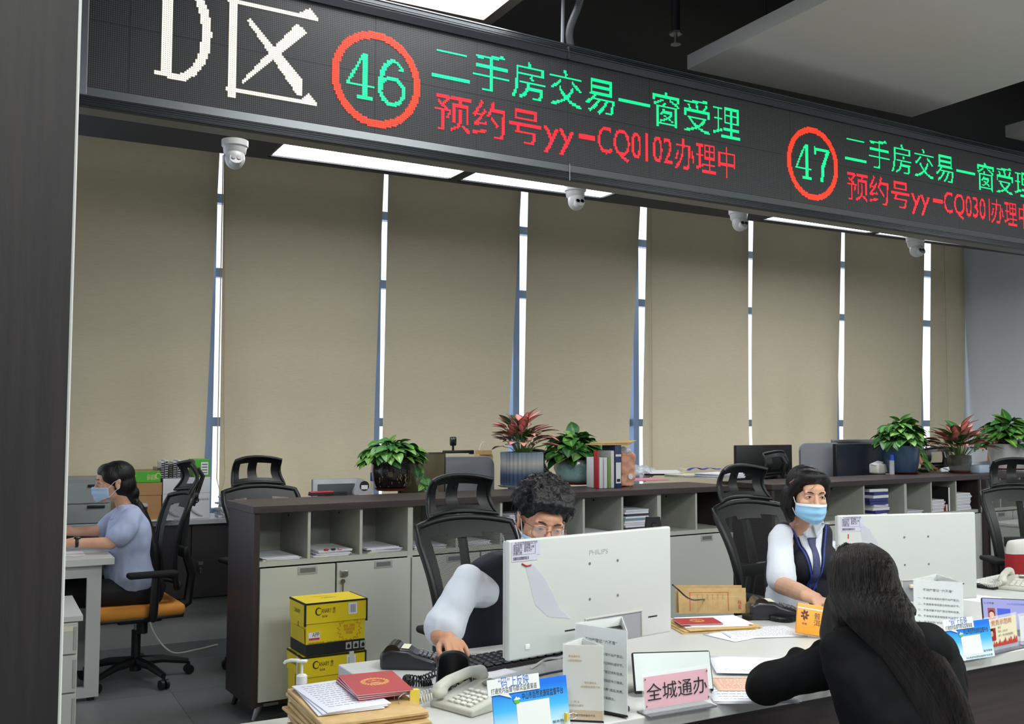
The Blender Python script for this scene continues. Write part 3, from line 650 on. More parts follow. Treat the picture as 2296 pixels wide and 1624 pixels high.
ch_man = make_chair('black mesh office chair of the man with glasses, leaning against no cabinet', (2.05, 3.9, 0), R(6))
ch_man['label'] = 'black mesh office chair in which the man with glasses sits'
ch_off = make_chair('black mesh office chair in which the woman in the dark vest sits', (3.74, 3.88, 0), R(4), zs=1.03)
ch_lw = make_chair('black mesh office chair with orange seat, used by the woman in light blue', (.885, 6.42, 0), R(-90+4), seat='seat_orange', tilt=-.55)
ch_e = make_chair('empty black mesh chair in front of the second blind, behind the cabinet end', (1.74, 6.4, 0), R(10), zs=1.02)
ch_r = make_chair('black mesh chair at the far right, holding a red and white pillow', (6.05, 4.05, 0), R(-32), zs=1.02)
ch_f1 = make_chair('black mesh chair seen from behind, in front of the big black monitor back', (5.62, 6.46, 0), R(196), zs=1.04)
ch_f2 = make_chair('black mesh chair behind the right red-leaved plant', (8.3, 6.75, 0), R(150), zs=1.04)
ch_f3 = make_chair('black mesh chair mostly hidden behind the turquoise plant pot', (4.02, 6.72, 0), R(10), zs=1.06)
# ================================================================ people
mat('skin', (222, 176, 146), .5, sub=.12, var=(14, (214, 162, 134)), spec=.35); mat('skin_tan', (206, 156, 124), .5, sub=.12, var=(14, (198, 144, 114)), spec=.35)
mat('hair_black', (9, 8, 9), .5, bump=(70, .5, (1, 1, .12)), spec=.35); mat('hair_brown', (10, 9, 9), .5, var=(24, (26, 19, 17), (3, 3, .15)), bump=(90, .4, (1, 1, .1)), spec=.32)
mat('eye_white', (214, 208, 202), .3); mat('iris', (34, 22, 18), .2); mat('brow', (52, 40, 36), .8); mat('lip', (180, 110, 100), .5)
mat('mask_blue', (150, 204, 238), .8); mat('mask_pale', (176, 206, 236), .8); mat('mask_white', (228, 234, 242), .8); mat('loop_white', (232, 232, 232), .7)
mat('shirt_blue', (178, 190, 220), .85, bump=(30, .12)); mat('shirt_white', (218, 224, 232), .85, bump=(26, .12)); mat('vest_navy', (24, 28, 40), .8, bump=(200, .08)); mat('trousers', (20, 20, 24), .85)
mat('jacket_black', (9, 9, 11), .9, spec=.2, bump=(18, .18)); mat('tie_navy', (38, 42, 84), .6, var=(420, (84, 90, 132))); mat('lanyard', (44, 64, 146), .6)
def wrinkle(a=.004, f=9, st=(1, 1, 1), seed=0):
    return lambda c, n: a*noise.noise(V((c.x*f*st[0]+seed, c.y*f*st[1], c.z*f*st[2])))+.4*a*noise.noise(V((c.x*f*2.7*st[0], c.y*f*2.7*st[1]+seed, c.z*f*2.7*st[2])))
def add_head(b, M, jaw=1.0):
    o = b.M; b.at(M)
    b.ell((0, .018, .034), (.073, .09, .083), n=28); b.ell((0, -.03, -.022), (.063*jaw, .062, .082), n=28)
    b.ell((0, -.058, -.09), (.03*jaw, .028, .024)); b.ell((0, -.02, -.062), (.058*jaw, .055, .042))
    b.ell((0, -.064, .034), (.05, .032, .026)); b.chain([(-.043, -.078, .02), (0, -.087, .022), (.043, -.078, .02)], [.009, .01, .009])
    b.chain([(0, -.09, .006), (0, -.1, -.018), (0, -.108, -.036)], [.0085, .0095, .0125])
    for s in (-1, 1):
        b.ell((s*.012, -.096, -.038), (.0085, .01, .008)); b.ell((s*.037, -.064, -.028), (.026, .022, .022)); b.ell((s*.031, -.0775, 0), (.018, .0115, .0105))
        b.ell((s*.076, .008, -.012), (.008, .017, .031), MX.Rotation(s*.35, 3, 'Z')); b.ell((s*.079, .016, .006), (.008, .012, .016), MX.Rotation(s*.4, 3, 'Z'))
    b.chain([(-.018, -.09, -.062), (0, -.096, -.061), (.018, -.09, -.062)], [.006, .0075, .006])
    b.at(o); return b
def add_hand(b, M, mir=1, curl=(.5, .5, .5, .5), spread=.1, thumb=.5, r=.0088):
    """fingers along +Y from the wrist, palm facing -Z, thumb on the mir*X side"""
    o = b.M; b.at(M)
    b.ell((0, .05, 0), (.037, .047, .0145), n=20); b.ell((mir*.02, .03, -.006), (.02, .03, .014)); b.chain([(0, -.03, 0), (0, .015, 0)], [.025, .025])
    for i in range(4):
        x = mir*(.028-.0187*i); a = mir*(1.5-i)*spread*.5*-1; L = (.072, .08, .074, .058)[i]; y0 = (.086, .09, .086, .078)[i]
        p = V((x, y0-.012, .002)); c = curl[i]; ang = .12; pts = [p.copy()]; q = p.copy()
        for k, f in enumerate((.45, .32, .25)):
            ang += c*(.55, .8, .6)[k]; d = V((-sin(a)*cos(ang), cos(a)*cos(ang), -sin(ang))); q = q+d*L*f; pts.append(q.copy())
        b.chain([V((x*.8, .045, .002))]+pts, [r*1.05, r*1.12, r*1.02, r*.94, r*.8], n=12)
    b.chain([(mir*.018, .012, -.004), (mir*.042, .036, -.012-.008*thumb), (mir*(.056-.012*thumb), .066, -.018-.012*thumb), (mir*(.06-.024*thumb), .09, -.02-.02*thumb)], [.013, .0115, .0098, .0082], n=12)
    b.at(o); return b
def add_face(par, M, open_=1.0, glasses=False, brow=.046):
    for s in (-1, 1):
        e = B().at(M).ell((s*.031, -.083, -.0005), (.0125, .0065, .0052*open_), n=16).o('eye', 'eye_white', par)
        B().at(M).ell((s*.031+.0015, -.0877, -.0002), (.0056, .0026, .0048*open_), n=14).o('iris', 'iris', e)
        B().at(M).tube([(s*.018, -.0885, -.001), (s*.026, -.0912, .0045*open_), (s*.034, -.0905, .005*open_), (s*.0445, -.084, .0005)], [.0008, .0014, .0014, .0008], 6).o('eyelid', 'brow', e)
        B().at(M).tube([(s*.014, -.0945, brow*.5-.004), (s*.026, -.0935, brow*.5+.001), (s*.038, -.087, brow*.5), (s*.05, -.077, brow*.5-.006)], [.0022, .0033, .0027, .0012], 6).o('eyebrow', 'brow', par)
def add_mask(par, M, col='mask_blue', top='mask_white', zt=-.019, zb=-.112, wide=.071):
    def f(u, v):
        a = (u*2-1)*1.28; bul = .012*sin(pi*v)*cos(a); pl = .0022*sin(v*18)*cos(a)
        r = .104+bul+pl-.012*v*(1-cos(a))
        nose = .013*exp(-(a/.3)**2)*exp(-((v-.1)/.3)**2)
        k = 1-.2*max(0, v-.55)
        return (wide*1.06*sin(a)*k, -.018-(r-.014+nose)*cos(a)*(1-.18*max(0, v-.6)), zt+(zb-zt)*v-.008*abs(sin(a))*(1-v)+.03*v*v*abs(sin(a))**2)
    m = B().at(M).grid(f, 30, 30).o('face_mask', col, par, solid=.0016, angle=180)
    B().at(M).grid(lambda u, v: V(f(u, v*.14))+V((0, -.0018, 0)), 30, 5).o('mask_band', top, m, solid=.001, angle=180)
    for s in (0, 1):
        a, b_ = V(f(s, .03)), V(f(s, .93)); sg = -1 if s == 0 else 1
        B().at(M).tube([a, (sg*.078, -.012, .004), (sg*.086, .016, .018)], .0017, 6).o('ear_loop', 'loop_white', m)
        B().at(M).tube([b_, (sg*.079, -.004, -.045), (sg*.084, .018, -.03)], .0017, 6).o('ear_loop', 'loop_white', m)
def strands(b, roots, r=.0012, n=4):
    for pts in roots: b.tube(pts, [r*(.5+.5*min(1, 3*i/len(pts)))*(1 if i < len(pts)-2 else .4) for i in range(len(pts))], n, caps=False)
    return b
def person(label, loc): return thing('person', label, 'person', loc)
def HM(c, loc, rz, rx=0, ry=0): return MX.Translation(V(c)-V(loc)) @ MX.Rotation(rz, 4, 'Z') @ MX.Rotation(ry, 4, 'Y') @ MX.Rotation(rx, 4, 'X')
# ---------------------------------------------------------------- woman in light blue at the left desk (profile, facing the pillar)
L0 = V((.86, 6.42, 0)); p1 = person('woman in a light blue short-sleeved shirt and face mask, typing at the left desk', L0)
h = HM((.735, 6.41, 1.19), L0, R(-86), R(3))
def w(x, y, z): return V((x, y, z))-L0
b = add_head(B(), h, .97)
b.chain([w(.775, 6.41, 1.12), w(.79, 6.42, 1.07), w(.82, 6.42, 1.0)], [.05, .047, .05]).chain([w(.84, 6.42, .95), w(.84, 6.42, .75), w(.9, 6.42, .56)], [.09, .09, .1])
b.chain([w(.815, 6.28, .975), w(.705, 6.235, .846), w(.5, 6.24, .86)], [.04, .037, .024]).chain([w(.8, 6.57, .97), w(.72, 6.62, .88), w(.5, 6.56, .89)], [.045, .036, .024])
b.chain([w(.9, 6.34, .54), w(.45, 6.34, .54), w(.42, 6.34, .1)], [.07, .05, .04]).chain([w(.9, 6.5, .54), w(.45, 6.5, .54), w(.42, 6.5, .1)], [.07, .05, .04])
add_hand(b, MX.Translation(w(.48, 6.24, .86)) @ MX.Rotation(R(90), 4, 'Z') @ MX.Rotation(R(-10), 4, 'X'), 1, (.5, .5, .5, .5))
add_hand(b, MX.Translation(w(.48, 6.56, .89)) @ MX.Rotation(R(90), 4, 'Z') @ MX.Rotation(R(-22), 4, 'X'), -1, (.5, .5, .5, .5))
b.blob('body', 'skin', p1, .0042, 3)
add_face(p1, h); add_mask(p1, h, 'mask_pale', 'mask_pale')
b = B()
b.loft([(w(.85, 6.42, .515), .155, .135, R(90)), (w(.85, 6.42, .6), .185, .145, R(90)), (w(.835, 6.42, .72), .175, .135, R(90)), (w(.83, 6.42, .86), .185, .132, R(90)), (w(.825, 6.42, .95), .19, .112, R(90)), (w(.825, 6.42, 1.02), .135, .07, R(90)), (w(.82, 6.42, 1.055), .07, .06, R(90))])
b.chain([w(.825, 6.275, .985), w(.795, 6.245, .94), w(.758, 6.23, .895)], [.062, .066, .071]); b.chain([w(.81, 6.57, .985), w(.76, 6.61, .93), w(.72, 6.62, .89)], [.06, .062, .064])
sh = b.blob('shirt', 'shirt_blue', p1, .008, 5, wr=wrinkle(.012, 10, (1, 1, .6), 3))
cb = B()
for s in (-1, 1): cb.grid(lambda u, v, s=s: w(.745+.085*u-.03*v*(1-u), 6.42+s*(.03+.05*sin(pi*u*.5)), 1.0+.055*u+.0-.035*v), 10, 5)
cb.o('collar', 'shirt_blue', sh, solid=.004, angle=180)
B().cyl(w(.925, 6.226, .565), w(.925, 6.222, .565), .008).o('button', 'black_plastic', sh)
b = B().chain([w(.93, 6.34, .535), w(.5, 6.33, .55), w(.44, 6.33, .5), w(.43, 6.34, .08)], [.1, .075, .068, .05]).chain([w(.93, 6.5, .535), w(.5, 6.51, .55), w(.44, 6.51, .5), w(.43, 6.5, .08)], [.1, .075, .068, .05])
b.ell(w(.93, 6.42, .55), (.12, .18, .07)).blob('trousers', 'trousers', p1, .01, 4)
b = B()
for y in (6.34, 6.5): b.at(MX.Identity(4)).ell(w(.36, y, .035), (.12, .042, .035)); b.ell(w(.43, y, .05), (.05, .04, .04))
b.o('shoes', 'black_plastic', p1)
b = B().at(h).ell((0, .024, .042), (.083, .101, .086), n=28).ell((0, .05, -.02), (.079, .08, .085), n=28).ell((0, -.028, .066), (.07, .064, .05), n=24)
for s in (-1, 1): b.ell((s*.045, -.01, .03), (.04, .07, .05), MX.Rotation(-.5, 3, 'X'), 20)
b.at(MX.Identity(4)); b.chain([w(.835, 6.41, 1.12), w(.855, 6.4, 1.075)], [.05, .026])
tp_ = spl([w(.855, 6.4, 1.075), w(.885, 6.37, 1.02), w(.93, 6.35, .9), w(.965, 6.33, .77), w(.975, 6.33, .64), w(.972, 6.33, .57)], 8); b.chain(tp_, [.024+.011*sin(pi*min(1, i/len(tp_)*1.1)) if i < len(tp_)-4 else .02-.003*(i-len(tp_)+4) for i in range(len(tp_))])
hr = b.blob('hair', 'hair_black', p1, .006, 10, wr=wrinkle(.0015, 40, (1, 1, .15)))
B().at(TR(*w(.853, 6.4, 1.078), 0, R(30), 0)).lathe([(.024, -.006), (.03, 0), (.024, .006)], 16).o('hair_tie', 'black_fabric', hr)
wt = B().at(MX.Translation(w(.525, 6.24, .86)) @ MX.Rotation(R(90), 4, 'Y')).lathe([(.028, -.009), (.0295, 0), (.028, .009)], 20).o('watch_band', 'black_plastic', p1)
B().box(w(.508, 6.222, .878), w(.545, 6.258, .893), .005).o('watch_face', 'black_gloss', wt)
# ---------------------------------------------------------------- man with glasses behind the left white monitor
L0 = V((1.79, 3.4, 0)); p2 = person('man with curly hair, glasses, mask and dark vest, peeking over the left white monitor', L0)
hc = at(1214, 1170, y=2.98); h = HM(hc, L0, R(-12), R(13), R(9)); vx = 1.795
b = add_head(B(), h, 1.04)
b.chain([hc-L0+V((.01, .05, -.07)), hc-L0+V((.03, .13, -.13)), w(vx, 3.27, 1.04)], [.056, .056, .065])
b.chain([w(vx, 3.3, 1.0), w(vx, 3.4, .7), w(vx, 3.45, .56)], [.08, .09, .1])
sR = at(1040, 1322, y=3.26); eR = at(990, 1420, y=3.24); hR = at(1012, 1442, z=TZ+.05); b.chain([sR-L0, eR-L0, (eR*.45+hR*.55)-L0+V((-.016, .02, .006)), hR-L0+V((0, .05, .014))], [.043, .04, .036, .028])
b.chain([sR-L0, w(vx-.05, 3.3, .98)], [.036, .05]); b.chain([w(vx+.17, 3.28, .98), w(vx+.22, 3.2, .84), w(1.9, 2.98, .8)], [.045, .04, .028])
b.chain([w(1.7, 3.45, .54), w(1.66, 3.12, .55), w(1.66, 3.12, .1)], [.08, .06, .04]).chain([w(1.88, 3.45, .54), w(1.92, 3.12, .55), w(1.92, 3.12, .1)], [.08, .06, .04])
add_hand(b, MX.Translation(hR-L0+V((.0, .035, .012))) @ MX.Rotation(R(176), 4, 'Z') @ MX.Rotation(R(-8), 4, 'X'), -1 if False else 1, (.35, .45, .5, .5), .3, .3, .0092)
b.blob('body', 'skin_tan', p2, .0035, 2)
add_face(p2, h, .62); add_mask(p2, h, 'mask_white', 'mask_pale', zt=-.03)
mat('gold_wire', (176, 138, 112), .3, .8); mat('lens_glass', (230, 220, 214), .05, alpha=.12)
g = None; gl = B().at(h)
for s in (-1, 1):
    rim = [(s*.033+.027*copysign(abs(cos(a))**.7, cos(a)), -.1005-.004*cos(a)*s*-1*.5, -.006+.0215*copysign(abs(sin(a))**.7, sin(a))) for a in [2*pi*k/28 for k in range(28)]]
    gl.tube(rim, .0013, 6, closed=True); gl.tube([(s*.059, -.097, .006), (s*.073, -.06, .006), (s*.082, .0, .008)], .0013, 6); gl.tube([(s*.013, -.1, -.01), (s*.011, -.093, -.016)], .001, 5)
gl.tube([(-.008, -.103, .0), (0, -.105, .003), (.008, -.103, .0)], .0012, 6); g = gl.o('glasses', 'gold_wire', p2)
for s in (-1, 1): B().at(h).cyl((s*.033, -.1005, -.006), (s*.033, -.1001, -.006), .0225, n=24).o('lens', 'lens_glass', g)
b = B()   # white shirt
mid_ = (sR*.5+eR*.5)-L0; b.chain([sR-L0+V((.015, .0, .03)), sR-L0, mid_, (sR*.16+eR*.84)-L0], [.058, .064, .066, .076]); b.chain([sR-L0, sR-L0+V((.1, .04, -.01))], [.062, .072]); b.chain([w(vx+.16, 3.28, .985), w(vx+.2, 3.22, .88)], [.066, .07])
b.loft([(w(vx, 3.42, .56), .17, .12, 0), (w(vx, 3.4, .75), .175, .115, 0), (w(vx, 3.35, .93), .175, .095, 0), (w(vx, 3.3, 1.03), .12, .07, 0), (w(vx, 3.26, 1.075), .066, .06, 0)])
b.blob('shirt', 'shirt_white', p2, .0065, 4, wr=wrinkle(.008, 12, (1, 1, .55), 9))
b = B().loft([(w(vx, 3.43, .55), .195, .15, 0), (w(vx, 3.42, .66), .195, .15, 0), (w(vx, 3.39, .82), .185, .142, 0), (w(vx, 3.35, .95), .19, .122, 0), (w(vx, 3.31, 1.03), .182, .1, 0), (w(vx, 3.28, 1.075), .11, .075, 0)])
b.blob('vest', 'vest_navy', p2, .007, 4, wr=wrinkle(.004, 8, seed=2))
b = B().chain([w(1.7, 3.45, .535), w(1.66, 3.12, .55), w(1.66, 3.12, .08)], [.1, .078, .055]).chain([w(1.88, 3.45, .535), w(1.92, 3.12, .55), w(1.92, 3.12, .08)], [.1, .078, .055]); b.blob('trousers', 'trousers', p2, .012, 4)
b = B()
for x in (1.66, 1.92): b.ell(w(x, 3.05, .035), (.045, .13, .035)); b.ell(w(x, 3.12, .05), (.04, .05, .04))
b.o('shoes', 'black_plastic', p2)
random.seed(21); b = B().at(h).ell((0, .028, .052), (.086, .102, .084), n=28).ell((0, .06, -.005), (.076, .06, .07))
for k in range(150):   # curls
    a = random.uniform(0, 2*pi); e = random.uniform(-.1, 1.35); d = V((cos(a)*cos(e), sin(a)*cos(e), sin(e)))
    if d.y < -.25 and e < .62: continue
    b.ell((d.x*.09, .02+d.y*.104, .058+d.z*.086), random.uniform(.013, .026), n=8)
for k in range(16): x = -.06+k*.008; b.chain([(x, -.055, .115), (x*1.02, -.092, .088), (x*1.05+random.uniform(-.006, .006), -.094, .055+random.uniform(0, .02))], [.016, .012, .005], n=8)
for s in (-1, 1): b.chain([(s*.078, -.02, .06), (s*.08, -.016, .02)], [.014, .006])
hr = b.blob('hair', 'hair_black', p2, .0045, 1, .4, wr=wrinkle(.005, 60))
st = B().at(h)
for k in range(420):
    a = random.uniform(0, 2*pi); e = random.uniform(-.1, 1.4); d = V((cos(a)*cos(e), sin(a)*cos(e), sin(e)))
    if d.y < -.3 and e < .5: continue
    p = V((d.x*.094, .022+d.y*.108, .062+d.z*.09)); t = V((random.uniform(-1, 1), random.uniform(-1, 1), random.uniform(-1, 1))).cross(d).normalized()
    q = random.uniform(.02, .04); st.tube([p, p+d*.006+t*q*.5, p+d*.012+t*q+V((0, -.004, -.004)), p+d*.004+t*q*1.3+V((0, 0, -.012))], .0009, 4, caps=False)
st.o('curls', 'hair_black', hr)
# ---------------------------------------------------------------- woman officer in the dark vest
OY = 3.42; hc = at(1810, 1108, y=OY); L0 = V((3.42, 3.62, 0)); p3 = person('woman with bobbed hair, blue mask, dark vest and tie, seated behind the counter', L0)
h = HM(hc, L0, R(-20), R(6), R(2))
b = add_head(B(), h, .97)
nb = at(1800, 1190, y=3.5); b.chain([hc-L0+V((0, .03, -.06)), nb-L0+V((0, .02, .03)), nb-L0+V((.01, .05, -.04))], [.05, .046, .046])
sh_ = at(1748, 1212, y=3.52); el = at(1752, 1312, y=3.4); wr_ = at(1822, 1340, y=3.02); c0 = at(1812, 1300, y=3.58)
b.chain([nb-L0+V((0, .06, -.06)), c0-L0+V((.02, .04, 0)), w(3.52, 3.68, .56)], [.05, .07, .09]); b.chain([nb-L0+V((0, .08, -.07)), sh_-L0, el-L0, (el*.45+wr_*.55)-L0+V((0, 0, .0)), wr_-L0], [.04, .042, .041, .037, .026])
s2_ = c0+V((.2, .02, .1)); b.chain([s2_-L0, s2_-L0+V((.04, -.12, -.22)), s2_-L0+V((-.1, -.36, -.23))], [.047, .04, .027])
b.chain([w(3.42, 3.72, .54), w(3.34, 3.36, .55), w(3.34, 3.34, .1)], [.08, .06, .04]).chain([w(3.62, 3.72, .54), w(3.54, 3.36, .55), w(3.54, 3.34, .1)], [.08, .06, .04])
add_hand(b, MX.Translation(wr_-L0) @ MX.Rotation(R(-152), 4, 'Z') @ MX.Rotation(R(-14), 4, 'X'), 1, (.5, .6, .6, .6), .15, .5)
b.blob('body', 'skin', p3, .0038, 2)
add_face(p3, h, 1.0, brow=.044); mk = add_mask(p3, h, 'mask_blue', 'mask_white', zt=-.026, zb=-.12, wide=.073)
RT = R(-20); vc = V((c0.x-.045, 3.57, .9))-L0
def sec(z, rx, ry, dy=0, dx=0): return (V((vc.x+dx, vc.y+dy, z)), rx, ry, RT)
b = B(); b.chain([sh_-L0+V((.02, 0, .025)), sh_-L0+V((.004, 0, 0)), (sh_*.5+el*.5)-L0, (sh_*.14+el*.86)-L0], [.05, .058, .06, .07])
b.chain([s2_-L0+V((-.02, 0, .02)), s2_-L0+V((.0, -.03, -.05)), s2_-L0+V((.02, -.09, -.16))], [.056, .062, .066])
b.loft([sec(.6, .15, .115, .06), sec(.8, .15, .11, .03), sec(.95, .15, .095, .02), sec(1.03, .13, .075, 0), sec(1.075, .085, .066, -.03), sec(1.105, .062, .06, -.045)])
b.blob('shirt', 'shirt_white', p3, .0065, 4, wr=wrinkle(.006, 13, (1, 1, .6), 5))
b = B().loft([sec(.56, .185, .15, .1, .1), sec(.68, .172, .138, .06, .05), sec(.84, .158, .128, .03), sec(.93, .15, .124, .015), sec(1.0, .15, .108, .01), sec(1.05, .142, .086, .0), sec(1.085, .1, .068, -.01)]); b.ell(vc+V((-.05, -.085, .0)), (.085, .055, .085)); b.ell(vc+V((.06, -.085, -.0)), (.085, .055, .085))
vest = b.blob('vest', 'vest_navy', p3, .0065, 5, wr=wrinkle(.003, 8, seed=8))
from mathutils.bvhtree import BVHTree
def drape(ob, origin_shift):
    """ray caster onto a garment, from the front (-Y side turned by rz)"""
    bv = BVHTree.FromPolygons([v.co for v in ob.data.vertices], [p.vertices for p in ob.data.polygons])
    def f(x, z, rz, lift):
        d = V((-sin(rz), cos(rz), 0)); e = V((cos(rz), sin(rz), 0)); o = origin_shift+e*x+V((0, 0, z))-d*.6
        hit = bv.ray_cast(o, d); return (hit[0]-d*lift) if hit[0] is not None else origin_shift+e*x+V((0, 0, z))-d*.13
    return f
dr = drape(vest, vc); rz = R(-20)
def patch(name, m, par, outline_fn, nu, nv, lift, rzz=rz, d=dr): return B().grid(lambda u, v: d(*outline_fn(u, v), rzz, lift), nu, nv).o(name, m, par, solid=.003, angle=180)
VT, VB = .175, -.1
patch('shirt_front', 'shirt_white', vest, lambda u, v: ((u*2-1)*.07*(1-v)**.9, VT+(VB-VT)*v), 12, 16, .004)
patch('tie', 'tie_navy', vest, lambda u, v: ((u*2-1)*(.014+.012*v if v > .12 else .022-.05*v), .12+(VB-.02-.12)*v), 6, 14, .009)
for s in (-1, 1):
    patch('collar', 'shirt_white', vest, lambda u, v, s=s: (s*(.01+.062*u+.012*v), .178-.056*v*(1.1-u)+.012*u), 8, 5, .014)
    patch('lanyard', 'lanyard', vest, lambda u, v, s=s: (s*(.082*(1-v)**.95+.004)+(u-.5)*.009, .175+(VB-.04-.175)*v), 3, 18, .012)
b = B().chain([w(3.42, 3.72, .535), w(3.34, 3.36, .55), w(3.34, 3.34, .08)], [.1, .078, .055]).chain([w(3.62, 3.72, .535), w(3.54, 3.36, .55), w(3.54, 3.34, .08)], [.1, .078, .055]); b.blob('trousers', 'trousers', p3, .012, 4)
b = B()
for x in (3.34, 3.54): b.ell(w(x, 3.28, .035), (.042, .12, .035)); b.ell(w(x, 3.34, .05), (.038, .05, .04))
b.o('shoes', 'black_plastic', p3)
b = B().at(h).ell((0, .028, .045), (.086, .102, .088), n=28).ell((0, .055, -.03), (.084, .076, .1), n=28).ell((-.014, -.042, .086), (.066, .054, .038), n=24)
for s in (-1, 1):
    b.chain([(s*.035, -.064, .09), (s*.064, -.05, .066), (s*.077, -.026, .035), (s*.082, .0, -.01), (s*.082, .008, -.06), (s*.07, .0, -.118)], [.022, .022, .02, .024, .028, .015])
    b.chain([(s*.072, .04, .0), (s*.075, .035, -.06), (s*.066, .025, -.122)], [.034, .036, .02])
b.chain([(0, .09, -.02), (0, .08, -.11)], [.05, .035])
hr = b.blob('hair', 'hair_black', p3, .005, 9, wr=wrinkle(.002, 45, (1, 1, .2)))
B().at(h).tube([(-.078, -.028, .07), (-.084, -.016, .058), (-.088, -.002, .048)], .004, 8).o('hair_clip', mat('clip_pink', (176, 112, 124), .4, .3), hr)
st = B().at(h).tube([(-.005, -.1, .088), (-.02, -.104, .05), (-.035, -.1, .035)], .0007, 4).tube([(.0, -.102, .088), (-.012, -.107, .055), (-.028, -.104, .04)], .0006, 4); st.o('loose_strand', 'hair_black', hr)
# ---------------------------------------------------------------- customer with long hair, seen from behind
hc = at(1931, 1322, y=1.98); L0 = V((2.14, 1.74, 0)); p4 = person('woman with long black hair and black jacket, seated with her back to us', L0)
h = HM(hc, L0, R(140), R(10)); q = lambda px, py, y: at(px, py, y=y)-L0
b = add_head(B(), h, .97); FZ = R(140-180)
sl, sr = q(1880, 1482, 2.0), q(2082, 1452, 1.79); elb = q(1718, 1536, 2.16); hl = V((elb.x+.25, elb.y+.05, .83)); mid = (sl+sr)*.5+V((0, -.01, .02)); hp = V((.0, .0, .56))
er = q(2128, 1530, 1.92); hr_ = V((er.x+.03, er.y+.27, .83))
b.chain([hc-L0+V((0, -.01, -.07)), (hc-L0)*.45+mid*.55+V((0, 0, .02)), mid], [.046, .044, .06]); b.chain([mid, mid*.5+hp*.5, hp], [.065, .075, .1]); b.chain([mid, sl, elb, hl], [.06, .045, .037, .026]); b.chain([mid, sr, er, hr_], [.06, .045, .037, .026])
b.chain([V((-.06, -.06, .54)), V((.06, .34, .54)), V((.06, .34, .1))], [.08, .06, .045]); b.chain([V((.1, -.14, .54)), V((.24, .26, .54)), V((.24, .26, .1))], [.08, .06, .045])
add_hand(b, MX.Translation(hl) @ MX.Rotation(R(-75), 4, 'Z'), -1, (.4, .4, .5, .5)); add_hand(b, MX.Translation(hr_) @ MX.Rotation(R(-5), 4, 'Z'), 1, (.4, .4, .5, .5))
b.blob('body', 'skin', p4, .005, 2); add_face(p4, h)
b = B(); zz = mid.z
def jsec(f, dz, rx, ry): c = mid.lerp(hp, f); return (V((c.x, c.y, zz-dz)), rx, ry, FZ)
b.loft([jsec(1, zz-.5, .18, .14), jsec(.85, zz-.6, .185, .14), jsec(.6, .27, .165, .118), jsec(.3, .13, .168, .112), jsec(.12, .05, .175, .098), jsec(0, -.015, .165, .08), jsec(0, -.06, .085, .062), jsec(0, -.085, .062, .056)])
b.chain([sl*.8+mid*.2+V((0, 0, .01)), sl, (sl+elb)*.5, elb, elb*.5+hl*.5, hl*.85+elb*.15], [.056, .062, .06, .057, .048, .038]); b.chain([sr*.8+mid*.2, sr, (sr+er)*.5, er, er*.5+hr_*.5, hr_*.85+er*.15], [.056, .062, .06, .056, .048, .038])
b.chain([mid, sr*.9+mid*.1], [.07, .064]); b.chain([mid, sl*.9+mid*.1], [.07, .064]); b.ell((sl*.45+elb*.55)+V((.02, .02, .045)), (.035, .03, .03)); b.ell((sl*.75+elb*.25)+V((.02, .01, .045)), (.04, .03, .03))
jk = b.blob('jacket', 'jacket_black', p4, .0065, 4, wr=wrinkle(.011, 10, (1, 1, .8), seed=11))
b = B().chain([V((-.06, -.06, .54)), V((.06, .34, .54)), V((.06, .34, .08))], [.1, .078, .055]).chain([V((.1, -.14, .54)), V((.24, .26, .54)), V((.24, .26, .08))], [.1, .078, .055]).ell(V((.0, -.08, .55)), (.18, .16, .09)); b.blob('trousers', 'trousers', p4, .012, 4)
b = B()
for x, y in ((.06, .4), (.24, .32)): b.ell((x, y, .035), (.045, .12, .035)); b.ell((x, y-.06, .05), (.04, .05, .04))
b.o('shoes', 'black_plastic', p4)
random.seed(5)
bj = BVHTree.FromPolygons([v.co for v in jk.data.vertices], [p.vertices for p in jk.data.polygons])
bd = V((-sin(R(140)), cos(R(140)), 0)); ax = V((bd.y, -bd.x, 0))*-1     # her back direction, and across her back
if ax.x < 0: ax = -ax
def onback(P, lift):
    hit = bj.ray_cast(P+bd*.5, -bd); return (hit[0]+bd*lift) if hit[0] is not None else P+bd*(.09+lift)
hl0 = hc-L0
LINE = [(1975, 1420), (2030, 1480), (2068, 1550), (2090, 1624), (2104, 1720)]
F0 = [V((q(px, py, 1.86).x, q(px, py, 1.86).y, q(px, py, 1.77).z)) for px, py in LINE]
fall = [onback(p, .03) for p in F0]; rot = MX((ax, bd, V((0, 0, 1)))).transposed(); Z_ = V((0, 0, 1))
A_ = hl0+bd*.12+Z_*.02
CP = [hl0+Z_*.122-bd*.01, hl0+bd*.075+Z_*.092, A_, A_.lerp(fall[0], .36)+bd*.012, A_.lerp(fall[0], .72)+bd*.01]+fall
CW, CD_ = [.03, .078, .097, .1, .096, .088, .08, .072, .064, .058], [.05, .09, .1, .095, .075, .05, .042, .04, .038, .036]
def cur(v):
    f = min(v, .9999)*(len(CP)-1); i = int(f); t = f-i; P = [CP[0]*2-CP[1]]+CP+[CP[-1]*2-CP[-2]]; a, b_, c, d = P[i:i+4]
    return .5*((2*b_)+(c-a)*t+(2*a-5*b_+4*c-d)*t*t+(3*b_-a-3*c+d)*t**3), CW[i]+(CW[i+1]-CW[i])*t, CD_[i]+(CD_[i+1]-CD_[i])*t
b = B().at(h).ell((0, .028, .038), (.088, .1, .088), n=28).ell((0, .03, -.03), (.09, .088, .1), n=28); b.at(MX.Identity(4))
for k in range(60):
    c, wd, dp = cur(k/59); 
    if k > 8: b.ell(c-bd*(.034+.3*max(0, dp-.06)), (wd*.95, .03+.3*max(0, dp-.05), .03), rot, n=14)
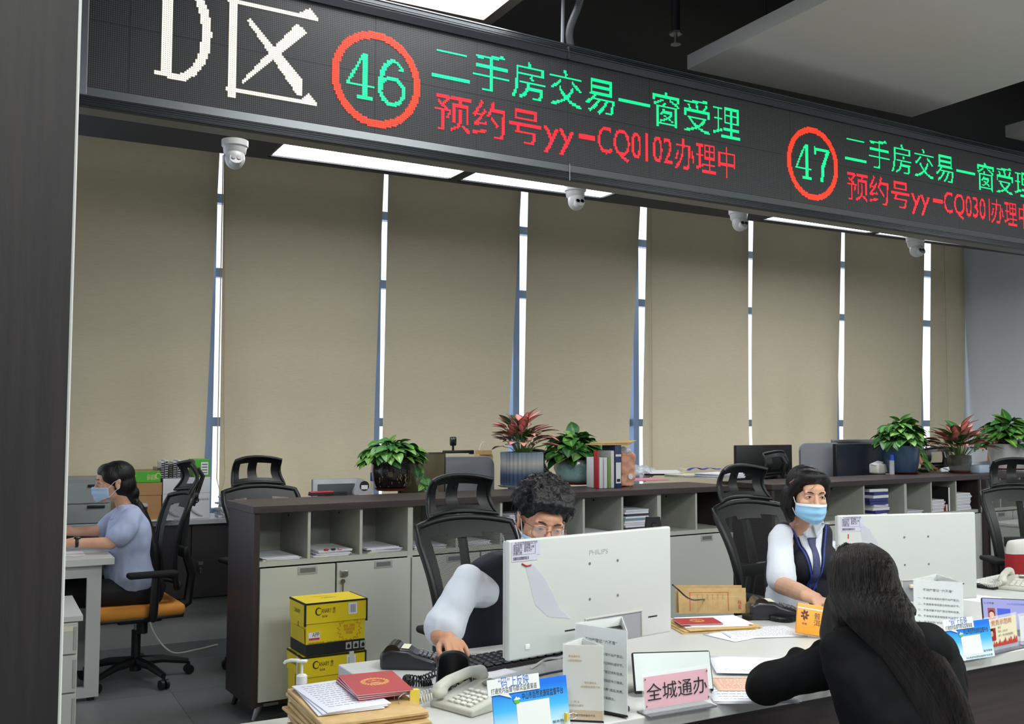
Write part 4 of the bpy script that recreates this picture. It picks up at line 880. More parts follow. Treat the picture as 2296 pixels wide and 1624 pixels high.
b.chain([hl0-ax*.05+V((0, 0, -.05)), hl0-ax*.075+V((0, 0, -.12))+bd*.03, hl0-ax*.085+V((0, 0, -.17))+bd*.05], [.05, .042, .02])
hr = b.blob('hair', 'hair_brown', p4, .0065, 8)
bv = BVHTree.FromPolygons([v.co for v in hr.data.vertices], [p.vertices for p in hr.data.polygons]); st = B(); crown = hl0+V((0, 0, .122))
for k in range(2200):
    a = random.uniform(-1.5, 1.5); l = random.uniform(.72, 1.0); s0 = random.uniform(0, .12); lift = random.uniform(-.0005, .006); ph = random.uniform(0, 6); jit = random.gauss(0, .07); pts = []
    for i in range(19):
        v = s0+(l-s0)*i/18; c, wd, dp = cur(v); aa = a+jit*v+.05*sin(v*9+ph)*v
        p = c+ax*wd*sin(aa)-bd*dp*(1-cos(aa)); out = bd*cos(aa)+ax*sin(aa); hit = bv.ray_cast(p+out*.3, -out)
        if hit[0] is not None and (hit[0]-p).dot(out) > -.03: p = hit[0]
        pts.append(p+out*lift)
    st.tube(spl(pts, 2), [.0009]*(len(pts)*2-1), 3, caps=False)
for k in range(26):   # fly-away hairs on the crown
    a = random.uniform(0, 2*pi); d = V((cos(a), sin(a), 0)); p0 = crown+d*random.uniform(.0, .05)-V((0, 0, .012)); st.tube([p0, p0+d*.01+V((0, 0, .008)), p0+d*.024+V((0, 0, random.uniform(-.004, .006)))], .0003, 3, caps=False)
st.o('hair_strands', 'hair_brown', hr)
# the stool she sits on
sl4 = thing('stool', 'black round stool under the woman with long black hair', 'stool', (L0.x+.01, L0.y-.08, 0))
B().lathe([(0, .47), (.16, .47), (.18, .45), (.18, .42), (.16, .4), (0, .4)], 28).o('seat', 'black_fabric', sl4); B().cyl((0, 0, .03), (0, 0, .4), .025).o('column', 'steel', sl4); B().lathe([(0, .03), (.2, .015), (.21, 0), (0, 0)], 28).o('base', 'steel', sl4)
# ---------------------------------------------------------------- person far back at the right, behind the plants
hc = at(2226, 988, y=6.5); L0 = V((hc.x, 6.55, 0)); p5 = person('person in a white shirt with black hair, far back behind the right plants', L0); h = HM(hc, L0, R(60), R(15))
b = add_head(B(), h); q = lambda px, py, y=6.5: at(px, py, y=y)-L0
b.chain([hc-L0+V((0, 0, -.08)), q(2230, 1040, 6.55), V((0, 0, .7)), V((0, .05, .5))], [.05, .07, .1, .1]); sp_ = q(2210, 1050, 6.5); ee = q(2104, 1066, 6.3); hh = q(2066, 1030, 6.25); b.chain([sp_, ee, hh], [.05, .042, .03]); b.chain([V((.2, .1, .95)), V((.25, .0, .75))], [.05, .04])
b.chain([V((-.08, .05, .5)), V((-.35, -.1, .52)), V((-.35, -.1, .1))], [.08, .06, .05]); add_hand(b, MX.Translation(hh) @ MX.Rotation(R(80), 4, 'X'), 1); b.blob('body', 'skin_tan', p5, .008, 2)
B().at(h).ell((0, .03, .045), (.085, .1, .088)).ell((0, .05, -.03), (.078, .07, .08)).o('hair', 'hair_black', p5)
b = B().ell(V((0, .03, .85)), (.2, .14, .2)).ell(V((0, .04, .62)), (.2, .14, .16)).ell(V((0, .02, 1.0)), (.19, .09, .08)).chain([sp_, (sp_*.05+ee*.95)], [.075, .062]); b.blob('shirt', 'shirt_white', p5, .01, 4)
wb = B().at(MX.Translation(hh*.8+ee*.2) @ (hh-ee).to_track_quat('Z', 'Y').to_matrix().to_4x4()).lathe([(.033, -.012), (.035, 0), (.033, .012)], 16).o('watch_band', 'black_plastic', p5)
b = B().chain([V((-.08, .05, .5)), V((-.35, -.1, .52)), V((-.35, -.1, .08))], [.1, .08, .06]).chain([V((.1, .05, .5)), V((-.2, -.16, .52)), V((-.2, -.16, .08))], [.1, .08, .06]); b.blob('trousers', 'trousers', p5, .014, 3)
# ================================================================ things on the counter
def frame3(O, xdir, up=V((0, 0, 1))):
    """matrix with local X along xdir, local Y along up (made square), local Z out towards the viewer side"""
    x = V(xdir).normalized(); z = x.cross(V(up)).normalized(); y = z.cross(x)
    return MX(((x.x, y.x, z.x, O[0]), (x.y, y.y, z.y, O[1]), (x.z, y.z, z.z, O[2]), (0, 0, 0, 1)))
def loc2(M, px, py):
    """local x,y where a pixel's sight line meets the local XY plane of M"""
    d = CF + CR*((px-1148)/FPX) - CU*((py-812)/FPX); o = V((0, 0, EYE)); n = M.col[2].xyz; O = M.col[3].xyz
    p = o+d*((O-o).dot(n)/d.dot(n)); q = M.inverted() @ p; return q.x, q.y
# ---------------------------------------------------------------- white monitors
mat('monitor_white', (198, 202, 198), .22, coat=.3); mat('monitor_side', (186, 188, 180), .4); mat('recess_shade', (150, 152, 158), .5); mat('sticker', (196, 196, 214), .6); mat('film', (222, 222, 236), .25, alpha=.28)
mat('screen_on', (150, 170, 200), .4, emit=.5); mat('emboss', (186, 190, 188), .4)
def monitor(label, L, Rr, ht, stick, brand=True):
    d = Rr-L; d.z = 0; w = d.length; zb = L.z; O = V((L.x+d.x/2, L.y+d.y/2, TZ)); rz = atan2(d.y, d.x)
    t = thing('monitor', label, 'monitor', O, rz, 'white monitors seen from behind'); z0 = zb-TZ
    hs = B().box((-w/2, 0, z0), (w/2, .022, z0+ht), .006, 3); hs = hs.box((-w/2+.004, .0222, z0+.004), (w/2-.004, .034, z0+ht-.004), .003).o('housing', 'monitor_white', t)
    B().box((-w/2+.008, .0341, z0+.02), (w/2-.008, .0352, z0+ht-.01)).o('screen', 'screen_on', t, smooth=False)
    rx0, rx1, rh = -w*.057, w*.29, ht*.24
    B().box((rx0, -.0012, z0+.004), (rx1, .0004, z0+rh), 0).o('port_shade_panel', 'recess_shade', t, smooth=False)  # flat panel toned darker to imitate the shade of a recess
    fr = B(); 
    for a, b in (((rx0-.006, -.004, z0+.003), (rx0, .0, z0+rh)), ((rx1, -.004, z0+.003), (rx1+.006, .0, z0+rh)), ((rx0-.006, -.004, z0+rh), (rx1+.006, .0, z0+rh+.006))): fr.box(a, b, .002)
    fr.o('recess_rim', 'monitor_side', t)
    p = B().box((rx0+.03, -.012, z0+rh-.028), (rx0+.055, -.0013, z0+rh-.014), .002).o('video_port', 'cream', t); B().box((rx0+.068, -.02, z0+rh-.032), (rx0+.115, -.0013, z0+rh-.008), .006).o('cable_plug', mat('plug_blue', (40, 50, 130), .4), t)
    for sx in (-.155, .37): B().box((w*sx-.02, -.001, z0+ht*.17), (w*sx+.02, .0004, z0+ht*.17+.0045), .002).o('vent_slot', 'hole_dark', t)
    for x in (-.035, .14):
        for z in (.42, .735): B().cyl((w*x, -.0012, z0+ht*z), (w*x, .0005, z0+ht*z), .0042, n=12).o('screw_hole', 'mid_grey', t)
    if brand: text('PHILIPS', .02, TR(w*.02, -.0009, z0+ht*.83) @ FRONT, 'emboss', t, 'brand_lettering', fit=w*.115)
    B().box((-w*.41, -.002, z0+ht*.075), (-w*.385, .0005, z0+ht*.12), .002).o('power_button', 'white_plastic', t)
    s = B().box((-w*.485, -.0012, z0+ht*.865), (-w*.33, -.0004, z0+ht*.985)).box((-w*.485, -.0012, z0+ht*.82), (-w*.345, -.0004, z0+ht*.866)).o('asset_sticker', 'sticker', t, smooth=False)
    text('中山市自然资源局固定资产标签', .008, TR(-w*.407, -.0016, z0+ht*.972) @ FRONT, 'ink', s, fit=w*.125)
    for k, q in enumerate(('资产名称：显示器', '规格型号：液晶显示器', '使用部门：登记中心', '存放地点：服务大厅', '购置日期')): text(q, .0075, TR(-w*.475, -.0016, z0+ht*(.952-.0165*k)) @ FRONT, 'ink', s, align='LEFT')
    ln = B()
    for a, b in (((-.478, .96), (-.355, .9585)), ((-.478, .876), (-.355, .8745)), ((-.478, .96), (-.4765, .875)), ((-.3565, .96), (-.355, .875))): ln.box((w*a[0], -.0015, z0+ht*min(a[1], b[1])), (w*b[0], -.00125, z0+ht*max(a[1], b[1])))
    ln.o('label_border', 'ink', s, smooth=False); bc = B(); random.seed(3); x = -w*.478
    while x < -w*.39: q = random.choice((.0007, .0014, .002)); bc.box((x, -.0015, z0+ht*.832), (x+q, -.00125, z0+ht*.858)); x += q+random.choice((.0009, .0016))
    bc.o('barcode', 'ink', s, smooth=False)
    if stick == 'tick': B().tube([(-w*.43, -.002, z0+ht*.8), (-w*.405, -.002, z0+ht*.776), (-w*.38, -.002, z0+ht*.78)], .0022, 6).o('red_mark', 'red_ink', t)
    else: B().box((-w*.44, -.0012, z0+ht*.74), (-w*.432, -.0004, z0+ht*.79)).o('red_mark', 'red_ink', t, smooth=False)
    if stick == 'tick': M2 = TR(-w*.28, -.0012, z0+ht*.5, 0, 0, 0) @ FRONT; B().at(M2).prism([(-.085, .09), (-.06, .1), (-.01, .05), (.045, -.04), (.085, -.075), (.06, -.07), (.0, -.06), (-.05, -.02)], .0004).o('film_residue', 'film', t, smooth=False)
    else: M2 = TR(-w*.33, -.0012, z0+ht*.5) @ FRONT; B().at(M2).prism([(-.02, .15), (.03, .12), (.075, .05), (.1, -.03), (.1, -.1), (.05, -.06), (.0, .06)], .0004).o('film_residue', 'film', t, smooth=False)
    st = B().box((w*.075, -.02, .012), (w*.16, -.0125, z0+rh*.6), .003).o('stand_neck', 'monitor_side', t); B().box((w*.115-.11, -.07, 0), (w*.115+.11, .12, .012), .004).o('stand_base', 'monitor_side', t)
    return t
m1L, m1R = at(1140, 1485, y=2.5), at(1506, 1430, y=2.61); mon1 = monitor('white monitor seen from behind, hiding the man with glasses', m1L, m1R, .337, 'tick')
m2R = at(2192, 1342, y=2.72); m2L = at(1884, 1363, y=2.86); m2L.z = m2R.z; mon2 = monitor('white monitor at the right, seen from behind, beside the woman in the dark vest', m2L, m2R, .35, 'flag', False)
# small black camera clipped on the left monitor
P = at(1462, 1196, y=2.67); t = thing('webcam', 'small black webcam standing on top of the left white monitor', 'webcam', P, R(-16)); 
B().at(FRONT).prism([(-.016, 0), (.016, 0), (.026, .014), (.025, .03), (.0215, .054), (-.0215, .054), (-.025, .03), (-.026, .014)], .02).o('camera_body', 'black_plastic', t); B().cyl((0, -.0235, .03), (0, -.02, .03), .008).o('lens', 'black_gloss', t); B().box((-.012, -.015, -.006), (.012, .015, .001)).o('clip', 'black_plastic', t)
# ---------------------------------------------------------------- upright signs
mat('acrylic', (246, 250, 250), .03, alpha=.16); mat('acrylic_reflection', (104, 108, 112), .15, alpha=.75); mat('pink_paper', (226, 150, 168), .7); mat('board_white', (226, 230, 228), .4); mat('sign_beige', (216, 212, 200), .5); mat('sign_gold', (190, 150, 80), .5); mat('text_brown', (176, 134, 66), .6)
def acrylic(label, a, b, h, paper, lean=0, name='desk_sign'):
    """clear table stand with a printed sheet, from foot a to foot b"""
    d = b-a; w = d.length; t = thing(name, label, 'desk sign', (a+b)/2, atan2(d.y, d.x)); M = TR(0, 0, .004, R(90)-lean)
    B().at(M).box((-w/2, 0, -.004), (w/2, h, -.001), .001).o('back_sheet', 'acrylic', t, smooth=False)
    s = B().at(M).box((-w/2+.005, .012, 0), (w/2-.005, h-.01, .0006)).o('printed_sheet', paper, t, smooth=False)
    B().at(M).box((-w/2, 0, .0015), (w/2, h, .0028)).o('front_sheet', 'acrylic', t, smooth=False)
    B().box((-w/2, -.028, 0), (w/2, .035, .005), .001).o('foot', 'acrylic_reflection', t, smooth=False)  # clear foot coloured dark grey for what it reflects
    return t, M, w, s
a, b = ctop(1444, 1606), ctop(1594, 1581)
t, M, w_, s = acrylic('clear stand with a pink sheet of big black characters, front of counter', a, b, .108, 'pink_paper', .1)
text('全城通办', .05, M @ TR(0, .052, .0032), 'ink', t, fit=w_*.9)
ms = MX.Diagonal((1, 1, 1, 1))
for sx in (-1, 1):
    for y in (.02, .092): B().at(M).cyl((sx*(w_/2-.009), y, .0028), (sx*(w_/2-.009), y, .0034), .0022, n=10).o('rivet', 'steel', t)
# customer display tablets
def tablet(label, A, Bp, h, lean, glow, ui=False):
    d = Bp-A; w = d.length; t = thing('tablet', label, 'tablet', (A+Bp)/2, atan2(d.y, d.x)); M = TR(0, 0, .012, R(90)-lean)
    B().at(M).box((-w/2, 0, -.016), (w/2, h, 0), .006, 3).o('tablet_body', 'black_plastic', t)
    s = B().at(M).box((-w/2+.004, .008, .0002), (w/2-.004, h-.004, .0008)).o('screen', glow, t, smooth=False)
    B().box((-.07, -.03, 0), (.07, .1, .012), .004).at(TR(0, .05, .01, R(35))).box((-.03, 0, -.006), (.03, h*.55, .0), .002).o('tablet_stand', 'black_plastic', t)
    return t, M, w, s
tablet('white-screened display tablet behind the pink sign', ctop(1424, 1566), ctop(1602, 1560), .118, .32, mat('screen_glare', (206, 216, 214), .15, emit=.12))  # pale tint and faint glow of this screen stand in for glare
t, M, w_, s = tablet('tablet showing a purple page with a red portrait photo, right end of counter', ctop(2206, 1420), ctop(2352, 1428), .125, .35, mat('screen_purple', (122, 124, 176), .3, emit=.25), True)
tp = lambda body, x, y, sz, m, **k: text(body, sz, M @ TR(x, y, .0012), m, s, **k)
B().at(M).box((-w_/2+.02, .035, .0009), (-w_/2+.046, .085, .0012)).o('portrait_ground', mat('photo_red', (150, 32, 40), .5), s, smooth=False); B().at(M).box((-w_/2+.054, .03, .0009), (-w_/2+.1, .085, .0011)).box((-w_/2+.058, .03, .0011), (-w_/2+.096, .07, .0012)).o('blue_card', mat('ui_blue', (40, 70, 190), .5), s, smooth=False)
B().at(M).ell((-w_/2+.033, .06, .0012), (.009, .012, .0004)).o('portrait_face', 'skin', s); B().at(M).ell((-w_/2+.033, .064, .0011), (.0115, .015, .0003)).o('portrait_hair', 'hair_black', s)
tp('D-47号窗', -w_/2+.026, .103, .009, 'ink'); tp('中山市自然资源服务中心', .02, .103, .008, 'blue_ink'); tp('综合业务', .045, .06, .012, 'red_ink')
# triangular rule stands
def trifold(label, A, Cc, Bk, h, face, base=None):
    """three upright sheets on a triangle of foot points A (left), Cc (right), Bk (back)"""
    O = (A+Cc+Bk)/3; t = thing('table_tent', label, 'desk sign', O, 0, 'triangular table stands'); q = [V((p.x-O.x, p.y-O.y, 0)) for p in (A, Cc, Bk)]; z0 = .006
    sh = []
    for i, (u, v) in enumerate(((0, 1), (1, 2), (2, 0))):
        a, b = q[u], q[v]; M = frame3(a+V((0, 0, z0)), b-a); l = (b-a).length
        sh.append((B().at(M).box((0, 0, -.0015), (l, h, 0)).o('printed_sheet', face if i == 0 else 'board_white', t, smooth=False), M, l))
        B().at(M).box((-.001, 0, .0006), (l+.001, h+.003, .0018)).o('clear_sheet', 'acrylic', t, smooth=False)
    bb = B().prism([(p.x*1.02, p.y*1.02) for p in q], z0-.001); bb.o('base', 'black_plastic', t, smooth=False)
    B().at(MX.Translation((0, 0, z0))).prism([(p.x*.9, p.y*.9) for p in q], h*.9).o('inner_lining', 'black_fabric', t, smooth=False)
    if base: d = B().lathe([(0, -.0005), (base, -.0005), (base, -.005), (0, -.005)], 36).o('turntable', 'black_plastic', t); d.location.z = 0; t.location.z = TZ+.0055
    return t, sh
RULES = ('一、不准违法违规办理不动产登记。', '二、不准随意增加登记材料或环节。', '三、不准泄露不动产登记资料信息。', '四、不准指定或变相指定中介服务。', '五、不准收取“好处费”或乱收费。', '六、不准故意刁难办事群众。')
def rules(sh, h, l, M, par):
    text('不动产登记 “六不准”', .011, M @ TR(l*.5, h*.83, .0022), 'ink', par, fit=l*.62)
    for k, r in enumerate(RULES): text(r, .0085, M @ TR(l*.08, h*(.68-.105*k), .0022), 'ink', par, align='LEFT', fit=l*.85*(len(r)/16))
def atz(px, py, z): return at(px, py, z=z)
def tri(label, cx, cyt, cyb, A, Bq, face, foot_y=None, base=None, deep=.05):
    """foot of the right front corner under (cx, cyb) (or at depth foot_y), its top at (cx, cyt)"""
    Cf = ctop(cx, cyb) if foot_y is None else at(cx, cyt, y=foot_y); top = at(cx, cyt, y=Cf.y); h = top.z-TZ-.006; z = top.z
    A_ = at(*A, z=z); B_ = at(*Bq, z=z); B_.y = max(B_.y, max(A_.y, Cf.y)+deep*.4, min(A_.y, Cf.y)+deep)
    for p in (A_, Cf, B_): p.z = TZ
    t, sh = trifold(label, A_, Cf, B_, h, face, base); return t, sh, h
t, sh, h = tri('white triangular stand of printed rules in front of the left monitor', 1407, 1420, 1614, (1291, 1403), (1405, 1391), 'board_white', None, .06); rules(sh, h, sh[0][2], sh[0][1], sh[0][0])
t, sh, h = tri('beige triangular stand with gold print in front of the white rules stand', 1353, 1449, 1622, (1263, 1446), (1306, 1431), 'sign_beige')
f, M, l = sh[0]
B().at(M).box((0, 0, .0002), (l, h*.13, .0005)).o('gold_band', 'sign_gold', f, smooth=False)
for (tx, x, y, sz) in (('粤省事民生', .28, .85, .0065), ('小程序便民码', .28, .79, .0065), ('粤商通涉企', .68, .5, .0065), ('移动政务服务平台', .68, .445, .0065), ('一 网 办', .3, .24, .0065), ('口袋里的办事厅', .3, .19, .0065), ('广东数字政务服务平台', .5, .06, .0065)): text(tx, sz, M @ TR(l*x, h*y, .0022), 'text_brown' if y > .1 else 'ink', f)
t, sh, h = tri('white triangular stand of printed rules right of the long-haired woman', 2158, 1307, 0, (2048, 1300), (2100, 1288), 'board_white', 2.5); rules(sh, h, sh[0][2], sh[0][1], sh[0][0])
# blue hotline boards
def grad(name, c0, c1, h):
    m = mat(name, c0, .4); nt = m.node_tree; b = nt.nodes['Principled BSDF']; tc = nt.nodes.new('ShaderNodeTexCoord'); s = nt.nodes.new('ShaderNodeSeparateXYZ'); r = nt.nodes.new('ShaderNodeValToRGB')
    nt.links.new(tc.outputs['Generated'], s.inputs[0]); nt.links.new(s.outputs['Y'], r.inputs[0])
    e = r.color_ramp.elements; e[0].color = lin(c1)+(1,); e[0].position = .1; e[1].color = lin(c0)+(1,); e[1].position = .9; q = e.new(.5); q.color = lin((70, 180, 235))+(1,); nt.links.new(r.outputs[0], b.inputs[0]); return m
mat('print_blue', (24, 118, 226), .4)
def hotline(label, a, b, h):
    d = b-a; w = d.length; t = thing('hotline_board', label, 'desk sign', (a+b)/2, atan2(d.y, d.x), 'blue printed boards on the counter edge'); ME = TR(0, 0, .003, R(80))
    me = bpy.data.objects; bd = B().box((-w/2, 0, -.004), (w/2, h, 0)).o('board', grad('board_gradient', (22, 112, 224), (214, 238, 250), h), t, smooth=False); bd.matrix_local = ME
    wb = B().at(ME).prism([(-w*.56, h*.83), (w*.12, h*.83), (w*.12, h*1.12), (-w*.56, h*1.12)], .003, MX.Translation((0, 0, .0004))).prism([(-w*.42, h*.832), (-w*.3, h*.832), (-w*.26, h*.74)], .0025, MX.Translation((0, 0, .0004))).o('speech_card', 'board_white', t, smooth=False)
    text('“码”上反映', .022*w/.17, ME @ TR(-w*.22, h*1.025, .0038), 'blue_ink', wb, fit=w*.4); text('打通党内监督与群众监督渠道', .0115*w/.17, ME @ TR(-w*.22, h*.895, .0038), 'ink', wb, fit=w*.6)
    e = B().at(ME).ell((-w*.19, h*.72, .0006), (w*.055, w*.055, .0008), n=24).o('emblem_disc', 'print_blue', t); B().at(ME).prism([(-w*.24, h*.69), (-w*.14, h*.69), (-w*.165, h*.74), (-w*.18, h*.715), (-w*.195, h*.755), (-w*.215, h*.715)], .0004, MX.Translation((0, 0, .0014))).o('emblem_hills', 'board_white', e, smooth=False)
    B().at(ME).ell((-w*.19, h*.655, .0012), (w*.04, w*.022, .0006)).o('emblem_field', mat('emblem_green', (90, 180, 60), .5), e)
    text('中山市自然资源局监督平台', .014*w/.17, ME @ TR(w*.16, h*.725, .0008), 'ink', t, fit=w*.56)
    B().at(ME).box((-w*.2, h*.12, .0002), (w*.24, h*.63, .0006)).o('white_square', 'board_white', t, smooth=False)
    text('服务热线', .008, ME @ TR(w*.36, h*.17, .0008), 'ink', t, fit=w*.2); text('中山市自然资源局监督热线 机关纪委', .008, ME @ TR(w*.15, h*.05, .0008), 'ink', t, fit=w*.6)
    B().at(TR(0, .022, 0, 0, 0, 0)).box((-.03, -.02, 0), (.03, .04, .003)).o('easel_foot', 'acrylic_reflection', t, smooth=False); return t
a, b = ctop(1112, 1668), ctop(1280, 1636); a.y += .0; hotline('blue printed board at the front edge of the left counter, before the phone', a, b, .135)
hb2 = hotline('blue printed board on the counter right of the long-haired woman', ctop(2133, 1489), ctop(2231, 1473), .125)
# yellow binder clip gripping the edge of the first board
def clip(label, P, rz, s=1.0, rot=None):
    t = thing('binder_clip', label, 'clip', P, rz, rot=rot); B().at(MX.Diagonal((s, s, s, 1))).prism([(-.004, 0), (.004, 0), (.0012, .012), (-.0012, .012)], .019, TR(0, 0, 0)).o('clip_body', mat('clip_yellow', (226, 204, 84), .4), t, smooth=False)
    for sy in (-1, 1): B().at(MX.Diagonal((s, s, s, 1))).tube([(sy*.001, .012, .004), (sy*.006, .022, .002), (sy*.009, .03, .006), (sy*.009, .03, .013), (sy*.006, .022, .017), (sy*.001, .012, .015)], .0006, 5).o('wire_handle', 'steel', t)
    return t
clip('yellow binder clip on the right edge of the near blue board', at(1268, 1612, y=b.y-.012)+V((0, 0, -.008)), R(-70), 1.15)
# cream member sign with a red portrait
a, b = ctop(2212, 1466), ctop(2284, 1450); t, M, w_, s = acrylic('cream desk sign with red heading and portrait photo at the right', a, b, .118, mat('cream_print', (240, 226, 176), .5), .06)
text('党员示范岗', .02, M @ TR(.0, .094, .0032), 'red_ink', t, fit=w_*.62)
for k, q in enumerate(('姓名：', '职务：工作人员', '部门：中山市自然资源局')): text(q, .0085, M @ TR(-w_*.12, .076-.014*k, .0032), 'ink', t, align='LEFT')
pp = B().at(M).box((-w_*.44, .035, .003), (-w_*.2, .078, .0034)).o('portrait_ground', 'photo_red', t, smooth=False); B().at(M).ell((-w_*.32, .06, .0036), (.0085, .011, .0004)).o('portrait_face', 'skin', pp); B().at(M).ell((-w_*.32, .064, .0035), (.0105, .0135, .0003)).o('portrait_hair', 'hair_black', pp)
rb = B().at(M)
for k in range(16): x = -w_*.46+k*w_*.057; rb.prism([(x, .014), (x+w_*.057, .014), (x+w_*.057, .02+.006*sin(k*1.7)+.0006*k), (x+w_*.028, .026+.008*sin(k*2.3)+.0008*k), (x, .02)], .0004, MX.Translation((0, 0, .0031)))
rb.o('red_skyline', 'red_ink', t, smooth=False)
acrylic('white desk sign cut off by the right picture edge', ctop(2288, 1449), ctop(2380, 1430), .11, 'board_white', .06)
# pink notice standing behind the customer
a, b = ctop(1962, 1412), ctop(2045, 1394); t, M, w_, s = acrylic('tall clear stand with a plain pink sheet behind the long-haired woman', a, b, .235, 'pink_paper', .22)
text('温馨提示', .014, M @ TR(w_*.2, .19, .0032), 'red_ink', t)
# ---------------------------------------------------------------- desk electronics
mat('phone_grey', (190, 190, 178), .4); mat('phone_key', (214, 214, 206), .4); mat('cord_white', (206, 206, 196), .5)
def coil(pts, r, n, wr, m, name, par):
    P = spl(pts, 24); L = len(P); q = []
    for i in range(n*10):
        f = i/(n*10-1)*(L-1); j = min(int(f), L-2); p = P[j].lerp(P[j+1], f-j); t = (P[j+1]-P[j]).normalized(); a = t.cross(V((0, 0, 1))).normalized(); b2 = a.cross(t); an = i/10*2*pi
        q.append(p+a*cos(an)*r+b2*sin(an)*r)
    return B().tube(q, wr, 5).o(name, m, par)
def phone(label, P, rz):
    t = thing('telephone', label, 'telephone', P, rz, 'grey desk telephones')
    b = B().at(MX(((0, 0, 1, -.085), (1, 0, 0, 0), (0, 1, 0, 0), (0, 0, 0, 1)))); b.prism([(-.1, 0), (.1, 0), (.1, .052), (.06, .05), (-.02, .03), (-.1, .018)], .17); b.o('phone_body', 'phone_grey', t, bev=.006)
    k = B()
    for i in range(4):
        for j in range(5):
            x, y = -.02+.024*i, -.075+.02*j; z = .0185+(y+.1)/.08*.012 if y < -.02 else .03+(y+.02)/.08*.02; o = B().at(TR(x, y, z+.002, R(11))).box((-.009, -.006, -.002), (.009, .006, .004), .0015).o('key', 'phone_key', t)
    B().at(TR(.03, .055, .056, R(10))).box((-.04, -.018, -.006), (.04, .018, .002), .002).o('display', mat('lcd', (120, 130, 110), .2), t)
    h = B().chain([(-.06, -.085, .05), (-.06, -.05, .066), (-.06, .04, .076), (-.06, .085, .066)], [.02, .016, .016, .022]).ell((-.06, -.085, .042), (.024, .026, .018)).ell((-.06, .085, .058), (.024, .026, .018)).blob('handset', 'phone_grey', t, .004, 3)
    coil([(-.06, -.11, .035), (-.09, -.14, .022), (-.14, -.1, .016), (-.15, -.02, .016), (-.11, .04, .02), (-.086, .06, .03)], .008, 34, .0023, 'cord_white', 'coiled_cord', t); return t
phone('grey telephone with curled cord at the counter front, left of the blue board', ctop(1072, 1590)+V((.01, .04, 0)), R(-70))
phone('grey telephone at the right picture edge, below the pillow', ctop(2286, 1322)+V((.03, .02, 0)), R(-66))
def terminal(label, P, rz, sc=1.0, cord=None):
    t = thing('card_terminal', label, 'card terminal', P, rz, 'black card payment terminals'); S = MX.Diagonal((sc, sc, sc, 1)); 
    b = B().at(S @ MX(((0, 0, 1, -.042), (1, 0, 0, 0), (0, 1, 0, 0), (0, 0, 0, 1)))); b.prism([(-.09, 0), (.09, 0), (.09, .05), (.06, .066), (.0, .062), (-.02, .05), (-.085, .032)], .084); b.o('terminal_body', mat('terminal_black', (26, 28, 34), .3, coat=.2), t, bev=.012)
    B().at(S).cyl((-.04, .05, .052), (.04, .05, .052), .026, n=24).o('printer_cover', 'black_gloss', t); B().at(S @ TR(0, .012, .0645, R(4))).box((-.03, -.012, 0), (.03, .012, .0015)).o('label_strip', 'cream', t, smooth=False)
    for i in range(3):
        for j in range(4): B().at(S @ TR(-.024+.024*i, -.078+.014*j, .0385+.0036*j, R(14))).box((-.008, -.0045, -.002), (.008, .0045, .003), .001).o('key', 'mid_grey', t)
    iv = (MX.Translation(P) @ MX.Rotation(rz, 4, 'Z')).inverted(); coil([iv @ ctop(x, y, .0125) for x, y in cord], .0085, 26, .0026, 'black_plastic', 'coiled_cord', t); return t
terminal('black card terminal at the back edge of the left counter, beside the man', ctop(930, 1503)+V((0, .04, 0)), R(58), 1.05, [(980, 1508), (945, 1522), (912, 1520), (916, 1530), (945, 1533), (968, 1530)])
terminal('black card terminal in front of the woman in the dark vest', ctop(1744, 1390)+V((0, .03, 0)), R(62), 1.15, [(1795, 1384), (1770, 1390), (1748, 1389), (1730, 1386)])
P = ctop(1016, 1556); t = thing('pin_pad', 'black hooded keypad reader standing behind the grey telephone', 'keypad', P+V((0, -.0, 0)), R(-22)); t.scale = (1.12, 1.1, 1.08)
hd = B()
def hood(u, v): a = (u*2-1)*1.5; return (.047*sin(a)*(1-.1*v), -.045*(1-v)*0+.05-.055*cos(a)*(.9) - .03*(1-v)*abs(sin(a)), .005+(.105-.035*abs(sin(a))**6)*v)
def hood(u, v): a = pi*(u*1.0); x = -.05*cos(a); return (x*(1-.18*v), .045*sin(a)-.05*(1-v)*(1-sin(a))-.02, .004+.108*v*(.72+.28*sin(a)**.5))
hd.grid(hood, 24, 14).o('hood', 'black_plastic', t, solid=.004); B().at(TR(0, -.03, .0, R(12))).box((-.044, -.05, 0), (.044, .05, .022), .006).o('keypad_body', 'black_plastic', t)
for i in range(3):
    for j in range(4): B().at(TR(-.022+.022*i, -.06+.017*j, .019+.0034*j, R(12))).box((-.0075, -.0055, 0), (.0075, .0055, .006), .0015).o('key', mat('key_amber', (190, 176, 110), .5) if j == 3 else (mat('key_green', (90, 170, 120), .5) if (i, j) == (2, 0) else 'mid_grey'), t)
def keyboard(label, P, rz, km, bm_):
    t = thing('keyboard', label, 'keyboard', P, rz); B().at(TR(0, 0, 0, R(4))).box((-.22, -.07, .0052), (.22, .07, .018), .004).o('keyboard_base', bm_, t); k = B()
    for j in range(5):
        for i in range(15 if j else 12): w_ = .0255 if j else .032; x = -.208+i*.0283 if j else -.205+i*.036; k.at(TR(0, 0, 0, R(4))).box((x, -.06+.0245*j, .0182), (x+w_-.002, -.04+.0245*j, .026), .003, 1)
    o = k.o('keys', km, t); o['kind'] = 'stuff'; return t
keyboard('black keyboard under the left white monitor', ctop(1146, 1496)+V((.02, .06, 0)), R(9), mat('key_black', (32, 33, 36), .4), 'black_plastic')
keyboard('keyboard with white keys right of the right monitor', ctop(2225, 1318)+V((.14, .06, 0)), R(12), 'phone_key', 'black_plastic')
